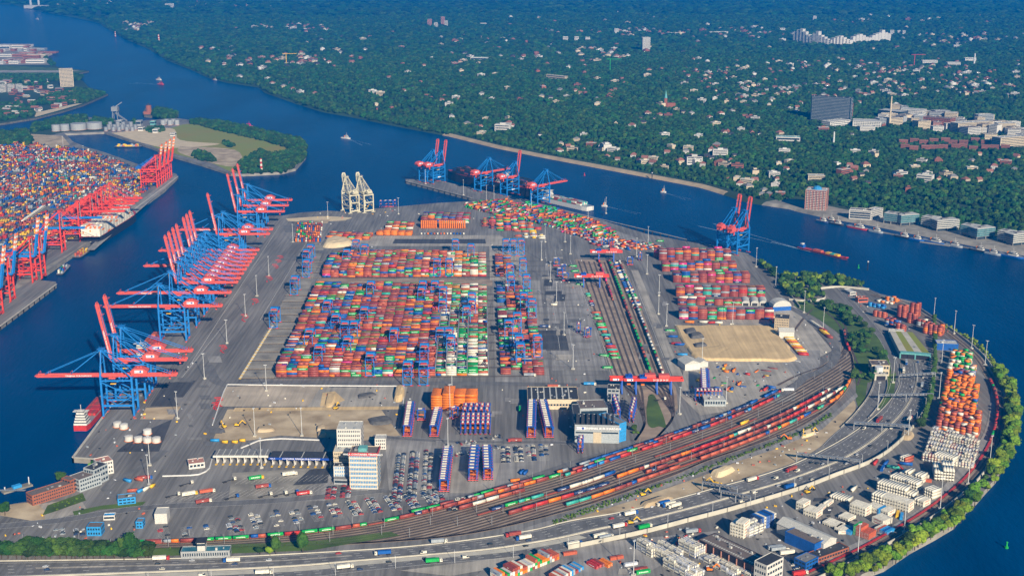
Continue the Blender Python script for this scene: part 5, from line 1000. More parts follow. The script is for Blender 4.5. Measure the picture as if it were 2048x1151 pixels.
for k, u, n in spots:
    p = O0 + V0 * (k * BP - 1.6) + U0 * u; YC.put(p, ang0, f'tall blue yard crane over the {od(k + 1)} block line from the front, {od(n + 1)} from the left', 'crane', 'blue yard cranes over the container blocks')
# rail gantry cranes
def rail_gantry(span=68, txt='21 22 23 24 25', col='crane_scarlet', col2='crane_red'):
    ps = []; hh = 15
    for x in (-span / 2 + 14, span / 2 - 14):
        for y in (-6, 6): ps.append(('leg', MB().beam((x, y * 1.25, 1), (x, y * .7, hh), 1.5, 1.5, 'crane_deep_blue')))
    f = MB()
    for y in (-4, 4): f.box(-span / 2, span / 2, y - .8, y + .8, hh, hh + 3, col)
    for x in (-span / 2 + .2, span / 2 - 1.4): f.box(x, x + 1.2, -3.2, 3.2, hh + .3, hh + 2.3, col)
    ps.append(('girder', f, None, None, [('lettering', text_mesh(txt, 2.0, 'lettering_white', .06), (8, -4.86, hh + 1.5), (R(90), 0, 0)), ('logo_panel', MB().box(-3.5, 3.5, -.05, .05, -1.1, 1.1, 'lettering_white').box(.8, 2.4, -.08, -.05, -.8, .8, 'logo_blue'), (-span / 2 + 7, -4.86, hh + 1.5))]))
    ps.append(('machinery_house', MB().box(6, 18, -3.4, 3.4, hh + 3.1, hh + 7, col2))); ps.append(('trolley', MB().box(-16, -8, -5, 5, hh + 3.1, hh + 5, 'crane_deep_blue').beam((-14, -4, hh + 5), (-10, 0, hh + 8), .4, .4, 'crane_deep_blue').beam((-10, 4, hh + 5), (-12, 0, hh + 8), .4, .4, 'crane_deep_blue').box(-14, -10, -1.5, 1.5, hh - 6, hh - 5, 'paint_orange')))
    ps += [('bogie', MB().box(x - .7, x + .7, -9, 9, .2, 1.2, 'crane_deep_blue')) for x in (-span / 2 + 14, span / 2 - 14)]; return T('rail_gantry_crane', None, ps)
RG = rail_gantry(); RG2 = rail_gantry(52, '11 12 13 14 15')
for x, y, tp, l in ((1278, 783, RG, 'near red rail gantry, left of the pair spanning the tracks'), (1306, 784, RG, 'near red rail gantry, right of the pair spanning the tracks'), (1183, 572, RG2, 'orange red rail gantry, middle of the rail yard by the left tracks'), (1212, 522, RG2, 'scarlet rail gantry at the far end of the rail yard')): tp.put(G(x, y), -.01, l, 'crane', 'red gantry cranes of the rail yard')
# straddle carriers
def straddle():
    ps = []; hh = 12.5
    for y in (-2.1, 2.1):
        for x in (-3.8, 3.8): ps.append(('leg', MB().box(x - .35, x + .35, y - .3, y + .3, 1.6, hh, 'crane_deep_blue')))
    w_ = MB(); f = MB()
    for y in (-2.1, 2.1):
        for x in (-4.2, -1.5, 1.5, 4.2): w_.cyl((x, y - .3, .75), (x, y + .3, .75), .75, 'rubber', 8)
        f.box(-5, 5, y - .35, y + .35, 1.0, 1.7, 'crane_red'); f.box(-4.6, 4.6, y - .35, y + .35, hh, hh + .8, 'crane_deep_blue')
    for x in (-4.3, 0, 4.3): f.box(x - .3, x + .3, -1.75, 1.75, hh + .05, hh + .7, 'crane_red')
    ps += [('wheels', w_), ('frame', f), ('engine_deck', MB().box(-3.4, 1.0, -.9, .9, hh + .85, hh + 1.6, 'paint_white').box(1.2, 3.0, -.7, .7, hh + .85, hh + 1.3, 'crane_deep_blue')), ('cab', MB().box(3.2, 5.2, -2.9, -1.1, hh - 2.4, hh - .2, 'crane_deep_blue').box(5.2, 5.24, -2.7, -1.3, hh - 2, hh - .6, 'glass_dark')), ('spreader', MB().box(-3, 3, -1.2, 1.2, 6.4, 6.9, 'paint_orange'))]
    return T('straddle_carrier', None, ps)
SD = straddle(); n_s = 0
def srow(x0, y0, x1, y1, n, name, a=0.0):
    for i in range(n):
        t = i / max(1, n - 1); p = G(x0 + (x1 - x0) * t, y0 + (y1 - y0) * t); place('straddle', SD, p, a, f'straddle carrier, {od(i + 1)} from the front, {name}', 'straddle carriers in the ' + name, size=9)
srow(815, 872, 822, 826, 15, 'left parked file by the site', 0); srow(868, 872, 876, 838, 10, 'second parked file', 0)
for i in range(6): srow(926 + i * 10, 866, 926 + i * 10 + 1, 850, 3, f'{od(i + 1)} file of the wide parked group', math.pi / 2)
for i in range(5): srow(930 + i * 11, 838, 932 + i * 11, 830, 2, f'{od(i + 1)} file behind the wide group', math.pi / 2)
srow(1062, 874, 1064, 822, 15, 'left double file by the cream workshop', 0); srow(1098, 874, 1086, 822, 15, 'right double file by the cream workshop', 0); srow(888, 982, 896, 918, 14, 'file in the office car park', 0); srow(946, 960, 950, 915, 8, 'left file of the car park pair', 0); srow(976, 958, 974, 915, 9, 'right file of the car park pair', 0)
srow(1410, 795, 1408, 758, 10, 'file below the sand platform', 0); 
for i in range(7): srow(1394 + i * 7.4, 800, 1394 + i * 7.4, 799, 1, f'{od(i + 1)} place in line by the grey depot', math.pi / 2)
srow(1160, 903, 1162, 896, 2, 'pair before the blue workshop', math.pi / 2); srow(1236, 838, 1228, 812, 5, 'file behind the blue workshop', math.pi / 2); srow(1262, 842, 1268, 818, 5, 'file by the track fan', math.pi / 2)
for k, (x, y) in enumerate(((843, 840), (1157, 664), (1175, 674), (1260, 530), (1280, 520), (1125, 545), (1131, 562), (1205, 490), (1220, 492), (1113, 532), (762, 414), (772, 414), (782, 414), (790, 413), (908, 836), (1120, 553))): place('straddle', SD, G(x, y), [0, 1.57, .8][k % 3], f'single straddle carrier, {od(k + 1)} of those standing or driving alone', 'straddle carriers standing alone', size=9)
flush('straddle', 'straddle carrier', 'straddles'); flush('truck', 'truck', 'trucks_rest'); flush('van', 'van', 'vans_rest'); flush('car', 'car', 'further_cars', 'parked cars in the further rows of the terminal car parks')
# ------------------------------------------------------------------ buildings
def building(name, base, to, depth, h, wallm, roofm, label, cat='building', floors=1, win='glass_dark', winh=.45, roof='flat', group=None, sides=(0, 1, 3), bandgap=.9, nwin=0, parapet=True, z0=None, extras=None, p0=None, p1=None, frac=.96):
    """rectangular building: front base line from base to to (photo pixels on the ground), walls, roof, one window band per floor and side"""
    O = G(*base) if p0 is None else np.array(p0, float); E = G(*to) if p1 is None else np.array(p1, float); W = np.linalg.norm((E - O)[:2]); a = math.atan2(E[1] - O[1], E[0] - O[0])
    root = tag(bpy.data.objects.new(name, None), label, cat, group); C.objects.link(root); root.location = (O[0], O[1], O[2] if z0 is None else z0); root.rotation_euler = (0, 0, a)
    b = MB().box(0, W, 0, depth, -.5, h, wallm); obj('wall', b, root)
    if roof == 'flat':
        r = MB().box(.3, W - .3, .3, depth - .3, h + .003, h + .25, roofm)
        if parapet:
            for x0, x1, y0, y1 in ((0, W, -.05, .3), (0, W, depth - .3, depth + .05), (-.05, .3, .3, depth - .3), (W - .3, W + .05, .3, depth - .3)): r.box(x0, x1, y0, y1, h + .002, h + .7, wallm)
        ro = obj('roof', r, root)
        if W > 14:
            v = MB(); rc_ = random.Random(int(W * 10 + depth))
            for _ in range(int(2 + W * depth / 220)): x, y, s = rc_.uniform(2, W - 4), rc_.uniform(1.5, max(2, depth - 4)), rc_.uniform(.8, 2.6); v.box(x, x + s, y, y + s * .8, h + .25, h + .25 + rc_.uniform(.5, 2), 'roof_pale' if rc_.random() < .5 else 'steel_grey')
            obj('roof_vents', v, ro)
    elif roof == 'gable':   # ridge along the long side
        r = MB(); k = min(W, depth) * .22; e = .6
        if W >= depth: V = [(-e, -e, h), (W + e, -e, h), (W + e, depth + e, h), (-e, depth + e, h), (-e, depth / 2, h + k), (W + e, depth / 2, h + k)]; Fs = [(0, 1, 5, 4), (2, 3, 4, 5), (1, 2, 5), (3, 0, 4), (3, 2, 1, 0)]
        else: V = [(-e, -e, h), (-e, depth + e, h), (W + e, depth + e, h), (W + e, -e, h), (W / 2, -e, h + k), (W / 2, depth + e, h + k)]; Fs = [(1, 0, 4, 5), (3, 2, 5, 4), (0, 3, 4), (2, 1, 5), (0, 1, 2, 3)]
        r.add(V, Fs, roofm); obj('roof', r, root)
    elif roof == 'arch':
        r = MB(); n = 8; V = []
        for i in range(n + 1): t = math.pi * i / n; V += [(W / 2 - math.cos(t) * (W / 2 + .3), -.3, h + math.sin(t) * W * .33), (W / 2 - math.cos(t) * (W / 2 + .3), depth + .3, h + math.sin(t) * W * .33)]
        r.add(V, [(2 * i, 2 * i + 2, 2 * i + 3, 2 * i + 1) for i in range(n)] + [tuple(range(2 * n, -1, -2)), tuple(range(1, 2 * n + 2, 2))], roofm); obj('roof', r, root)
    fh = h / max(1, floors)
    if floors:
        for f in range(floors):
            z0_, z1_ = f * fh + fh * .38, f * fh + fh * (.38 + winh)
            for s in sides:
                L = W if s in (0, 2) else depth; m = L * (1 - frac) / 2 + .4
                if L < 3: continue
                wb = MB(); n = nwin if nwin and s in (0, 2) else (int(L / 3.2) if nwin else 1)
                n = max(1, n); g = bandgap if n > 1 else 0; ww = (L - 2 * m) / n
                for i in range(n):
                    u0, u1 = m + i * ww + g / 2, m + (i + 1) * ww - g / 2
                    if s == 0: wb.box(u0, u1, -.06, .0, z0_, z1_, win)
                    elif s == 2: wb.box(u0, u1, depth, depth + .06, z0_, z1_, win)
                    elif s == 1: wb.box(W, W + .06, u0, u1, z0_, z1_, win)
                    else: wb.box(-.06, 0, u0, u1, z0_, z1_, win)
                wo = obj('window_band', wb, root)
                if n > 1: wo['kind'] = 'stuff'
    if extras: extras(root, W, depth, h)
    return root
# office tower with the red name band
def ex_hhla(root, W, D, h):
    bnd = MB().box(-.4, W + .4, -.45, -.1, h - 1.2, h + 1.9, 'paint_red').box(W + .1, W + .45, -.1, D, h - 1.2, h + 1.9, 'paint_red'); o = obj('name_band', bnd, root)
    put_text('HHLA CONTAINER TERMINALS', 1.9, o, (W / 2, -.5, h + .3), bold=.04)
    obj('plant_room', MB().box(W * .3, W * .6, D * .3, D * .7, h + .25, h + 4, 'roof_teal').box(W * .15, W * .28, D * .4, D * .8, h + .25, h + 2.5, 'roof_grey'), root)
    sp = MB()
    for f in range(8): sp.box(-.12, W + .12, -.14, -.02, f * h / 8 + .1, f * h / 8 + h / 8 * .36, 'wall_white')
    obj('spandrels', sp, root)
building('office_tower', (700, 977), (756, 978), 20, 35, 'wall_cream', 'roof_brown', 'eight storey office tower with striped facade and red name band on its roof edge', floors=8, win='glass_blue', winh=.5, nwin=16, bandgap=.5, extras=ex_hhla)
building('office_block', (676, 935), (724, 935), 22, 40, 'wall_white', 'roof_pale', 'taller pale office block with plant on its roof behind the red banded tower', floors=9, nwin=12, winh=.42); building('office_block', (668, 946), (706, 946), 18, 22, 'wall_cream', 'roof_pale', 'mid height beige office wing left of the pale block', floors=5, nwin=9, winh=.45)
building('office_wing', (668, 962), (700, 962), 10, 15, 'wall_white', 'roof_dark', 'dark roofed low office wing touching the red banded tower', floors=4, win='glass_blue', nwin=8, winh=.6); building('entrance_pavilion', (668, 968), (696, 969), 7, 5, 'wall_grey', 'roof_grey', 'low grey entrance pavilion in front of the office tower', floors=1)
building('switch_house', (750, 898), (772, 898), 12, 11, 'wall_white', 'roof_pale', 'small white block with brownish roof right of the tall office', floors=3, nwin=5)
# gate canopy
def canopy(x0, y0, x1, y1, h, roofm, fas, label, txt=None, posts=8, depth=17):
    O, E = G(x0, y0), G(x1, y1); W = np.linalg.norm(E - O); a = math.atan2(E[1] - O[1], E[0] - O[0]); root = tag(bpy.data.objects.new('gate_canopy', None), label, 'canopy', 'truck gate canopies'); C.objects.link(root); root.location = O; root.rotation_euler = (0, 0, a)
    obj('roof', MB().box(0, W, 0, depth, h, h + .5, roofm), root); fa = obj('fascia', MB().box(-.1, W + .1, -.3, -.02, h - 1.2, h + 1.1, fas), root)
    for i in range(9): x = W * (i + .5) / 9; obj('skylight', MB().box(x - .4, x + .4, 1, depth - 1, h + .5, h + .8, 'roof_pale'), root) if roofm != 'roof_dark' or i % 3 == 1 else None
    for i in range(posts): x = W * (i + .5) / posts; obj('pillar', MB().box(x - .4, x + .4, .6, 1.4, 0, h, 'wall_white').box(x - 1.1, x + 1.1, 3, 8, 0, 2.8, 'wall_white').box(x - .3, x + .3, depth - 2, depth - 1, 0, h, 'wall_white').box(x - 1, x + 1, -4, -1, 0, .4, 'paint_yellow'), root)
    if txt: put_text(txt, 1.5, fa, (W / 2, -.36, h - .1), bold=.03); put_text('HHLA', 1.4, fa, (4, -.36, h - .1))
    return root
canopy(427, 926, 537, 926, 7.5, 'roof_grey', 'wall_white', 'grey ribbed gate canopy with white fascia, left half of the truck gate', depth=18); canopy(538, 930, 668, 932, 7.5, 'roof_dark', 'logo_blue', 'dark gate canopy with a blue lettered fascia beside the offices', 'CONTAINER TERMINAL BURCHARDKAI', 9, 18)
# blue workshop
def ex_shop(root, W, D, h):
    put_text('TERMINAL BURCHARDKAI', 2.3, root, (W * .62, -.2, h - 3.2), bold=.05); obj('logo_panel', MB().box(2, 11, -.2, -.02, h - 4.6, h - 1.8, 'lettering_white').box(7.5, 9.6, -.26, -.2, h - 4.3, h - 2.1, 'logo_blue'), root); put_text('HHLA', 1.6, root, (4.6, -.3, h - 3.2), m='logo_blue')
    obj('fascia', MB().box(0, W, -.16, -.01, h - 6, h - .2, 'wall_grey'), root); obj('gate_door', MB().box(W * .42, W * .6, -.2, 0, 0, h * .62, 'wall_cream'), root); obj('window_band', MB().box(1, W - 1, -.18, -.02, h - 8.6, h - 7, 'glass_dark'), root)
    for i in range(8):
        x = 1.5 + i * (W - 3) / 8; v = [(x, 2, h + .3), (x + 3, 2, h + .3), (x + 3, D - 2, h + .3), (x, D - 2, h + .3), (x, 2, h + 2.6), (x, D - 2, h + 2.6)]; obj('sawtooth_skylight', MB().add(v, [(0, 1, 4), (3, 5, 2), (1, 2, 5, 4), (0, 4, 5, 3), (0, 3, 2, 1)], 'roof_dark'), root)
building('workshop', (1149, 884), (1238, 886), 32, 19, 'wall_metal', 'roof_dark', 'large grey workshop hall with sawtooth roof and terminal name lettering', floors=0, extras=ex_shop); building('workshop_annex', (1238, 884), (1252, 880), 34, 20, 'paint_skyblue', 'roof_grey', 'bright blue annex block on the right of the grey workshop', floors=5, win='glass_blue', nwin=2); building('rear_hall', (1160, 842), (1215, 840), 26, 14, 'wall_metal', 'roof_brown', 'brown flat roofed rear hall behind the grey workshop', floors=1); building('side_hall', (1146, 858), (1160, 858), 32, 16, 'wall_grey', 'roof_dark', 'narrow dark roofed wing on the left of the rear hall', floors=2)
def ex_sky(root, W, D, h):
    for i in range(7): x = 4 + i * (W - 8) / 7; obj('skylight', MB().box(x, x + 1.5, 3, D - 3, h + .26, h + .9, 'roof_pale'), root)
building('workshop_hall', (1055, 818), (1157, 818), 42, 11, 'wall_cream', 'roof_dark', 'cream workshop hall with dark roof and bright skylight strips', floors=1, nwin=16, winh=.2, extras=ex_sky); building('tower_house', (1214, 801), (1239, 802), 16, 14, 'wall_grey', 'roof_dark', 'grey concrete cube house beside the rail gantry foot', floors=3, nwin=3); building('depot', (1408, 812), (1452, 812), 18, 7, 'wall_metal', 'roof_pale', 'grey and white depot below the equipment park', floors=1, nwin=8)
building('lane_hut', (378, 938), (410, 934), 13, 5, 'wall_white', 'wall_pink', 'small white hut with reddish roof on the open apron left of the gate', floors=1, nwin=4); building('brick_office', (66, 1011), (150, 984), 12, 9.5, 'wall_brick', 'roof_brown', 'long brick quay office with flat brown roof near the pontoon', floors=3, nwin=18, winh=.4); building('brick_tower', (143, 985), (154, 980), 12, 12, 'wall_brick', 'roof_brown', 'brick stair tower at the right end of the brick quay office', floors=3, nwin=2)
building('grey_office', (160, 984), (204, 968), 16, 12, 'wall_metal', 'roof_brown', 'grey flat roofed office on the quay, nearest part of the stepped group', floors=3, nwin=9); building('grey_office', (190, 972), (218, 958), 13, 16, 'wall_metal', 'roof_dark', 'taller grey office with dark roof in the middle of the stepped group', floors=3, nwin=5); building('grey_office', (198, 952), (228, 945), 14, 13, 'wall_white', 'wall_pink', 'white office with red roof edge at the rear of the stepped group', floors=3, nwin=6)
building('site_cabin', (236, 1010), (272, 1006), 10, 6, 'paint_skyblue', 'roof_grey', 'light blue cabin with grey roof on the grass corner', floors=2, nwin=4); building('white_tent', (310, 1047), (335, 1046), 14, 9, 'wall_white', 'roof_pale', 'cream white square tent hall beside the staff car park', floors=0); building('cabin_stack', (174, 1071), (203, 1071), 10, 8, 'paint_skyblue', 'roof_brown', 'red blue and white cabin stack with brown roof by the gate road', floors=2, nwin=5); building('cabin_stack', (272, 1056), (286, 1056), 8, 6, 'paint_skyblue', 'roof_grey', 'bright blue cabin pile left of the cream tent hall', floors=2, nwin=2); building('gate_hut', (207, 1040), (230, 1039), 6, 4, 'wall_white', 'paint_skyblue', 'low blue roofed gate hut on the entrance road', floors=1)
# railway signal house with teal roof
def ex_sig(root, W, D, h): o = obj('cabin', MB().box(W * .34, W * .5, 1, D - 1, h + .2, h + 8, 'wall_white').box(W * .31, W * .53, 0, D, h + 8, h + 8.5, 'roof_dark'), root); obj('window_band', MB().box(W * .335, W * .505, .9, D - .9, h + 5, h + 7, 'glass_dark'), o)
building('signal_box', (362, 1117), (460, 1114), 10, 6, 'wall_grey', 'glass_teal', 'teal roofed signal box between railway and motorway', floors=1, nwin=20, extras=ex_sig)
# right side of the rail yard
building('tan_office', (1548, 661), (1577, 663), 22, 17, 'wall_tan', 'roof_dark', 'tan five storey office block behind the sand platform', floors=5, nwin=8, winh=.35); building('white_shed', (1558, 676), (1588, 677), 16, 9, 'wall_white', 'roof_pale', 'white gabled shed just below the tan office block', floors=0, roof='gable'); building('blue_shed', (1546, 622), (1582, 620), 16, 6, 'paint_blue', 'roof_pale', 'blue and white low shed right of the arched tents', floors=0, roof='arch'); building('white_tent_hall', (1370, 741), (1400, 738), 22, 8, 'wall_white', 'roof_pale', 'big white pointed tent below the dark gravel heaps', floors=0, roof='gable'); building('white_tent_hall', (1398, 735), (1416, 733), 14, 6, 'wall_white', 'roof_pale', 'smaller white tent attached to the big pointed tent', floors=0, roof='gable')
for k, (x, o_) in enumerate(((1484, 'left'), (1502, 'middle'), (1519, 'right'))): building('arched_tent', (x, 611), (x + 15, 611.5), 24, 4, 'wall_white', 'roof_pale', f'white barrel roofed tent, {o_} of the three behind the tall stacks', floors=0, roof='arch', group='barrel roofed tents', extras=lambda r, W, D, h: obj('door', MB().box(1.5, W - 1.5, -.45, -.3, 0, 4, 'roof_dark'), r))
# outer curve buildings
def ex_por(root, W, D, h): pass
building('white_office', (1777, 668), (1808, 670), 8, 5, 'wall_white', 'roof_pale', 'long low white house just behind the tunnel portals', floors=1, nwin=8); building('loading_shed', (1873, 699), (1916, 701), 16, 8, 'paint_blue', 'roof_pale', 'blue shed with pale roof left of the outer railway', floors=0); building('red_shed', (1716, 605), (1736, 604), 10, 6, 'paint_rust', 'roof_red', 'small red shed on the turning ground by the river', floors=1); building('portal_house', (1742, 751), (1778, 752), 20, 13, 'wall_cream', 'roof_brown', 'cream ventilation house with round white tank on the tunnel mouth', floors=2, nwin=6, extras=lambda r, W, D, h: obj('tank', MB().cyl((W * .35, -6, 0), (W * .35, -6, 14), 5, 'post_white', 14), r)); building('river_depot', (1700, 590), (1712, 589), 18, 4, 'wall_white', 'roof_pale', 'pale shed beside dark truck at the river turning ground', floors=1)
# tunnel portals: three barrels of grass roofed box, pale ramps, teal fronts
for k, (xa, ya, xb, yb) in enumerate(((1800, 716, 1830, 718), (1830, 718, 1860, 721))):
    O, E = G(xa, ya), G(xb, yb); W = np.linalg.norm(E - O); root = tag(bpy.data.objects.new('tunnel_portal', None), f'teal roofed tunnel portal with a pale slope behind, {["left", "right"][k]} one of the pair', 'tunnel portal', 'motorway tunnel portals'); C.objects.link(root); root.location = O; root.rotation_euler = (0, 0, math.atan2(E[1] - O[1], E[0] - O[0]))
    obj('front_beam', MB().box(0, W, -1, 0, 6, 8, 'roof_teal').box(0, W, 0, 6, 7.4, 8.01, 'roof_teal'), root); obj('pillar', MB().box(-.8, .8, -.8, 8, -.1, 7, 'roof_teal'), root); obj('pillar', MB().box(W - .8, W + .6, -.8, 8, -.1, 7, 'roof_teal'), root); obj('bore', MB().box(.9, W - .9, .4, 1, 0, 6, 'hull_black'), root)
for k, t in enumerate((0, .25, .5, .75)):
    a0, a1 = (1778 + t * 46, 671 + t * 3), (1800 + t * 62, 716 + t * 5); b0, b1 = (a0[0] + 11.5, a0[1] + .7), (a1[0] + 15.5, a1[1] + 1.2)
    A_, B_ = resample(GL([a0, a1]), 8), resample(GL([b0, b1]), 8); b = MB(); up = np.array((0, 0, 7.0)); b.strip(A_ + up, B_ + up, 'grass_dry' if k % 2 else 'concrete_pale'); b.strip(B_ + up, B_, 'concrete_pale'); b.strip(A_, A_ + up, 'concrete_pale'); tag(obj('portal_roof', b), f'{"grass strip" if k % 2 else "pale concrete ramp"} behind the tunnel portals, {od(k + 1)} from the left', 'tunnel roof')
building('tunnel_mouth', (1749, 760), (1774, 760), 6, 7, 'concrete_pale', 'concrete', 'pale concrete tunnel mouth at the end of the sunken ramp road', 'tunnel portal', floors=0, extras=lambda r, W, D, h: obj('bore', MB().box(2, W - 2, -.1, 0, 0, 5.4, 'hull_black'), r))
# tank yard sheds at the bottom right
def ex_truss(root, W, D, h):
    for i in range(22):
        for j in range(2): x = 2 + i * (W - 5) / 22; y = 3 + j * (D - 8); obj('skylight', MB().box(x, x + 1.5, y, y + 2.2, h + .26, h + .34, 'roof_pale'), root)
    for i in range(8): x = .3 + i * (W - 1.3) / 7; obj('pillar', MB().box(x, x + .7, -.8, -.1, 0, h, 'wall_pink'), root)
building('long_shed', (1396, 1096), (1506, 1150), 20, 8, 'hull_black', 'roof_brown', 'long open sided shed with brown roof and small skylights among the tanks', floors=0, extras=ex_truss); building('cube_office', (1507, 1157), (1532, 1168), 22, 16, 'wall_white', 'roof_dark', 'white cube office with window bands and black roof at the bottom edge', floors=3, winh=.42, nwin=5, win='glass_dark'); building('pitched_shed', (1553, 1064), (1646, 1106), 17, 9, 'wall_white', 'roof_pale', 'long pale pitched warehouse with white gable end', floors=0, roof='gable'); building('blue_hall', (1569, 1084), (1628, 1110), 16, 10, 'paint_blue', 'roof_brown', 'blue fronted hall with brown ribbed roof against the pitched warehouse', floors=0); building('brick_row', (1618, 1131), (1698, 1103), 12, 4, 'wall_brick', 'roof_dark', 'low brick building with black roof beside the curved track', floors=1, nwin=14); building('blue_workshop', (1611, 1141), (1636, 1129), 12, 7, 'paint_blue', 'roof_grey', 'small blue two storey workshop near the parked white vans', floors=2, nwin=4)
TRK_B[('white', 'white')].put(G(1600, 1149, .1), .33, 'red sided lorry parked beside the curved track at the bottom edge', 'truck') if False else truck_t('box', 'white', 'red').put(G(1600, 1149, .1), .33, 'red sided lorry parked beside the curved track at the bottom edge', 'truck')
truck_t('box', 'red', 'grey').put(G(1386, 1065, .1), .25, 'grey curtain lorry parked below the noise wall beside the red reach stacker', 'truck')
for i, (x, y) in enumerate(((1550, 1098), (1556, 1101), (1574, 1108))): obj_ = tag(obj('semi_trailer', MB().box(-6.5, 6.5, -1.25, 1.25, 1.2, 4, 'paint_white' if i == 2 else 'paint_grey').box(-5, -2.5, -1.2, 1.2, .1, 1.2, 'rubber').box(4, 4.5, -.9, .9, .1, 1.2, 'rubber'), None, G(x, y), .25), f'{"white" if i == 2 else "grey"} semi trailer parked between the long shed and the blue hall, {["first", "second", "third"][i]} from left', 'trailer')
# reach stacker, excavators, dumpers, fuel silos
def excavator(c='paint_yellow'):
    return T('excavator', None, [('tracks', MB().box(-2.5, 2.5, -1.7, -1.0, 0, 1, 'rubber').box(-2.5, 2.5, 1.0, 1.7, 0, 1, 'rubber').box(-1, 1, -1, 1, .4, 1, 'rubber')), ('body', MB().box(-2.6, 1.6, -1.5, 1.5, 1.05, 2.4, c).box(.2, 1.9, -1.5, -.3, 2.4, 3.4, 'glass_dark')), ('arm', MB().beam((1.2, .4, 2), (5, .4, 5.6), .6, .8, c).beam((5, .4, 5.6), (8, .4, 2.2), .5, .6, c).box(7, 8.6, -.3, 1.1, .8, 2.2, 'rubber'))])
EX = excavator(); EXO = excavator('paint_orange')
for x, y, a, tp, l in ((448, 854, 2.2, EX, 'on the left of the excavated site'), (475, 851, .1, EX, 'beside the first one on the excavated site'), (672, 817, 1.2, EX, 'at the sand trench in the middle of the site'), (1286, 990, .4, EX, 'on the earth strip between rail and motorway'), (1622, 867, .5, EX, 'at the far sand heap beside the rails'), (1608, 872, 1.4, EX, 'in the group at the upper earth strip'), (1578, 878, 3, EXO, 'orange, on the upper earth strip'), (1615, 985, .5, EX, 'behind the noise wall'), (1430, 968, 2.6, EX, 'near the steel beams by the motorway'), (1262, 1046, .2, EX, 'by the left end of the shrubs'), (1420, 1140, 0, EXO, 'orange, under the long shed'), (735, 414, .5, EX, 'by the cream cranes')): tp.put(G(x, y), a, 'tracked excavator with bent arm ' + l, 'excavator', 'excavators on the building sites', 1.1)
rs = T('reach_stacker', None, [('body', MB().box(-4, 4, -2, 2, .8, 2.4, 'paint_red').box(-3.6, -2.2, -2.4, 2.4, 0, 1.7, 'rubber').box(2.2, 3.8, -2.4, 2.4, 0, 1.9, 'rubber')), ('boom', MB().beam((-3.5, 0, 3), (6, 0, 8), .9, 1.1, 'paint_red')), ('cab', MB().box(-1, .8, -1.2, .6, 2.4, 4.2, 'glass_dark')), ('spreader', MB().box(5.4, 6.6, -5, 5, 6.4, 7, 'paint_black'))])
for x, y, a, l in ((1361, 1088, .3, 'beside the tank stacks'), (1805, 947, 2.2, 'between the white stacks and motorway wall'), (1412, 787, 1.2, 'in the equipment park')): rs.put(G(x, y), a, 'red reach stacker with raised boom ' + l, 'reach stacker', 'reach stackers')
def silo(x, y, r, h, l, c='wall_white', g='tanks on the quay'): p = G(x, y); o = tag(obj('storage_tank', MB().cyl((0, 0, .3), (0, 0, h), r, c, 20).cyl((0, 0, h), (0, 0, h + .5), r * .98, c, 20, r * .5), None, p), l, 'tank', g); obj('base_ring', MB().cyl((0, 0, 0), (0, 0, .3), r + .6, 'paint_orange', 20), o); return o
for x, y, l in ((235, 852, 'left of the pair on the grey quay paving'), (248, 856, 'right of the pair on the grey quay paving'), (295, 867, 'behind the front four on black asphalt'), (258, 880, 'leftmost of the front row of four'), (277, 882, 'second of the front row of four'), (295, 883, 'third of the front row of four'), (313, 883, 'rightmost of the front row of four')): silo(x, y, 4.3, 5, 'round white roller of cable or tank, ' + l)
for x, y, r, l in ((112, 262, 11, 'smallest at the left'), (130, 261, 12, 'second from left'), (157, 259, 21, 'third, wide'), (189, 257, 21, 'right, wide')): silo(x, y, r, 17, 'pale oil storage tank on the opposite peninsula, ' + l, 'wall_grey', 'oil tanks on the peninsula')
for i in range(14): silo(212 + i * 4.4 + (i % 2) * 2, 262 - (i % 3) * 3, 5.5, 11 + (i % 3) * 3, f'small grey oil tank, {od(i + 1)} of the row beside the big oil tanks', 'steel_grey', 'small oil tanks')
for i in range(5): silo(326 + i * 7, 250 - (i % 2) * 2, 7, 14, f'tall pale silo, {od(i + 1)} from left above the meadow', 'wall_grey', 'silos above the meadow')
for i, (x, y, c, w_, d_, h_) in enumerate(((276, 262, 'wall_white', 34, 20, 9), (300, 250, 'roof_teal', 30, 16, 10), (272, 252, 'wall_grey', 36, 20, 14), (305, 266, 'wall_white', 40, 26, 9), (340, 272, 'wall_white', 22, 16, 7), (233, 250, 'wall_grey', 60, 22, 12))): building('depot_shed', (x, y), (x + 10, y), d_, h_, c, 'roof_pale' if i % 2 else 'roof_grey', f'{["white", "teal", "grey"][i % 3]} roofed depot shed, {od(i + 1)} of the sheds on the oil peninsula', floors=1, group='sheds on the oil peninsula')
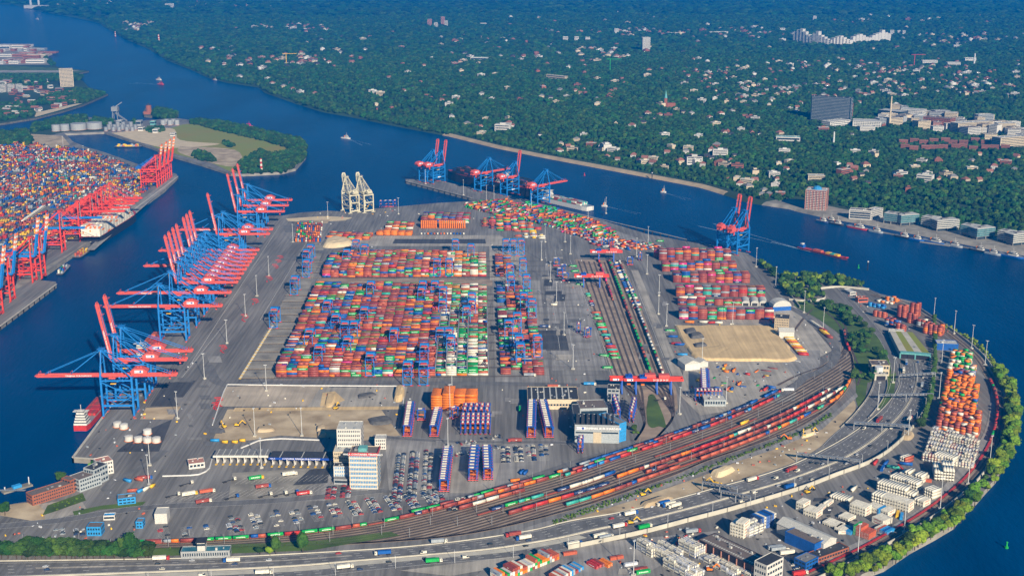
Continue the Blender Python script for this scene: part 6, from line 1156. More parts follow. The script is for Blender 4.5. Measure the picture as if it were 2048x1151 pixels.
# light masts
def mast_t(h=30): return T('light_mast', None, [('pole', MB().cyl((0, 0, 0), (0, 0, h), .36, 'post_white', 8, .2)), ('lamp_head', MB().box(-1.9, 1.9, -.4, .4, h, h + .5, 'post_white').box(-.4, .4, -1.2, 1.2, h, h + .4, 'post_white')), ('footing', MB().box(-1.6, 1.6, -1.6, 1.6, 0, 1.6, 'concrete_pale'))])
MT, MTS = mast_t(31), mast_t(14); MP = ((533, 781, 'on the road below the container blocks'), (454, 686, 'second along the quay road'), (409, 757, 'first along the quay road'), (491, 632, 'third along the quay road'), (514, 592, 'fourth along the quay road'), (538, 552, 'fifth along the quay road'), (300, 930, 'on the near apron beside the white tanks'), (298, 970, 'by the blue scrap at the quay office'), (355, 837, 'between black asphalt and the apron'), (586, 484, 'by the slanting files'), (656, 437, 'at the sand by the north shore'), (797, 428, 'by the ramp on the north side'), (900, 822, 'left of the orange stack'), (904, 780, 'behind the orange stack'), (896, 893, 'among straddle carriers'), (510, 872, 'on the excavated site'), (604, 871, 'on the excavated site, right'), (523, 935, 'through the gate canopy'),
      (1128, 670, 'right of the container blocks'), (1146, 738, 'near the lower right block corner'), (1113, 605, 'between blocks and rail yard'), (1101, 563, 'upper one between blocks and rail yard'), (1083, 520, 'by the yellow boxes'), (1090, 484, 'beside the white boxes'), (1130, 484, 'on the north road'), (1141, 508, 'left of rail gantries'), (1176, 452, 'in the north-east yard'), (1212, 427, 'beside the white ship'), (1296, 489, 'on the river quay road'), (1273, 513, 'right of the far rail gantry'), (1294, 548, 'beside the maroon corner stack'), (1318, 591, 'left of the tall stacks'), (1317, 628, 'below left of the tall stacks'), (1404, 725, 'on the tent side of the sand platform'), (1512, 534, 'at the river flood wall'), (1551, 574, 'by the shrubs on the river side'), (1608, 625, 'beside the park'), (1646, 660, 'in the siding curve'), (1452, 806, 'by the grey depot'), (1359, 828, 'thick white, right of the track fan'), (1465, 648, 'before the front tall stacks'), (1333, 652, 'at the sand platform corner'),
      (1786, 765, 'left of the tunnel mouths'), (1755, 818, 'over the green strip beside the ramp'), (1816, 876, 'on the sand circle by the motorway'), (1878, 797, 'among the hedge trees right of the motorway'), (1883, 728, 'left of the outer bay'), (1867, 640, 'on the river road'), (1908, 667, 'on the river road, next'), (1943, 697, 'on the outer rail bend'), (1970, 730, 'on the outer rail bend, next'), (1936, 968, 'beside red wagons on the outer track'), (1880, 1018, 'beside red wagons by the white stacks'), (1808, 1064, 'beside the fence of the white stacks'), (1715, 1115, 'near the brick row'), (1979, 930, 'on the outer curve by the tank rows'), (1267, 1150, 'at the bottom edge of the tank yard'), (988, 402, 'in the pier yard'), (927, 390, 'on the pier'), (973, 402, 'on the pier road'), (851, 368, 'at the pier head'), (1063, 420, 'behind the third pier crane'), (60, 372, 'tall on the opposite terminal, front'), (119, 340, 'tall on the opposite terminal, middle'), (168, 318, 'tall on the opposite terminal, right'), (127, 298, 'tall on the opposite terminal, rear'))
for i, (x, y, l) in enumerate(MP): MT.put(G(x, y), .3 * i, 'tall pale light mast ' + l, 'light mast', 'tall light masts')
MG = T('catenary_mast', MB().beam((0, 0, 0), (0, 0, 9), .35, .35, 'steel_grey').beam((0, 0, 7.5), (0, 3.2, 8.2), .15, .15, 'steel_grey')); n = 0
for ti, st in ((0, 0), (3, 6), (6, 3), (9, 8), (12, 2), (15, 4)):
    for i in range(10 + st, 300, 13):
        if W_[i] < 3 + ti * 4.9: continue
        n += 1; p = TRK[ti][i] + normals(TRK[ti])[i] * 2.4; d = TRK[ti][i + 1] - TRK[ti][i]; MG.put(p, math.atan2(d[1], d[0]), f'thin grey catenary post, {od(i // 13 + 1)} from the left beside the {od(ti + 1)} track', 'catenary post', 'catenary posts of the railway')
MR = T('street_lamp', MB().beam((0, 0, 0), (0, 0, 11), .25, .25, 'post_white').beam((0, 0, 11), (0, 2, 11.3), .2, .2, 'post_white'))
for i in range(16, 214, 9): p = lerp(MN, MS, 1.0)[i]; d = MS[i + 1] - MS[i]; MR.put(p + (0, 0, 2 if 88 < i < 200 else 0), math.atan2(d[1], d[0]), f'thin lamp post, {od((i - 16) // 9 + 1)} from the left along the outer motorway edge', 'lamp post', 'lamp posts along the motorway')
# ------------------------------------------------------------------ ships
def hull(L, W, h, c='hull_black', c2='hull_red', bow=.2):
    n = 12; b = MB(); top, bot = [], []
    for i in range(n + 1):
        t = i / n; wv = W / 2 * (min(1, (1 - t) / bow) ** .55 if t > 1 - bow else (.8 + .2 * min(1, t / .08))); x = (t - .5) * L; top.append((x, wv)); bot.append((x * .96, wv * .86))
    P = top + [(x, -w_) for x, w_ in reversed(top)]; Q = bot + [(x, -w_) for x, w_ in reversed(bot)]; k = len(P)
    b.add([(x, y, h) for x, y in P] + [(x, y, .8) for x, y in P], [(i, (i + 1) % k, k + (i + 1) % k, k + i)[::-1] for i in range(k)], c); b.add([(x, y, .8) for x, y in P] + [(x, y, -2) for x, y in Q], [(i, (i + 1) % k, k + (i + 1) % k, k + i)[::-1] for i in range(k)], c2)
    b.add([(x, y, h) for x, y in P], [tuple(range(k))[::-1]], 'hull_red' if c2 == 'hull_red' else 'steel_grey'); return b
def put_root(name, px, py, to, label, cat, group=None, z=WZ):
    p = G(px, py, z); q = G(*to, z); root = tag(bpy.data.objects.new(name, None), label, cat, group); C.objects.link(root); root.location = p; root.rotation_euler = (0, 0, math.atan2(q[1] - p[1], q[0] - p[0])); return root
def house(b, x, L, W, z, n, m='wall_white'):
    for i in range(n): k = 1 - i * .5 / n; b.box(x - L / 2 * k, x + L / 2 * k, -W / 2 * k, W / 2 * k, z + i * 2.8, z + i * 2.8 + 1.9, m); b.box(x - L / 2 * k + .15, x + L / 2 * k - .15, -W / 2 * k + .15, W / 2 * k - .15, z + i * 2.8 + 1.9, z + i * 2.8 + 2.8, 'glass_dark')
    b.box(x - L / 4, x + L / 5, -W / 4, W / 4, z + n * 2.8, z + n * 2.8 + .6, m)
    b.beam((x, 0, z + n * 2.8), (x, 0, z + n * 2.8 + 7), .4, .4, m); b.box(x - L / 4, x + L / 4, -W / 2 - 1, W / 2 + 1, z + n * 2.8 - .3, z + n * 2.8, m)
def cargo_ship(root, L, W, hh, hc, tiers, pal, nrow, hx, nh=6, x0=-.36, x1=.36, c2='hull_red', nb=None):
    obj('hull', hull(L, W, hh, hc, c2), root); b = MB(); house(b, hx * L, 13, W * .82, hh, nh); obj('bridge_house', b, root); rc2 = random.Random(int(L)); x = x0 * L
    while x < x1 * L:
        if abs(x - hx * L) > 16:
            st = MB()
            for j in range(nrow):
                y = (j - (nrow - 1) / 2) * 2.5
                for t in range(max(1, tiers - rc2.choice((0, 0, 1)))): st.box(x - 6, x + 6, y - 1.2, y + 1.2, hh + .3 + t * 2.7, hh + 2.95 + t * 2.7, 'paint_' + rc2.choice(pal))
            obj('container_bay', st, root)
        x += 13.3
a_ = put_root('container_ship', 227, 461, (300, 415), 'container ship stacked with white boxes moored at the opposite terminal', 'ship'); cargo_ship(a_, 225, 34, 14, 'hull_black', 7, ['white'] * 14 + ['silver', 'orange'], 13, .30, 7, -.46, .42)
a_ = put_root('container_ship', 985, 374, (900, 356), 'large dark container ship lying behind the pier cranes', 'ship'); cargo_ship(a_, 300, 42, 18, 'hull_black', 4, ['black', 'navy', 'black', 'maroon', 'black'], 15, -.12, 6)
a_ = put_root('cargo_ship', 1128, 410, (1040, 390), 'white feeder ship with high white bridge at the river quay', 'ship'); cargo_ship(a_, 150, 23, 9, 'wall_white', 2, ['maroon', 'grey', 'white', 'teal', 'rust'], 8, .30, 5, -.34, .4, 'paint_grey')
a_ = put_root('feeder_ship', 193, 826, (255, 755), 'small red hulled feeder ship with white bridge below the first quay crane', 'ship'); cargo_ship(a_, 110, 17, 7, 'paint_red', 1, ['red', 'maroon', 'red'], 6, -.43, 5, -.3, .3, 'paint_blue')
a_ = put_root('feeder_ship', 303, 700, (338, 655), 'white feeder ship with red hull hidden between the second and third cranes', 'ship'); cargo_ship(a_, 120, 18, 8, 'hull_red', 2, ['red', 'maroon', 'rust'], 6, -.40, 6, -.3, .35)
def tug(px, py, to, label, hc='hull_black', L=27, W=9, c='wall_white', g='tugs along the north bank'):
    r = put_root('tugboat', px, py, to, label, 'tugboat', g); obj('hull', hull(L, W, 3.2, hc, hc), r); b = MB(); house(b, L * .08, L * .34, W * .6, 3.2, 2, c); b.cyl((-L * .14, 1.6, 3.2), (-L * .14, 1.6, 8), .7, 'paint_orange', 8); b.cyl((-L * .14, -1.6, 3.2), (-L * .14, -1.6, 8), .7, 'paint_orange', 8); obj('wheelhouse', b, r); obj('mast', MB().beam((L * .08, 0, 8), (L * .08, 0, 14), .3, .3, 'post_white'), r); return r
for i, (x, y, hc, l, s) in enumerate(((1645, 444, 'paint_navy', 'first white tug right of the brick tower', 1), (1661, 442, 'hull_black', 'second tug right of the brick tower', 1), (1674, 449, 'hull_black', 'third tug right of the brick tower', 1.1), (1716, 457, 'paint_red', 'large red tug with cream house before the white framed office', 1.7), (1752, 464, 'paint_grey', 'grey tug at the left end of the jetty', 1.1), (1807, 475, 'hull_black', 'yellow topped tug in front of the glass offices', 1.2), (1833, 480, 'paint_blue', 'white tug alone after the yellow topped one', 1.1), (1868, 485, 'paint_blue', 'big blue tug at the jetty middle', 1.8), (1907, 492, 'paint_grey', 'pale grey patrol boat at the jetty', 1.3), (1958, 502, 'hull_black', 'yellow masted tug near the right end of the jetty', 1.2), (1985, 508, 'paint_grey', 'white tug second from the right frame edge', 1.1), (2022, 513, 'paint_blue', 'blue tug closest to the right frame edge', 1.7))): tug(x, y, (x + 30, y + 6), l, hc, 27 * s, 9 * s ** .5)
b = MB()
for (x0, y0, x1, y1) in ((1760, 464, 1800, 472), (1925, 494, 1960, 501), (1840, 484, 1900, 492)): wallstrip(b, resample(GL([(x0, y0), (x1, y1)], WZ), step=20), 1.2, 5, 'concrete_dirty', 0)
tag(obj('floating_jetty', b), 'row of grey floating jetties where the tugs lie along the north bank', 'jetty')
for i, (x, y, c, l) in enumerate(((322, 169, 'paint_red', 'red boat in the wide river below the villas'), (318, 160, 'wall_white', 'small white boat beside the red one in the river'), (497, 253, 'paint_pink', 'pink red boat in the river off the meadow'), (692, 277, 'wall_white', 'white launch in mid river'), (1209, 413, 'wall_white', 'small white motor boat off the river quay'), (1327, 385, 'wall_white', 'tiny white boat off the beach'), (430, 162, 'paint_navy', 'ferry at the little north bank pier'), (75, 39, 'wall_white', 'far white boat high up the river'))): r = tug(x, y, (x + 20, y + 2), l, c, [34, 30, 34, 30, 12, 12, 30, 40][i], [9, 8, 9, 8, 4, 4, 8, 10][i], c if c != 'paint_navy' else 'wall_white', 'boats under way on the river')
# push tow barge with boxes
r = put_root('barge', 1645, 507, (1690, 518), 'long low barge train carrying containers across the river', 'barge'); obj('hull', hull(105, 11, 2.5, 'hull_black', 'hull_red', .1), r); st = MB()
for i, c in ((0, 'rust'), (1, 'rust'), (3, 'yellow'), (4, 'teal'), (5, 'yellow')): st.box(-18 + i * 9, -10 + i * 9, -3.6, 3.6, 2.6, 5, 'paint_' + c)
obj('cargo', st, r); obj('wheelhouse', MB().box(-48, -40, -3, 3, 2.5, 8, 'paint_blue').box(-46, -42, -2.6, 2.6, 8, 10, 'wall_white').box(48, 52, -3, 3, 2.5, 4, 'paint_red'), r)
for x, y, tx, ty, L, W, cg, l in ((128, 541, 150, 517, 62, 11, ['blue', 'white', 'green', 'grey', 'red'], 'container barge with mixed boxes beside the lower opposite quay'), (165, 508, 182, 496, 60, 16, ['rust', 'red', 'yellow'], 'flat work barge with orange gear at the opposite quay'), (258, 294, 275, 294, 70, 20, ['yellow', 'rust', 'grey'], 'yellow work barge moored in the far basin')):
    r = put_root('barge', x, y, (tx, ty), l, 'barge'); obj('hull', hull(L, W, 2.5, 'hull_black', 'hull_black', .12), r); st = MB(); rc3 = random.Random(x)
    for i in range(int(L / 7) - 2):
        for j in (-1, 1): st.box(-L / 2 + 6 + i * 6.6, -L / 2 + 12 + i * 6.6, j * W * .22 - 1.2, j * W * .22 + 1.2, 2.6, 2.6 + 2.5 * rc3.randint(1, 2), 'paint_' + rc3.choice(cg))
    obj('cargo', st, r)
# buoys, dolphins, lighthouse, pontoon
for x, y, m, l in ((2013, 1095, 'paint_green', 'green buoy in the dark water at the right edge'), (1717, 536, 'paint_green', 'green buoy off the shrubs'), (1169, 351, 'paint_red', 'red buoy off the beach')): tag(obj('buoy', MB().cyl((0, 0, 0), (0, 0, 1.4), 1.7, m, 10).cyl((0, 0, 1.4), (0, 0, 5), .9, m, 8, .4).box(-.7, .7, -.7, .7, 5, 6, m), None, G(x, y, WZ)), l, 'buoy')
for x, y, l in ((1735, 540, 'dark pile dolphin with white cap off the shrubs'), (1304, 358, 'thin pale pile off the beach')): tag(obj('dolphin', MB().cyl((0, 0, -2), (0, 0, 13), .9, 'hull_black', 8).cyl((0, 0, 13), (0, 0, 15), 1.2, 'post_white', 8), None, G(x, y, WZ)), l, 'pile')
def striped(px, py, h, r, l, n=6, z=0, m=('paint_red', 'paint_white')):
    b = MB()
    for i in range(n): b.cyl((0, 0, h * i / n), (0, 0, h * (i + 1) / n), r * (1 - .3 * i / n), m[i % 2], 12)
    b.cyl((0, 0, h), (0, 0, h + 2.5), r * .9, m[0], 10, .2); return tag(obj('lighthouse', b, None, NB(px, py) if z else G(px, py)), l, 'lighthouse')
striped(523, 345, 30, 3, 'red and white beacon tower on the tip of the meadow peninsula'); striped(318, 84, 36, 4.5, 'red and white lighthouse on the wooded north bank', z=1); striped(231, 74, 28, 3, 'small white and red lighthouse at the far village shore', z=1)
tag(obj('pontoon', MB().box(-14, 14, -4, 4, 0, 1.6, 'concrete_dirty').box(-4, 4, -2.4, 2.4, 1.6, 4.2, 'paint_skyblue').cyl((12, 0, 1.6), (12, 0, 9), .5, 'post_white', 8).cyl((-11, 1, 1.6), (-11, 1, 5), .6, 'post_white', 8), None, G(34, 977, WZ), .75), 'grey pontoon with a blue cabin below the brick quay office', 'pontoon')
tag(obj('footbridge', MB().beam((0, 0, 3), (28, 0, 6), 2.2, .6, 'steel_grey'), None, G(0, 985, WZ), -.25), 'grey gangway to the pontoon at the left edge', 'gangway')
r = tag(bpy.data.objects.new('tower_house', None), 'brick lighthouse tower on the little river islet', 'tower'); C.objects.link(r); r.location = G(298, 228); obj('wall', MB().cyl((0, 0, 0), (0, 0, 26), 8, 'wall_brick', 12).box(-14, 14, -8, 8, 0, 8, 'wall_brick'), r); obj('roof', MB().cyl((0, 0, 26), (0, 0, 32), 6, 'roof_dark', 10, 1), r)
r = tag(bpy.data.objects.new('ship_loader', None), 'grey steel ship loader tower at the water behind the oil tanks', 'loader'); C.objects.link(r); r.location = G(232, 240); b = MB()
for x in (-8, 8):
    for y in (-8, 8): b.beam((x, y, 0), (x * .6, y * .6, 40), 1.6, 1.6, 'steel_grey')
b.box(-9, 9, -9, 9, 26, 38, 'steel_grey'); obj('tower', b, r); obj('conveyor', MB().beam((0, 0, 20), (40, -30, 2), 4, 3, 'steel_grey').beam((0, 0, 38), (18, 10, 50), 1.5, 1.5, 'steel_grey'), r)
# red spreader frames parked beside the quay masts, scrap, small yard gear
SF = T('spreader_frame', MB().box(-6, 6, -1.2, -.8, .2, .9, 'paint_red').box(-6, 6, .8, 1.2, .2, .9, 'paint_red').box(-6, -5.4, -.8, .8, .2, .8, 'paint_red').box(5.4, 6, -.8, .8, .2, .8, 'paint_red').box(-1.4, 1.4, -.8, .8, .3, 1.4, 'paint_red'))
for gi, (x, y, n_) in enumerate(((445, 694, 5), (488, 632, 5), (509, 601, 4), (537, 556, 4), (549, 532, 3), (436, 798, 6), (431, 808, 5), (560, 515, 2), (556, 523, 2))):
    for i in range(n_): SF.put(G(x + 3.6 * (i % 3) - i, y + 3.2 * i - 3), .2 + .5 * i, f'red spreader frame, {od(i + 1)} of the {od(gi + 1)} pile along the quay road', 'spreader', 'red spreader frames along the quay road', .7)
for i in range(46):
    x, y = random.choice(((660, 600), (700, 430), (340, 830), (1430, 770), (1600, 985), (1340, 1075))); x += random.uniform(-60, 60); y += random.uniform(-8, 8)
    if x == 660: continue
    c = random.choice(['yellow', 'grey', 'white', 'brown', 'rust']); w_ = random.uniform(.8, 2)
    if not (y < 600 and x < 560) and not 560 < y < 640: tag(obj('material_pile', MB().box(-w_, w_, -1, 1, 0, .8, 'paint_' + c, .2).box(-w_ * .6, w_ * .5, -.8, .7, .8, 1.5, 'paint_' + random.choice(['white', 'rust', 'grey']), .15), None, G(x, y), random.uniform(0, 3)), f'small {CNAME[c]} pile of building gear, {od(i + 1)} of those left around the sites', 'pile', 'piles of building gear')
mat('foam', (.30, .42, .50), .6, 0, .4, .3, detail=8)
for x, y, tx, ty, L, w_ in ((1622, 503, 1575, 491, 260, 9), (316, 169, 298, 168, 120, 8), (492, 253, 478, 251, 100, 6), (696, 278, 715, 284, 120, 6), (1214, 413, 1232, 417, 90, 3), (1331, 386, 1345, 390, 80, 3)):
    a_, b_ = G(x, y, WZ + .06), G(tx, ty, WZ + .06); d = (b_ - a_) / np.linalg.norm(b_ - a_); nn_ = np.array((-d[1], d[0], 0)); m = MB()
    for s_ in (-1, 1): m.add([a_, a_ + d * L + nn_ * s_ * w_ * 2.2, a_ + d * L * .96 + nn_ * s_ * w_ * 1.9], [(0, 1, 2) if s_ < 0 else (0, 2, 1)], 'foam')
    m.add([a_ + nn_ * w_ * .22, a_ - nn_ * w_ * .22, a_ + d * L * .35 - nn_ * w_ * .1, a_ + d * L * .35 + nn_ * w_ * .1], [(3, 2, 1, 0)], 'foam'); struct('boat_wake', m)
cl = MB(); rcl = random.Random(31)
for poly, k in (([(1340, 650), (1680, 640), (1660, 740), (1400, 830), (1350, 790)], 150), ([(420, 760), (830, 770), (800, 880), (400, 890)], 120), ([(1080, 500), (1160, 500), (1220, 760), (1100, 765)], 90), ([(1000, 770), (1280, 770), (1260, 890), (1040, 890)], 110), ([(1180, 1020), (1640, 860), (1690, 830), (1600, 920), (1240, 1040)], 160), ([(1240, 1080), (1700, 960), (1900, 900), (1800, 1060), (1600, 1151), (1240, 1151)], 260), ([(150, 910), (330, 700), (420, 700), (300, 1000), (180, 1000)], 90), ([(560, 430), (1000, 405), (1040, 500), (600, 500)], 130), ([(1680, 575), (1900, 660), (1860, 700), (1760, 660)], 80), ([(0, 1010), (300, 1010), (290, 1075), (0, 1080)], 60)):
    Q = GL(poly)[:, :2]; n = 0
    while n < k * .45:
        x, y = rcl.uniform(Q[:, 0].min(), Q[:, 0].max()), rcl.uniform(Q[:, 1].min(), Q[:, 1].max())
        if not inpoly([x], [y], Q)[0]: continue
        n += 1; w_ = rcl.uniform(.4, 1.6); u = MB().box(-w_, w_, -.6, .6, 0, rcl.uniform(.4, 1.6), 'paint_' + rcl.choice(['white', 'rust', 'grey', 'grey', 'black', 'black', 'silver', 'brown', 'silver', 'yellow']), .1); cl.merge(u, (x, y, .15), rcl.uniform(0, 3))
stuff('yard_clutter', cl, 'small pallets, barriers and bits of gear lying all over the yards')
b = MB()      # slanting bays on the gate forecourt
for i in range(26): p = G(330 + i * 12.5, 1004 - i * .9); q = p + np.array((9, 17, 0)); b.beam(p + (0, 0, .34), q + (0, 0, .34), .18, .03, 'line_white')
for i in range(18): p = G(470 + i * 10.5, 968 - i * .4); q = p + np.array((7, 15, 0)); b.beam(p + (0, 0, .34), q + (0, 0, .34), .18, .03, 'line_white')
struct('parking_lines', b)
# ------------------------------------------------------------------ buildings on the north bank and far left
def NBB(name, x0, y0, x1, y1, depth, h, wm, rm, label, **k):
    a, b_ = NB(x0, y0), NB(x1, y1); z = min(a[2], b_[2]) - .5; return building(name, (0, 0), (0, 0), depth, h, wm, rm, label, p0=a, p1=b_, z0=z, **k)
def ex_dome(r, W, D, h):
    b = MB(); n = 12
    for i in range(5):
        t0, t1 = i / 5 * math.pi / 2, (i + 1) / 5 * math.pi / 2; b.cyl((W / 2, D / 2, h + .3 + 7 * math.sin(t0)), (W / 2, D / 2, h + .3 + 7 * math.sin(t1)), 9 * math.cos(t0) + .01, 'glass_blue', n, 9 * math.cos(t1) + .01)
    obj('glass_dome', b, r); ba = MB()
    for f in range(11):
        for s_ in range(6): x = 3 + s_ * (W - 8) / 5; ba.box(x, x + 2.6, -1.0, -.07, f * h / 11 + .3, f * h / 11 + 1.3, 'wall_white')
    obj('balconies', ba, r)
building('brick_tower_block', (1609, 418), (1651, 421), 34, 37, 'wall_pink', 'roof_pale', 'tall red brick riverside residence with white balconies and glass dome', floors=11, nwin=12, winh=.5, extras=ex_dome)
def ex_frame(r, W, D, h):
    b = MB(); b.box(-.4, W + .4, -.6, -.1, h - 1.2, h + 1, 'wall_white').box(-.4, W + .4, -.6, -.1, 0, 1.2, 'wall_white').box(-.4, 1, -.6, -.1, 1.2, h - 1.2, 'wall_white').box(W - .6, W + .4, -.6, -.1, 1.2, h - 1.2, 'wall_white'); obj('facade_frame', b, r)
building('framed_office', (1698, 437), (1741, 440), 20, 17, 'wall_white', 'roof_grey', 'low office with bold white frame and dark glass right of the brick residence', floors=4, winh=.75, win='glass_dark', extras=ex_frame)
building('framed_office', (1741, 440), (1765, 434), 16, 17, 'wall_white', 'roof_pale', 'white gridded wing joined to the white framed office', floors=5, nwin=9, winh=.6, bandgap=1.2)
for k, (x0, y0, x1, y1, m, l) in enumerate(((1766, 446, 1796, 450, 'glass_teal', 'first glass office pavilion, left box'), (1801, 452, 1838, 449, 'glass_teal', 'first glass office pavilion, right box'), (1841, 453, 1870, 458, 'wall_grey', 'first concrete office pavilion on stilts, left box'), (1873, 463, 1918, 460, 'wall_grey', 'first concrete office pavilion on stilts, right box'), (1919, 470, 1948, 475, 'glass_teal', 'second glass office pavilion, left box'), (1953, 480, 1990, 476, 'glass_teal', 'second glass office pavilion, right box'), (1993, 482, 2020, 487, 'wall_grey', 'last concrete office pavilion, left box'), (2025, 492, 2062, 488, 'wall_grey', 'last concrete office pavilion at the frame edge'))):
    O, E = G(x0, y0), G(x1, y1); W = np.linalg.norm(E - O); root = tag(bpy.data.objects.new('office_pavilion', None), l, 'office', 'riverside office pavilions'); C.objects.link(root); root.location = O; root.rotation_euler = (0, 0, math.atan2(E[1] - O[1], E[0] - O[0])); D = 22
    obj('core', MB().box(3, W - 3, 3, D - 3, 0, 5, 'glass_dark'), root)
    for x in (1, W / 2, W - 1): obj('pillar', MB().box(x - .4, x + .4, .5, 1.3, 0, 5, 'concrete'), root)
    obj('body', MB().box(.4, W - .4, .4, D - .4, 5, 19, 'glass_teal' if 'glass' in m else 'glass_dark'), root); sl_ = MB()
    for f in range(5): sl_.box(0, W, 0, D, 5 + f * 3.4, 5.6 + f * 3.4, 'wall_grey' if 'glass' in m else 'roof_pale')
    if 'grey' in m:
        for f in range(4): sl_.box(0, W, -.05, .3, 5.6 + f * 3.4, 6.8 + f * 3.4, 'roof_pale'); sl_.box(W - .3, W + .05, 0, D, 5.6 + f * 3.4, 6.8 + f * 3.4, 'roof_pale')
    obj('floor_slabs', sl_, root); obj('roof', MB().box(1, W - 1, 1, D - 1, 19.21, 19.8, 'roof_pale').box(W * .3, W * .6, 6, 14, 19.8, 21.5, 'roof_grey'), root)
# landmark slab with dark grid facade
NBB('slab_tower', 1620, 240, 1699, 247, 22, 68, 'glass_dark', 'roof_dark', 'huge dark slab tower block with a fine window grid standing above the trees', floors=17, nwin=34, win='paint_grey', winh=.5, bandgap=1.4)
NBB('brown_tower', 1700, 236, 1705, 236, 14, 40, 'wall_brick', 'roof_dark', 'slim brown stair tower right of the dark slab block', floors=0)
for x0, y0, x1, y1, d_, h_, l in ((1660, 254, 1700, 250, 30, 14, 'white low block in front of the dark slab'), (1705, 253, 1762, 256, 50, 16, 'pale commercial hall right of the dark slab'), (1720, 262, 1750, 262, 20, 12, 'cream apartment row below the commercial hall'), (1755, 234, 1800, 240, 40, 22, 'dark glass block left of the chimney cluster'), (1800, 236, 1845, 240, 40, 26, 'white apartment block right of the tall chimney')): NBB('city_block', x0, y0, x1, y1, d_, h_, 'wall_white' if 'dark' not in l.split()[0] else 'glass_dark', 'roof_pale', l, floors=int(h_ / 4), nwin=12, group='city blocks by the slab tower')
NBB('city_block', 1845, 252, 1900, 258, 35, 26, 'wall_brick', 'roof_brown', 'brick and white block in the dense quarter', floors=6, nwin=16); NBB('hospital', 1915, 266, 1985, 262, 30, 26, 'wall_cream', 'roof_pale', 'long cream banded hospital-like block, larger', floors=7, winh=.4); NBB('hospital', 2000, 295, 2050, 292, 30, 24, 'wall_cream', 'roof_pale', 'cream banded block cut by the right frame edge', floors=6, winh=.4); NBB('hospital', 1995, 262, 2030, 262, 30, 20, 'wall_cream', 'roof_pale', 'smaller cream banded block right of the long one', floors=6, winh=.4)
NBB('stepped_villa', 1616, 360, 1650, 358, 22, 10, 'wall_cream', 'roof_pale', 'terraced cream villa block above the brick residence', floors=3, winh=.5)
rc = random.Random(77)
for i in range(46):
    x, y = rc.uniform(1755, 2040), 0; y = 226 + (x - 1755) * .14 + rc.uniform(-10, 26); w_ = rc.uniform(14, 34); hh_ = rc.uniform(12, 24); c = rc.choice(['wall_white', 'wall_white', 'wall_cream', 'wall_cream', 'wall_pink', 'wall_grey']); NBB('city_block', x, y, x + w_, y + rc.uniform(-2, 3), rc.uniform(14, 30), hh_, c, rc.choice(['roof_pale', 'roof_grey', 'roof_brown']), f'{c[5:]} apartment block, {od(i + 1)} of the dense quarter right of the tall chimney', floors=int(hh_ / 3.5), winh=.4, sides=(0, 3), group='blocks of the dense quarter')
for i in range(22): x = 1800 + (i % 11) * 20 + rc.uniform(-3, 3); y = 285 + (i // 11) * 12 + rc.uniform(-2, 3); NBB('brick_terrace', x, y, x + 17, y + 1, 12, 8, 'wall_brick', 'roof_red', f'dark red brick terrace, {od(i % 11 + 1)} of the {"upper" if i < 11 else "lower"} row below the hospital', floors=3, winh=.35, sides=(0,), roof='gable', group='red brick terraces')
# white high rises far away
for i in range(30):
    t = i / 29.; x = 1586 + 184 * t; y = 84 + 6 * math.sin(t * 3.1) - (3 if t > .6 else 0); hh_ = [46, 55, 60, 50, 38, 32][i % 6] * (1.1 if i < 8 or i > 26 else .72); NBB('high_rise', x, y, x + 5.5, y + .4, 24, hh_, 'wall_white', 'roof_pale', f'white high-rise, {od(i + 1)} from left in the long pale estate', floors=int(hh_ / 6), winh=.35, sides=(0,), group='white estate high-rises')
NBB('white_tower', 1285, 104, 1300, 104, 26, 62, 'wall_white', 'roof_pale', 'single white residential tower with flat roof standing in the forest', floors=14, nwin=5, winh=.4)
for i, (x, y, w_, h_) in enumerate(((1126, 83, 10, 22), (1149, 83, 9, 22), (1171, 84, 9, 22), (855, 53, 7, 40), (868, 55, 6, 26), (882, 51, 6, 48), (889, 54, 5, 34), (1229, 68, 9, 26), (1251, 68, 11, 12), (1626, 41, 7, 26), (1338, 70, 30, 12), (1420, 68, 36, 12), (1350, 68, 24, 8), (1780, 70, 8, 24), (1795, 69, 6, 20), (1805, 70, 6, 22), (960, 50, 12, 10), (330, 16, 18, 30), (343, 15, 12, 18), (1845, 128, 30, 14), (1895, 131, 26, 12), (1930, 124, 22, 16), (1560, 64, 10, 20))): NBB('far_block', x, y, x + w_, y, 22, h_, 'wall_white' if i not in (3, 5, 8) else 'wall_pink', 'roof_pale', f'{"white" if i not in (3, 5, 8) else "pinkish"} distant block standing out of the forest plain, {od(i + 1)} catalogued', floors=max(1, int(h_ / 6)), winh=.35, sides=(0,), group='distant blocks in the forest plain')
def chimney(px, py, h, r, l, m='post_white', nb=True): p = NB(px, py) if nb else G(px, py); tag(obj('chimney', MB().cyl((0, 0, -1), (0, 0, h), r, m, 12, r * .65), None, p), l, 'chimney')
chimney(1779, 253, 80, 2.6, 'tall slim cream chimney above the dense quarter', 'wall_cream'); chimney(1667, 288, 30, 2.5, 'short white chimney below the slab tower'); chimney(1948, 130, 45, 4, 'distant white chimney at the right'); chimney(62, 15, 170, 9, 'left tall stack of the distant power station'); chimney(78, 14, 160, 9, 'right tall stack of the distant power station')
NBB('power_station', 48, 17, 90, 17, 60, 22, 'wall_white', 'roof_pale', 'pale distant power station beside the two stacks at the upper left', floors=0)
NBB('school_hall', 941, 121, 975, 121, 26, 12, 'wall_white', 'roof_teal', 'long teal roofed hall in the middle of the forest', floors=1)
NBB('school_hall', 1092, 156, 1130, 160, 14, 12, 'wall_cream', 'roof_pale', 'long yellowish building line in mid forest', floors=2); NBB('school_hall', 1552, 281, 1600, 283, 26, 10, 'wall_white', 'roof_teal', 'teal roofed sports halls below the pale houses', floors=1)
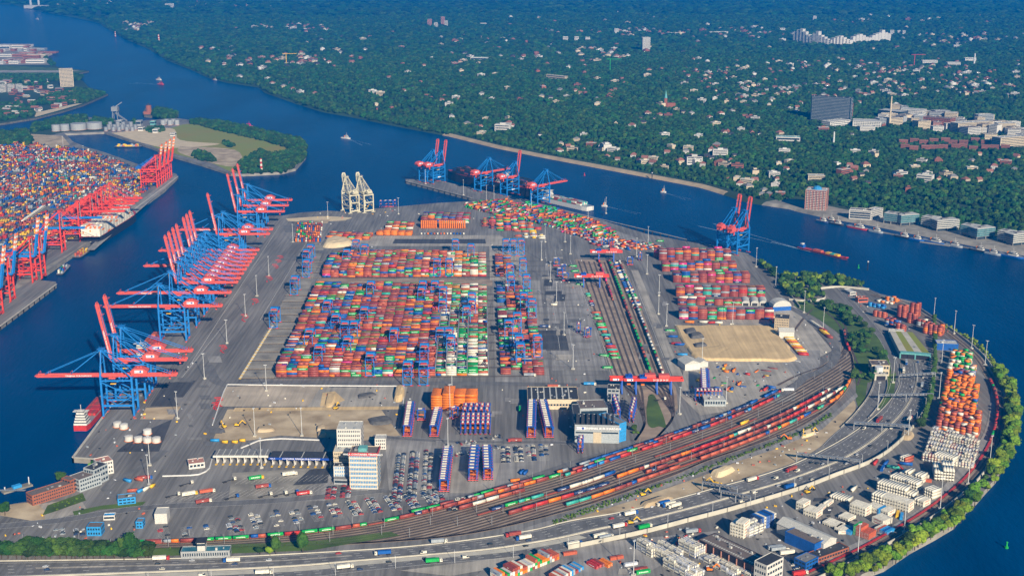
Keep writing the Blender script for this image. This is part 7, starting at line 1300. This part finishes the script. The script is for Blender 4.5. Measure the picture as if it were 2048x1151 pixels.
for x, y, c, l in ((573, 131, 'paint_yellow', 'left'), (1220, 144, 'paint_green', 'middle'), (1828, 133, 'paint_red', 'right')):
    p = NB(x, y); r = tag(bpy.data.objects.new('tower_crane', None), f'thin tower crane in the forest, {l} of the three', 'crane', 'tower cranes'); C.objects.link(r); r.location = p; obj('mast', MB().beam((0, 0, 0), (0, 0, 46), 2, 2, c), r); obj('jib', MB().beam((-14, 0, 46), (42, 0, 46), 1.5, 1.5, c), r)
p = NB(1331, 214); r = tag(bpy.data.objects.new('church', None), 'church with a green pointed spire among the trees', 'church'); C.objects.link(r); r.location = p; obj('wall', MB().box(-4, 4, -4, 4, 0, 26, 'wall_brick').box(4, 28, -6, 6, 0, 12, 'wall_brick'), r); obj('spire', MB().cyl((0, 0, 26), (0, 0, 50), 5, 'roof_teal', 8, .1), r)
# left bank buildings (village and aircraft works)
building('terraced_tower', (121, 174), (148, 173), 22, 62, 'wall_cream', 'roof_pale', 'cream high-rise with balcony grid on the left bank', floors=13, nwin=9, winh=.5)
for i in range(44):
    x = rc.uniform(-40, 80); y = rc.uniform(92, 129)
    if x > 70 and y < 100: continue
    w_ = rc.uniform(8, 40); building('factory_hall', (x, y), (x + w_, y), rc.uniform(20, 60), rc.uniform(6, 14), rc.choice(['wall_white', 'wall_grey', 'wall_cream', 'wall_brick', 'wall_brick']), rc.choice(['roof_pale', 'roof_grey', 'roof_pale', 'roof_red']), f'pale factory hall, {od(i + 1)} of the works behind the runway', floors=1, winh=.25, sides=(0,), group='works halls behind the runway')
building('hangar', (-20, 102), (20, 101), 90, 22, 'wall_white', 'roof_pale', 'large white hangar cut by the left frame edge', floors=1)
for i in range(70):
    y = rc.uniform(160, 236); xm = np.interp(y, [160, 175, 190, 210, 221, 236], [120, 150, 150, 150, 115, 60]); x = rc.uniform(-30, xm - 12)
    if 105 < x < 160 and y < 180: continue
    w_ = rc.uniform(6, 16); building('village_house', (x, y), (x + w_, y + rc.uniform(-1, 1)), rc.uniform(9, 16), rc.uniform(5, 11), rc.choice(['wall_brick', 'wall_brick', 'wall_white', 'wall_cream', 'wall_pink']), rc.choice(['roof_red', 'roof_dark', 'roof_grey', 'roof_red', 'roof_pale']), f'small house, {od(i + 1)} of the left bank village under the runway', floors=1, sides=(0,), roof='gable', group='left bank village houses')
for i in range(3): building('slab_block', (0 + i * 17, 185), (12 + i * 17, 184), 16, 26, 'wall_white', 'roof_grey', f'white and dark slab block, {["first", "second", "third"][i]} of three at the left edge', floors=6, winh=.5)
# ------------------------------------------------------------------ trees
def crown_mb(seed, n_lat=7, r=1.0, leafm='leaf_mid', clumps=90, squash=.85, lobes=7):
    rr_ = random.Random(seed); b = MB()
    cen = [(0, 0, .05, .72)] + [(.55 * math.cos(a) * rr_.uniform(.6, 1), .55 * math.sin(a) * rr_.uniform(.6, 1), rr_.uniform(-.3, .45), rr_.uniform(.34, .52)) for a in [2 * math.pi * i / lobes + rr_.random() for i in range(lobes)]]
    for cx, cy, cz, cr in cen:      # lumpy cores
        n1, n2_ = n_lat, n_lat - 2; V = []
        for j in range(n2_ + 1):
            th = math.pi * j / n2_
            for i in range(n1):
                ph = 2 * math.pi * (i + .5 * (j % 2)) / n1; k = cr * rr_.uniform(.78, 1.12); V.append((cx + k * math.sin(th) * math.cos(ph), cy + k * math.sin(th) * math.sin(ph), (cz + k * math.cos(th)) * squash))
        b.add(V, [(j * n1 + i, (j + 1) * n1 + i, (j + 1) * n1 + (i + 1) % n1, j * n1 + (i + 1) % n1) for j in range(n2_) for i in range(n1)], leafm)
    for _ in range(clumps):         # leaf tufts over the surface
        cx, cy, cz, cr = rr_.choice(cen); v = Vector((rr_.gauss(0, 1), rr_.gauss(0, 1), rr_.gauss(.3, 1))).normalized(); p = Vector((cx, cy, cz)) + v * cr * rr_.uniform(.9, 1.25); s = rr_.uniform(.05, .13)
        t = v.cross(Vector((rr_.random(), rr_.random(), rr_.random()))).normalized(); u_ = v.cross(t)
        q = [p + t * s, p + u_ * s * .9 + v * s * .5, p - t * s, p - u_ * s * .9 + v * s * .3]; b.add([(x.x, x.y, x.z * squash) for x in q], [(0, 1, 2, 3)], leafm)
    return b
def tree_t(seed, leafm, clumps=160, tall=1.0):
    b = crown_mb(seed, 8, leafm=leafm, clumps=clumps); cr = MB(); cr.v = [(x, y, (z * tall + 1.05 * tall + .25)) for x, y, z in b.v]; cr.n = b.n; cr.f = b.f; cr.m = b.m
    tr = MB().cyl((0, 0, -.1), (.02, 0, .8), .075, 'bark', 7, .05).cyl((0, 0, .6), (.25, .1, 1.2), .04, 'bark', 5, .02).cyl((0, 0, .55), (-.2, -.15, 1.15), .04, 'bark', 5, .02); return T('tree', None, [('trunk', tr), ('crown', cr)])
TREES = {m: [tree_t(s, 'leaf_' + m) for s in range(4)] for m in ('dark', 'mid', 'lime', 'rust')}; POPL = [tree_t(40 + s, 'leaf_mid', 200, 2.3) for s in range(2)]
CROWNN = {'dark': 'dark green', 'mid': 'mid green', 'lime': 'lime green', 'rust': 'russet'}
def plant(p, r, m, label, group, tpl=None, sc=None): tp = tpl or random.choice(TREES[m]); place('tree', tp, p, random.uniform(0, 6.28), label, group, sc or (r, r, r * random.uniform(.8, 1.1)), size=r * 2)
# willows on the outer bank
WB = curve([(1735, 1146), (1779, 1126), (1831, 1093), (1873, 1066), (1913, 1045), (1940, 1014), (1962, 995), (1990, 960), (2010, 931), (2028, 882), (2032, 840), (2030, 802), (2018, 771), (1986, 722), (1952, 686), (1893, 652)], step=7)
for i, p in enumerate(WB):
    x, y, _ = PX(p); gap = (955 < y < 1010 and i % 3)
    if gap: continue
    big = 1 if y > 740 else .42
    for k in range(2): q = p + normals(WB)[i] * (random.uniform(-2, 3) + k * 6 * big) * (1 if normals(WB)[i][0] < 0 else -1); plant((q[0], q[1], -1.5 - 0 * k), random.uniform(3.2, 7.2) * big, random.choice(['lime', 'lime', 'mid']) if k else 'lime', f'lime green willow, {od(i + 1)} along the outer bank counted from the bottom, {"inner" if k else "water"} side', 'willows along the outer bank')
for i in range(8): plant(G(1660 + i * 7.5, 1152 + (i % 3) * 5 - i * 1.0), random.uniform(4.5, 6), 'lime', f'lime green willow, {od(i + 1)} of the clump at the bottom edge', 'willows at the bottom edge')
# bottom left trees along the railway
for i in range(26):
    x = -5 + i * 12.2; 
    if x > 300: break
    for k in range(2): plant(G(x + random.uniform(-4, 4), 1117 - k * 10 + random.uniform(-2, 2)), random.uniform(5.2, 7.5), random.choice(['dark', 'mid', 'mid']), f'round green tree, {od(i + 1)} from left in the {"rear" if k else "front"} line beside the motorway', 'trees between railway and motorway')
for j, (x, y, r, tp, l) in enumerate(((262, 1113, 6.5, POPL[0], 'tall poplar taller than all others beside the motorway'), (248, 1112, 5, POPL[1], 'narrow poplar left of the tallest one'), (552, 1108, 5, POPL[0], 'dark poplar right of the signal box'), (606, 1106, 5.5, POPL[1], 'broad poplar standing alone by the freight train'))): plant(G(x, y), r, 'mid', l, 'poplars by the railway', tp, (r, r, r * .85))
for x, y, r, m, l in ((540, 1110, 4, 'lime', 'bright lime shrub tree between the poplars'), (520, 1108, 4, 'dark', 'small dark tree nearest the signal box'), (122, 965, 6, 'mid', 'round tree behind the brick quay office'), (74, 992, 3.5, 'lime', 'small tree left of the brick quay office'), (183, 940, 4, 'lime', 'yellowing tree by the stepped grey offices'), (190, 930, 4, 'mid', 'green tree by the quay corner'), (10, 1030, 6, 'mid', 'tree at the left frame edge'), (1840, 858, 7, 'mid', 'lone round tree beside the sand circle'), (1268, 862, 4, 'mid', 'bush tree right of the blue annex'), (252, 1003, 4, 'dark', 'tree beside the light blue cabin')): plant(G(x, y), r, m, l, None)
# hedge right of the motorway
for i in range(46): t = i / 45; plant(G(1868 + 20 * math.sin(t * 2.4) - t * 38, 640 + 215 * t) + np.array((0, 0, 0)), random.uniform(2.6, 4.4), 'mid', f'hedge tree, {od(i + 1)} down the strip between motorway and outer bays', 'hedge trees beside the motorway')
# park trees and river shrubs
PARK = GL([(1596, 608), (1650, 606), (1700, 622), (1745, 668), (1770, 715), (1775, 745), (1730, 770), (1705, 760), (1706, 700), (1660, 645)]); n = 0
for _ in range(420):
    x, y = random.uniform(PARK[:, 0].min(), PARK[:, 0].max()), random.uniform(PARK[:, 1].min(), PARK[:, 1].max())
    if not inpoly([x], [y], PARK)[0] or mnoise.noise((x * .02, y * .02, 0)) < -.05: continue
    n += 1; plant((x, y, 0), random.uniform(3, 5.5), random.choice(['dark', 'mid', 'mid']), f'park tree, {od(n)} in the green park beside the rail throat', 'trees in the park beside the rail throat')
    if n > 90: break
SHR = GL([(1517, 525), (1560, 556), (1600, 553), (1650, 551), (1690, 556), (1738, 577), (1645, 572), (1640, 580), (1650, 594), (1615, 600), (1580, 597), (1552, 560)]); n = 0
for _ in range(900):
    x, y = random.uniform(SHR[:, 0].min(), SHR[:, 0].max()), random.uniform(SHR[:, 1].min(), SHR[:, 1].max())
    if not inpoly([x], [y], SHR)[0]: continue
    n += 1; plant((x, y, -1), random.uniform(4, 6.5), random.choice(['dark', 'mid', 'mid', 'lime']), f'bushy tree, {od(n)} in the shrubbery on the river point', 'shrubbery on the river point')
    if n > 150: break
flush('tree', 'tree', 'bushes', 'further bushes and small trees in the park and on the river point', limit=299)
# ------------------------------------------------------------------ houses on the north bank
def house_t(wm, rm, kind):
    if kind == 'gable': w_ = MB().box(-6, 6, -4.5, 4.5, -1.5, 6, wm); r = MB().add([(-6.5, -5, 6), (6.5, -5, 6), (6.5, 5, 6), (-6.5, 5, 6), (-6.5, 0, 10.5), (6.5, 0, 10.5)], [(0, 1, 5, 4), (2, 3, 4, 5), (1, 2, 5), (3, 0, 4), (3, 2, 1, 0)], rm); wi = MB(); [wi.box(x, x + 1.2, -4.56, -4.5, z, z + 1.4, 'glass_dark') for x in (-4.6, -1.6, 1.2, 3.8) for z in (1, 3.8)]
    elif kind == 'hip': w_ = MB().box(-7, 7, -7, 7, -1.5, 7.5, wm); r = MB().add([(-7.6, -7.6, 7.5), (7.6, -7.6, 7.5), (7.6, 7.6, 7.5), (-7.6, 7.6, 7.5), (-2, 0, 12), (2, 0, 12)], [(0, 1, 5, 4), (1, 2, 5), (2, 3, 4, 5), (3, 0, 4), (3, 2, 1, 0)], rm); wi = MB(); [wi.box(x, x + 1.4, -7.06, -7, z, z + 1.6, 'glass_dark') for x in (-5.4, -2.2, .9, 4) for z in (1, 4.4)]
    else: w_ = MB().box(-11, 11, -6, 6, -1.5, 10, wm); r = MB().box(-11, 11, -6, 6, 10, 10.6, rm).box(-4, 4, -3, 3, 10.6, 12.4, wm); wi = MB(); [wi.box(-10, 10, -6.06, -6, z, z + 1.5, 'glass_dark') for z in (1.2, 4.4, 7.6)]
    return T('villa', None, [('wall', w_), ('roof', r), ('windows', wi)])
HT = {(wm, rm, k): house_t('wall_' + wm, 'roof_' + rm, k) for wm in ('white', 'cream', 'brick') for rm, k in (('red', 'gable'), ('dark', 'gable'), ('red', 'hip'), ('grey', 'hip'), ('pale', 'flat'), ('dark', 'flat'))}
HK = list(HT); HP = []; rc = random.Random(99); n = 0; CNT = {}
def put_house(px, py, big=1.0, key=None):
    global n
    p = NB(px, py); t, c = inland(p[0], p[1])
    if t < 45 or any((p[0] - q[0]) ** 2 + (p[1] - q[1]) ** 2 < 260 for q in HP[-250:]): return
    k = key or rc.choice([h for h in HK if h[0] != 'brick'] * 2 + HK); n += 1; HP.append(p)
    rowi = int(py // 12); CNT[rowi] = CNT.get(rowi, 0) + 1
    place('house', HT[k], p, rc.uniform(-.6, .6) + rc.choice((0, 0, 1.57)), None, 'houses among the trees of the north bank', big * rc.uniform(.8, 1.25), size=12); POOL['house'][-1] = POOL['house'][-1] if POOL.get('house') else None
clusters = [(980, 290, 45, 10, 14), (950, 258, 25, 8, 8), (1010, 245, 30, 10, 8), (1130, 300, 40, 10, 16), (1210, 300, 30, 14, 10), (1270, 330, 50, 12, 26), (1380, 320, 40, 25, 22), (1440, 320, 40, 30, 22), (1500, 370, 60, 20, 30), (1540, 395, 40, 10, 20), (1560, 340, 60, 25, 26), (1700, 340, 80, 25, 26), (1850, 350, 80, 30, 24), (1980, 340, 60, 30, 24), (1300, 240, 60, 20, 16), (1450, 240, 80, 25, 40), (1480, 180, 120, 25, 60), (1620, 190, 120, 25, 60), (1800, 180, 130, 30, 90), (1950, 170, 90, 30, 60), (1400, 150, 120, 20, 50), (1650, 140, 150, 18, 70), (1850, 140, 120, 15, 60), (1150, 180, 120, 30, 34), (900, 190, 120, 30, 26), (780, 215, 60, 12, 10), (560, 170, 40, 14, 16), (600, 125, 50, 12, 40), (480, 125, 40, 8, 20), (270, 55, 30, 7, 50), (560, 56, 60, 5, 40), (640, 62, 40, 6, 24), (430, 100, 60, 12, 14), (720, 110, 80, 20, 20), (880, 130, 100, 20, 20), (1050, 120, 120, 20, 30), (1230, 110, 90, 15, 30), (950, 80, 150, 14, 30), (1250, 65, 120, 8, 40), (1500, 70, 140, 10, 60), (1900, 80, 120, 14, 60), (230, 10, 120, 6, 40), (420, 12, 100, 5, 50), (550, 18, 60, 6, 24), (1800, 40, 150, 12, 30), (1200, 40, 200, 14, 20)]
for cx, cy, sx, sy, m in clusters:
    for _ in range(int(m * (.7 if cy < 215 else .5))): put_house(cx + rc.gauss(0, sx * .6), max(4, cy + rc.gauss(0, sy * .6)), 1.0 + .35 * (cy < 130))
for _ in range(60): put_house(rc.uniform(400, 2046), 60 + 330 * rc.random() ** 1.1)
for x, y, b_, k in ((884 + 122, 262, 1.5, ('white', 'pale', 'flat')), (903, 229, 1.2, ('white', 'grey', 'hip')), (1213, 299, 1.4, ('white', 'pale', 'flat')), (1440, 312, 1.3, ('white', 'pale', 'flat')), (1388, 324, 1.4, ('white', 'dark', 'flat')), (1440, 330, 1.3, ('brick', 'red', 'hip')), (1850, 363, 1.4, ('white', 'pale', 'flat')), (1153, 278, 1, ('cream', 'grey', 'hip')), (1372, 306, 1.2, ('white', 'grey', 'hip')), (480, 157, 1.4, ('white', 'grey', 'hip')), (536, 160, 1.2, ('white', 'pale', 'flat')), (630, 190, 1.1, ('cream', 'red', 'hip'))): put_house(x, y, b_, k)
# labels: number the houses from the left inside bands of equal height in the photograph
hs = sorted(POOL['house'], key=lambda e: -e[0]); keep = hs[:290]; bands = {}
BN = [(0, 250, 'hillside behind the slab tower'), (250, 285, 'band level with the hospital'), (285, 310, 'upper near hillside'), (310, 335, 'middle near hillside'), (335, 365, 'lower hillside above the beach'), (365, 520, 'band beside the brick residence')]
inv = {id(v): k for k, v in HT.items()}
for e in keep:
    x, y, _ = PX(np.array(e[2])); bd = next(b_[2] for b_ in BN if b_[0] <= float(y) < b_[1]); bands.setdefault(bd, []).append((float(x), e))
lab = {}
for bd, L in bands.items():
    for i, (x, e) in enumerate(sorted(L, key=lambda t: t[0])): k = inv[id(e[1])]; lab[id(e)] = f'{k[0]} house with {k[1]} {k[2]} roof, {od(i + 1)} from left, {bd}'
POOL['house'] = [(*e[:4], lab.get(id(e), ''), *e[5:]) for e in hs]
flush('house', 'house', 'further_houses', 'hundreds of distant white and red houses scattered through the forest')
# ------------------------------------------------------------------ woodland: instanced crowns (nobody could count them)
def clear_mask(xy, rad=5.5):
    pts = np.array([h[:2] for h in HP]); ok = np.ones(len(xy), bool); cell = 14.0; grid = {}
    for p in pts:
        gx, gy = int(p[0] // cell), int(p[1] // cell)
        for a in (-1, 0, 1):
            for b_ in (-1, 0, 1): grid.setdefault((gx + a, gy + b_), []).append(p)
    ks = np.floor(xy / cell).astype(int)
    for i, k in enumerate(map(tuple, ks)):
        L = grid.get(k)
        if L:
            for p in L:
                dx, dy = xy[i] - p
                if abs(dx) < rad and -8 < dy < rad: ok[i] = False; break
    return ok
LOW = []
protos = bpy.data.collections.new('woodland_sources')
def low_crown(seed, m, n1=7, lobes=4, clumps=26):
    b = crown_mb(seed, n1, leafm=m, clumps=clumps, squash=1.0, lobes=lobes); o = bpy.data.objects.new(f'crown', b.mesh('crown')); protos.objects.link(o); return o
for s in range(4): low_crown(100 + s, 'leaf_forest')
for s in range(2): low_crown(120 + s, 'leaf_dark')
low_crown(130, 'leaf_mid'); low_crown(131, 'leaf_mid')
def scatter(name, P, rad, zs=1.0, label=None, coll=None):
    me = bpy.data.meshes.new(name); me.vertices.add(len(P)); me.vertices.foreach_set('co', P.astype(np.float32).ravel()); at = me.attributes.new('rad', 'FLOAT', 'POINT'); at.data.foreach_set('value', rad.astype(np.float32)); me.update()
    o = tag(obj(name, me), label, kind='stuff'); md = o.modifiers.new('crowns', 'NODES'); g = bpy.data.node_groups.new(name, 'GeometryNodeTree'); md.node_group = g
    g.interface.new_socket('Geometry', in_out='INPUT', socket_type='NodeSocketGeometry'); g.interface.new_socket('Geometry', in_out='OUTPUT', socket_type='NodeSocketGeometry')
    N = g.nodes; gi, go = N.new('NodeGroupInput'), N.new('NodeGroupOutput'); ip = N.new('GeometryNodeInstanceOnPoints'); ci = N.new('GeometryNodeCollectionInfo'); ci.inputs['Collection'].default_value = coll or protos; ci.inputs['Separate Children'].default_value = True; ci.inputs['Reset Children'].default_value = True
    na = N.new('GeometryNodeInputNamedAttribute'); na.data_type = 'FLOAT'; na.inputs['Name'].default_value = 'rad'; rv = N.new('FunctionNodeRandomValue'); rv.data_type = 'FLOAT_VECTOR'; rv.inputs[0].default_value = (0, 0, 0); rv.inputs[1].default_value = (.3, .3, 6.28); cx = N.new('ShaderNodeCombineXYZ'); mu = N.new('ShaderNodeMath'); mu.operation = 'MULTIPLY'; mu.inputs[1].default_value = zs
    K = g.links; K.new(gi.outputs[0], ip.inputs['Points']); K.new(ci.outputs[0], ip.inputs['Instance']); ip.inputs['Pick Instance'].default_value = True; K.new(rv.outputs[0], ip.inputs['Rotation']); K.new(na.outputs[0], mu.inputs[0]); K.new(na.outputs[0], cx.inputs[0]); K.new(na.outputs[0], cx.inputs[1]); K.new(mu.outputs[0], cx.inputs[2]); K.new(cx.outputs[0], ip.inputs['Scale']); K.new(ip.outputs[0], go.inputs[0]); return o
def forest_points(y0, y1, sp, rmin, rmax, thin=None, tmin=32):
    P_ = []; dmax, dmin = G(1024, y0)[1], G(1024, y1)[1]; nx = int((dmax * .95) / sp); jj = np.arange(dmin, dmax, sp)
    X_, Y_ = np.meshgrid(np.arange(-nx, nx) * sp, jj); X_ = X_ + rng.uniform(-.5, .5, X_.shape) * sp; Y_ = Y_ + rng.uniform(-.5, .5, X_.shape) * sp
    x, y = X_.ravel(), Y_.ravel(); px, py, _ = PX(np.stack([x, y, x * 0 + 10], 1)); k = (px > -300) & (px < 2420) & (py > -40) & (py < 560); x, y = x[k], y[k]
    t, c = inland(x, y); k = (t > np.where(c < OFFC, 92, np.where(c > BC1, 9, tmin))); x, y, t, c = x[k], y[k], t[k], c[k]
    if thin is not None: k = rng.random(len(x)) < thin(x, y, t, c); x, y, t = x[k], y[k], t[k]
    k = clear_mask(np.stack([x, y], 1)); x, y = x[k], y[k]; r = rng.uniform(rmin, rmax, len(x)); return np.stack([x, y, hill(x, y) + r * .35], 1), r
BLK = [o for o in bpy.data.objects if o.type == 'EMPTY' and o.name.split('.')[0] in ('city_block', 'hospital', 'slab_tower', 'brick_terrace', 'high_rise', 'white_tower', 'far_block', 'school_hall', 'stepped_villa', 'church', 'power_station', 'office_pavilion', 'framed_office', 'brick_tower_block')]
for o in BLK:
    wl = next((c for c in o.children if c.name.startswith(('wall', 'body'))), None)
    if wl is None: continue
    xs = [v.co.x for v in wl.data.vertices]; ys = [v.co.y for v in wl.data.vertices]; a = o.rotation_euler.z
    for u in np.arange(min(xs) - 2, max(xs) + 3, 10):
        for v in np.arange(min(ys) - 22, max(ys) + 3, 10): HP.append(np.array((o.location.x + u * math.cos(a) - v * math.sin(a), o.location.y + u * math.sin(a) + v * math.cos(a), 0)))
def dens(x, y, t, c):
    v = np.array([mnoise.noise((a * .006, b_ * .006, 3)) for a, b_ in zip(x, y)]); town = np.clip((x - y * .12) / 900, 0, 1) * .18; return np.clip(.93 + .5 * v, .45, 1) - town
P1, r1 = forest_points(238, 520, 9.6, 3.4, 9.2, dens); P2, r2 = forest_points(120, 238, 14.5, 6, 11, dens); P3, r3 = forest_points(40, 120, 27, 11, 19, dens); P4_, r4 = forest_points(-20, 40, 60, 20, 42, dens)
print('forest', len(P1), len(P2), len(P3), len(P4_))
for nm, P, r, zs, l in (('woodland', P1, r1, .95, 'dense dark green woodland covering the hillside above the beach'), ('further_woodland', P2, r2, .85, 'dark woodland further back with scattered houses'), ('distant_woodland', P3, r3, .6, 'distant woodland fading to blue'), ('farthest_woodland', P4_, r4, .35, 'farthest woodland fading into blue haze')): scatter(nm, P, r, zs, l)
def fill(poly, sp, rmin, rmax, z=0):
    Q = GL(poly)[:, :2]; X_, Y_ = np.meshgrid(np.arange(Q[:, 0].min(), Q[:, 0].max(), sp), np.arange(Q[:, 1].min(), Q[:, 1].max(), sp)); x = X_.ravel() + rng.uniform(-.5, .5, X_.size) * sp; y = Y_.ravel() + rng.uniform(-.5, .5, X_.size) * sp; k = inpoly(x, y, Q); x, y = x[k], y[k]; r = rng.uniform(rmin, rmax, len(x)); return np.stack([x, y, z + r * .5], 1), r
parts = [fill(p, s, a, b_) for p, s, a, b_ in (([(404, 242), (455, 247), (521, 262), (601, 280), (613, 295), (612, 313), (591, 337), (563, 345), (487, 348), (468, 340), (560, 326), (580, 305), (575, 296), (500, 276), (420, 258), (398, 250)], 9, 6, 9), ([(480, 325), (520, 300), (545, 310), (590, 300), (600, 320), (560, 343), (490, 346), (475, 338)], 9, 5, 8), ([(390, 305), (415, 308), (435, 325), (400, 322), (386, 312)], 8, 6, 9),
     ([(304, 232), (310, 218), (330, 222), (357, 226), (352, 236), (330, 238)], 8, 6, 10), ([(60, 262), (66, 250), (120, 238), (170, 232), (175, 246), (110, 256), (70, 266)], 10, 6, 10), ([(182, 250), (188, 238), (226, 242), (222, 250)], 9, 6, 9), ([(-40, 270), (50, 262), (66, 276), (60, 292), (40, 285), (-40, 300)], 11, 6, 10), ([(262, 252), (268, 240), (276, 252)], 8, 5, 8), ([(380, 242), (400, 240), (402, 250), (384, 250)], 8, 5, 8), ([(290, 258), (325, 254), (328, 264), (296, 266)], 9, 4, 7),
     ([(444, 286), (458, 284), (470, 294), (452, 296)], 9, 5, 8), ([(-200, 152), (100, 152), (165, 152), (164, 162), (60, 165), (-200, 166)], 13, 7, 11), ([(60, 212), (100, 190), (160, 178), (214, 188), (170, 206), (120, 208)], 12, 6, 10), ([(-60, 215), (40, 205), (70, 228), (0, 245), (-60, 246)], 14, 6, 9), ([(40, 226), (62, 218), (68, 232), (45, 238)], 10, 8, 11), ([(-60, 168), (110, 168), (60, 178), (-60, 182)], 22, 6, 9), ([(88, 110), (96, 118), (112, 130), (104, 132), (90, 122)], 10, 6, 9))]
scatter('peninsula_trees', np.vstack([p[0] for p in parts]), np.concatenate([p[1] for p in parts]), 1.0, 'dark tree belts on the meadow peninsula and the left bank')
# riverside scrub on the terminal shore edges and grass strip beside the tracks
parts = [fill(p, s, a, b_) for p, s, a, b_ in (([(1100, 1043), (1209, 1004), (1279, 981), (1352, 957), (1420, 930), (1525, 892), (1605, 860), (1660, 826), (1665, 832), (1600, 868), (1420, 938), (1280, 988), (1110, 1050)], 2.6, .7, 1.9), ([(95, 1012), (165, 990), (170, 998), (110, 1022)], 5, .8, 2), ([(200, 1100), (640, 1082), (640, 1090), (200, 1106)], 9, .6, 1.8), ([(1265, 855), (1275, 850), (1280, 866), (1268, 872)], 4, 1.5, 3))]
sc_ = bpy.data.collections.new('scrub_sources'); protos = sc_; [low_crown(160 + s, 'leaf_scrub', 5, 3, 14) for s in range(3)]
scatter('trackside_scrub', np.vstack([p[0] for p in parts]), np.concatenate([p[1] for p in parts]), .8, 'low green scrub beside the outermost railway track', sc_)
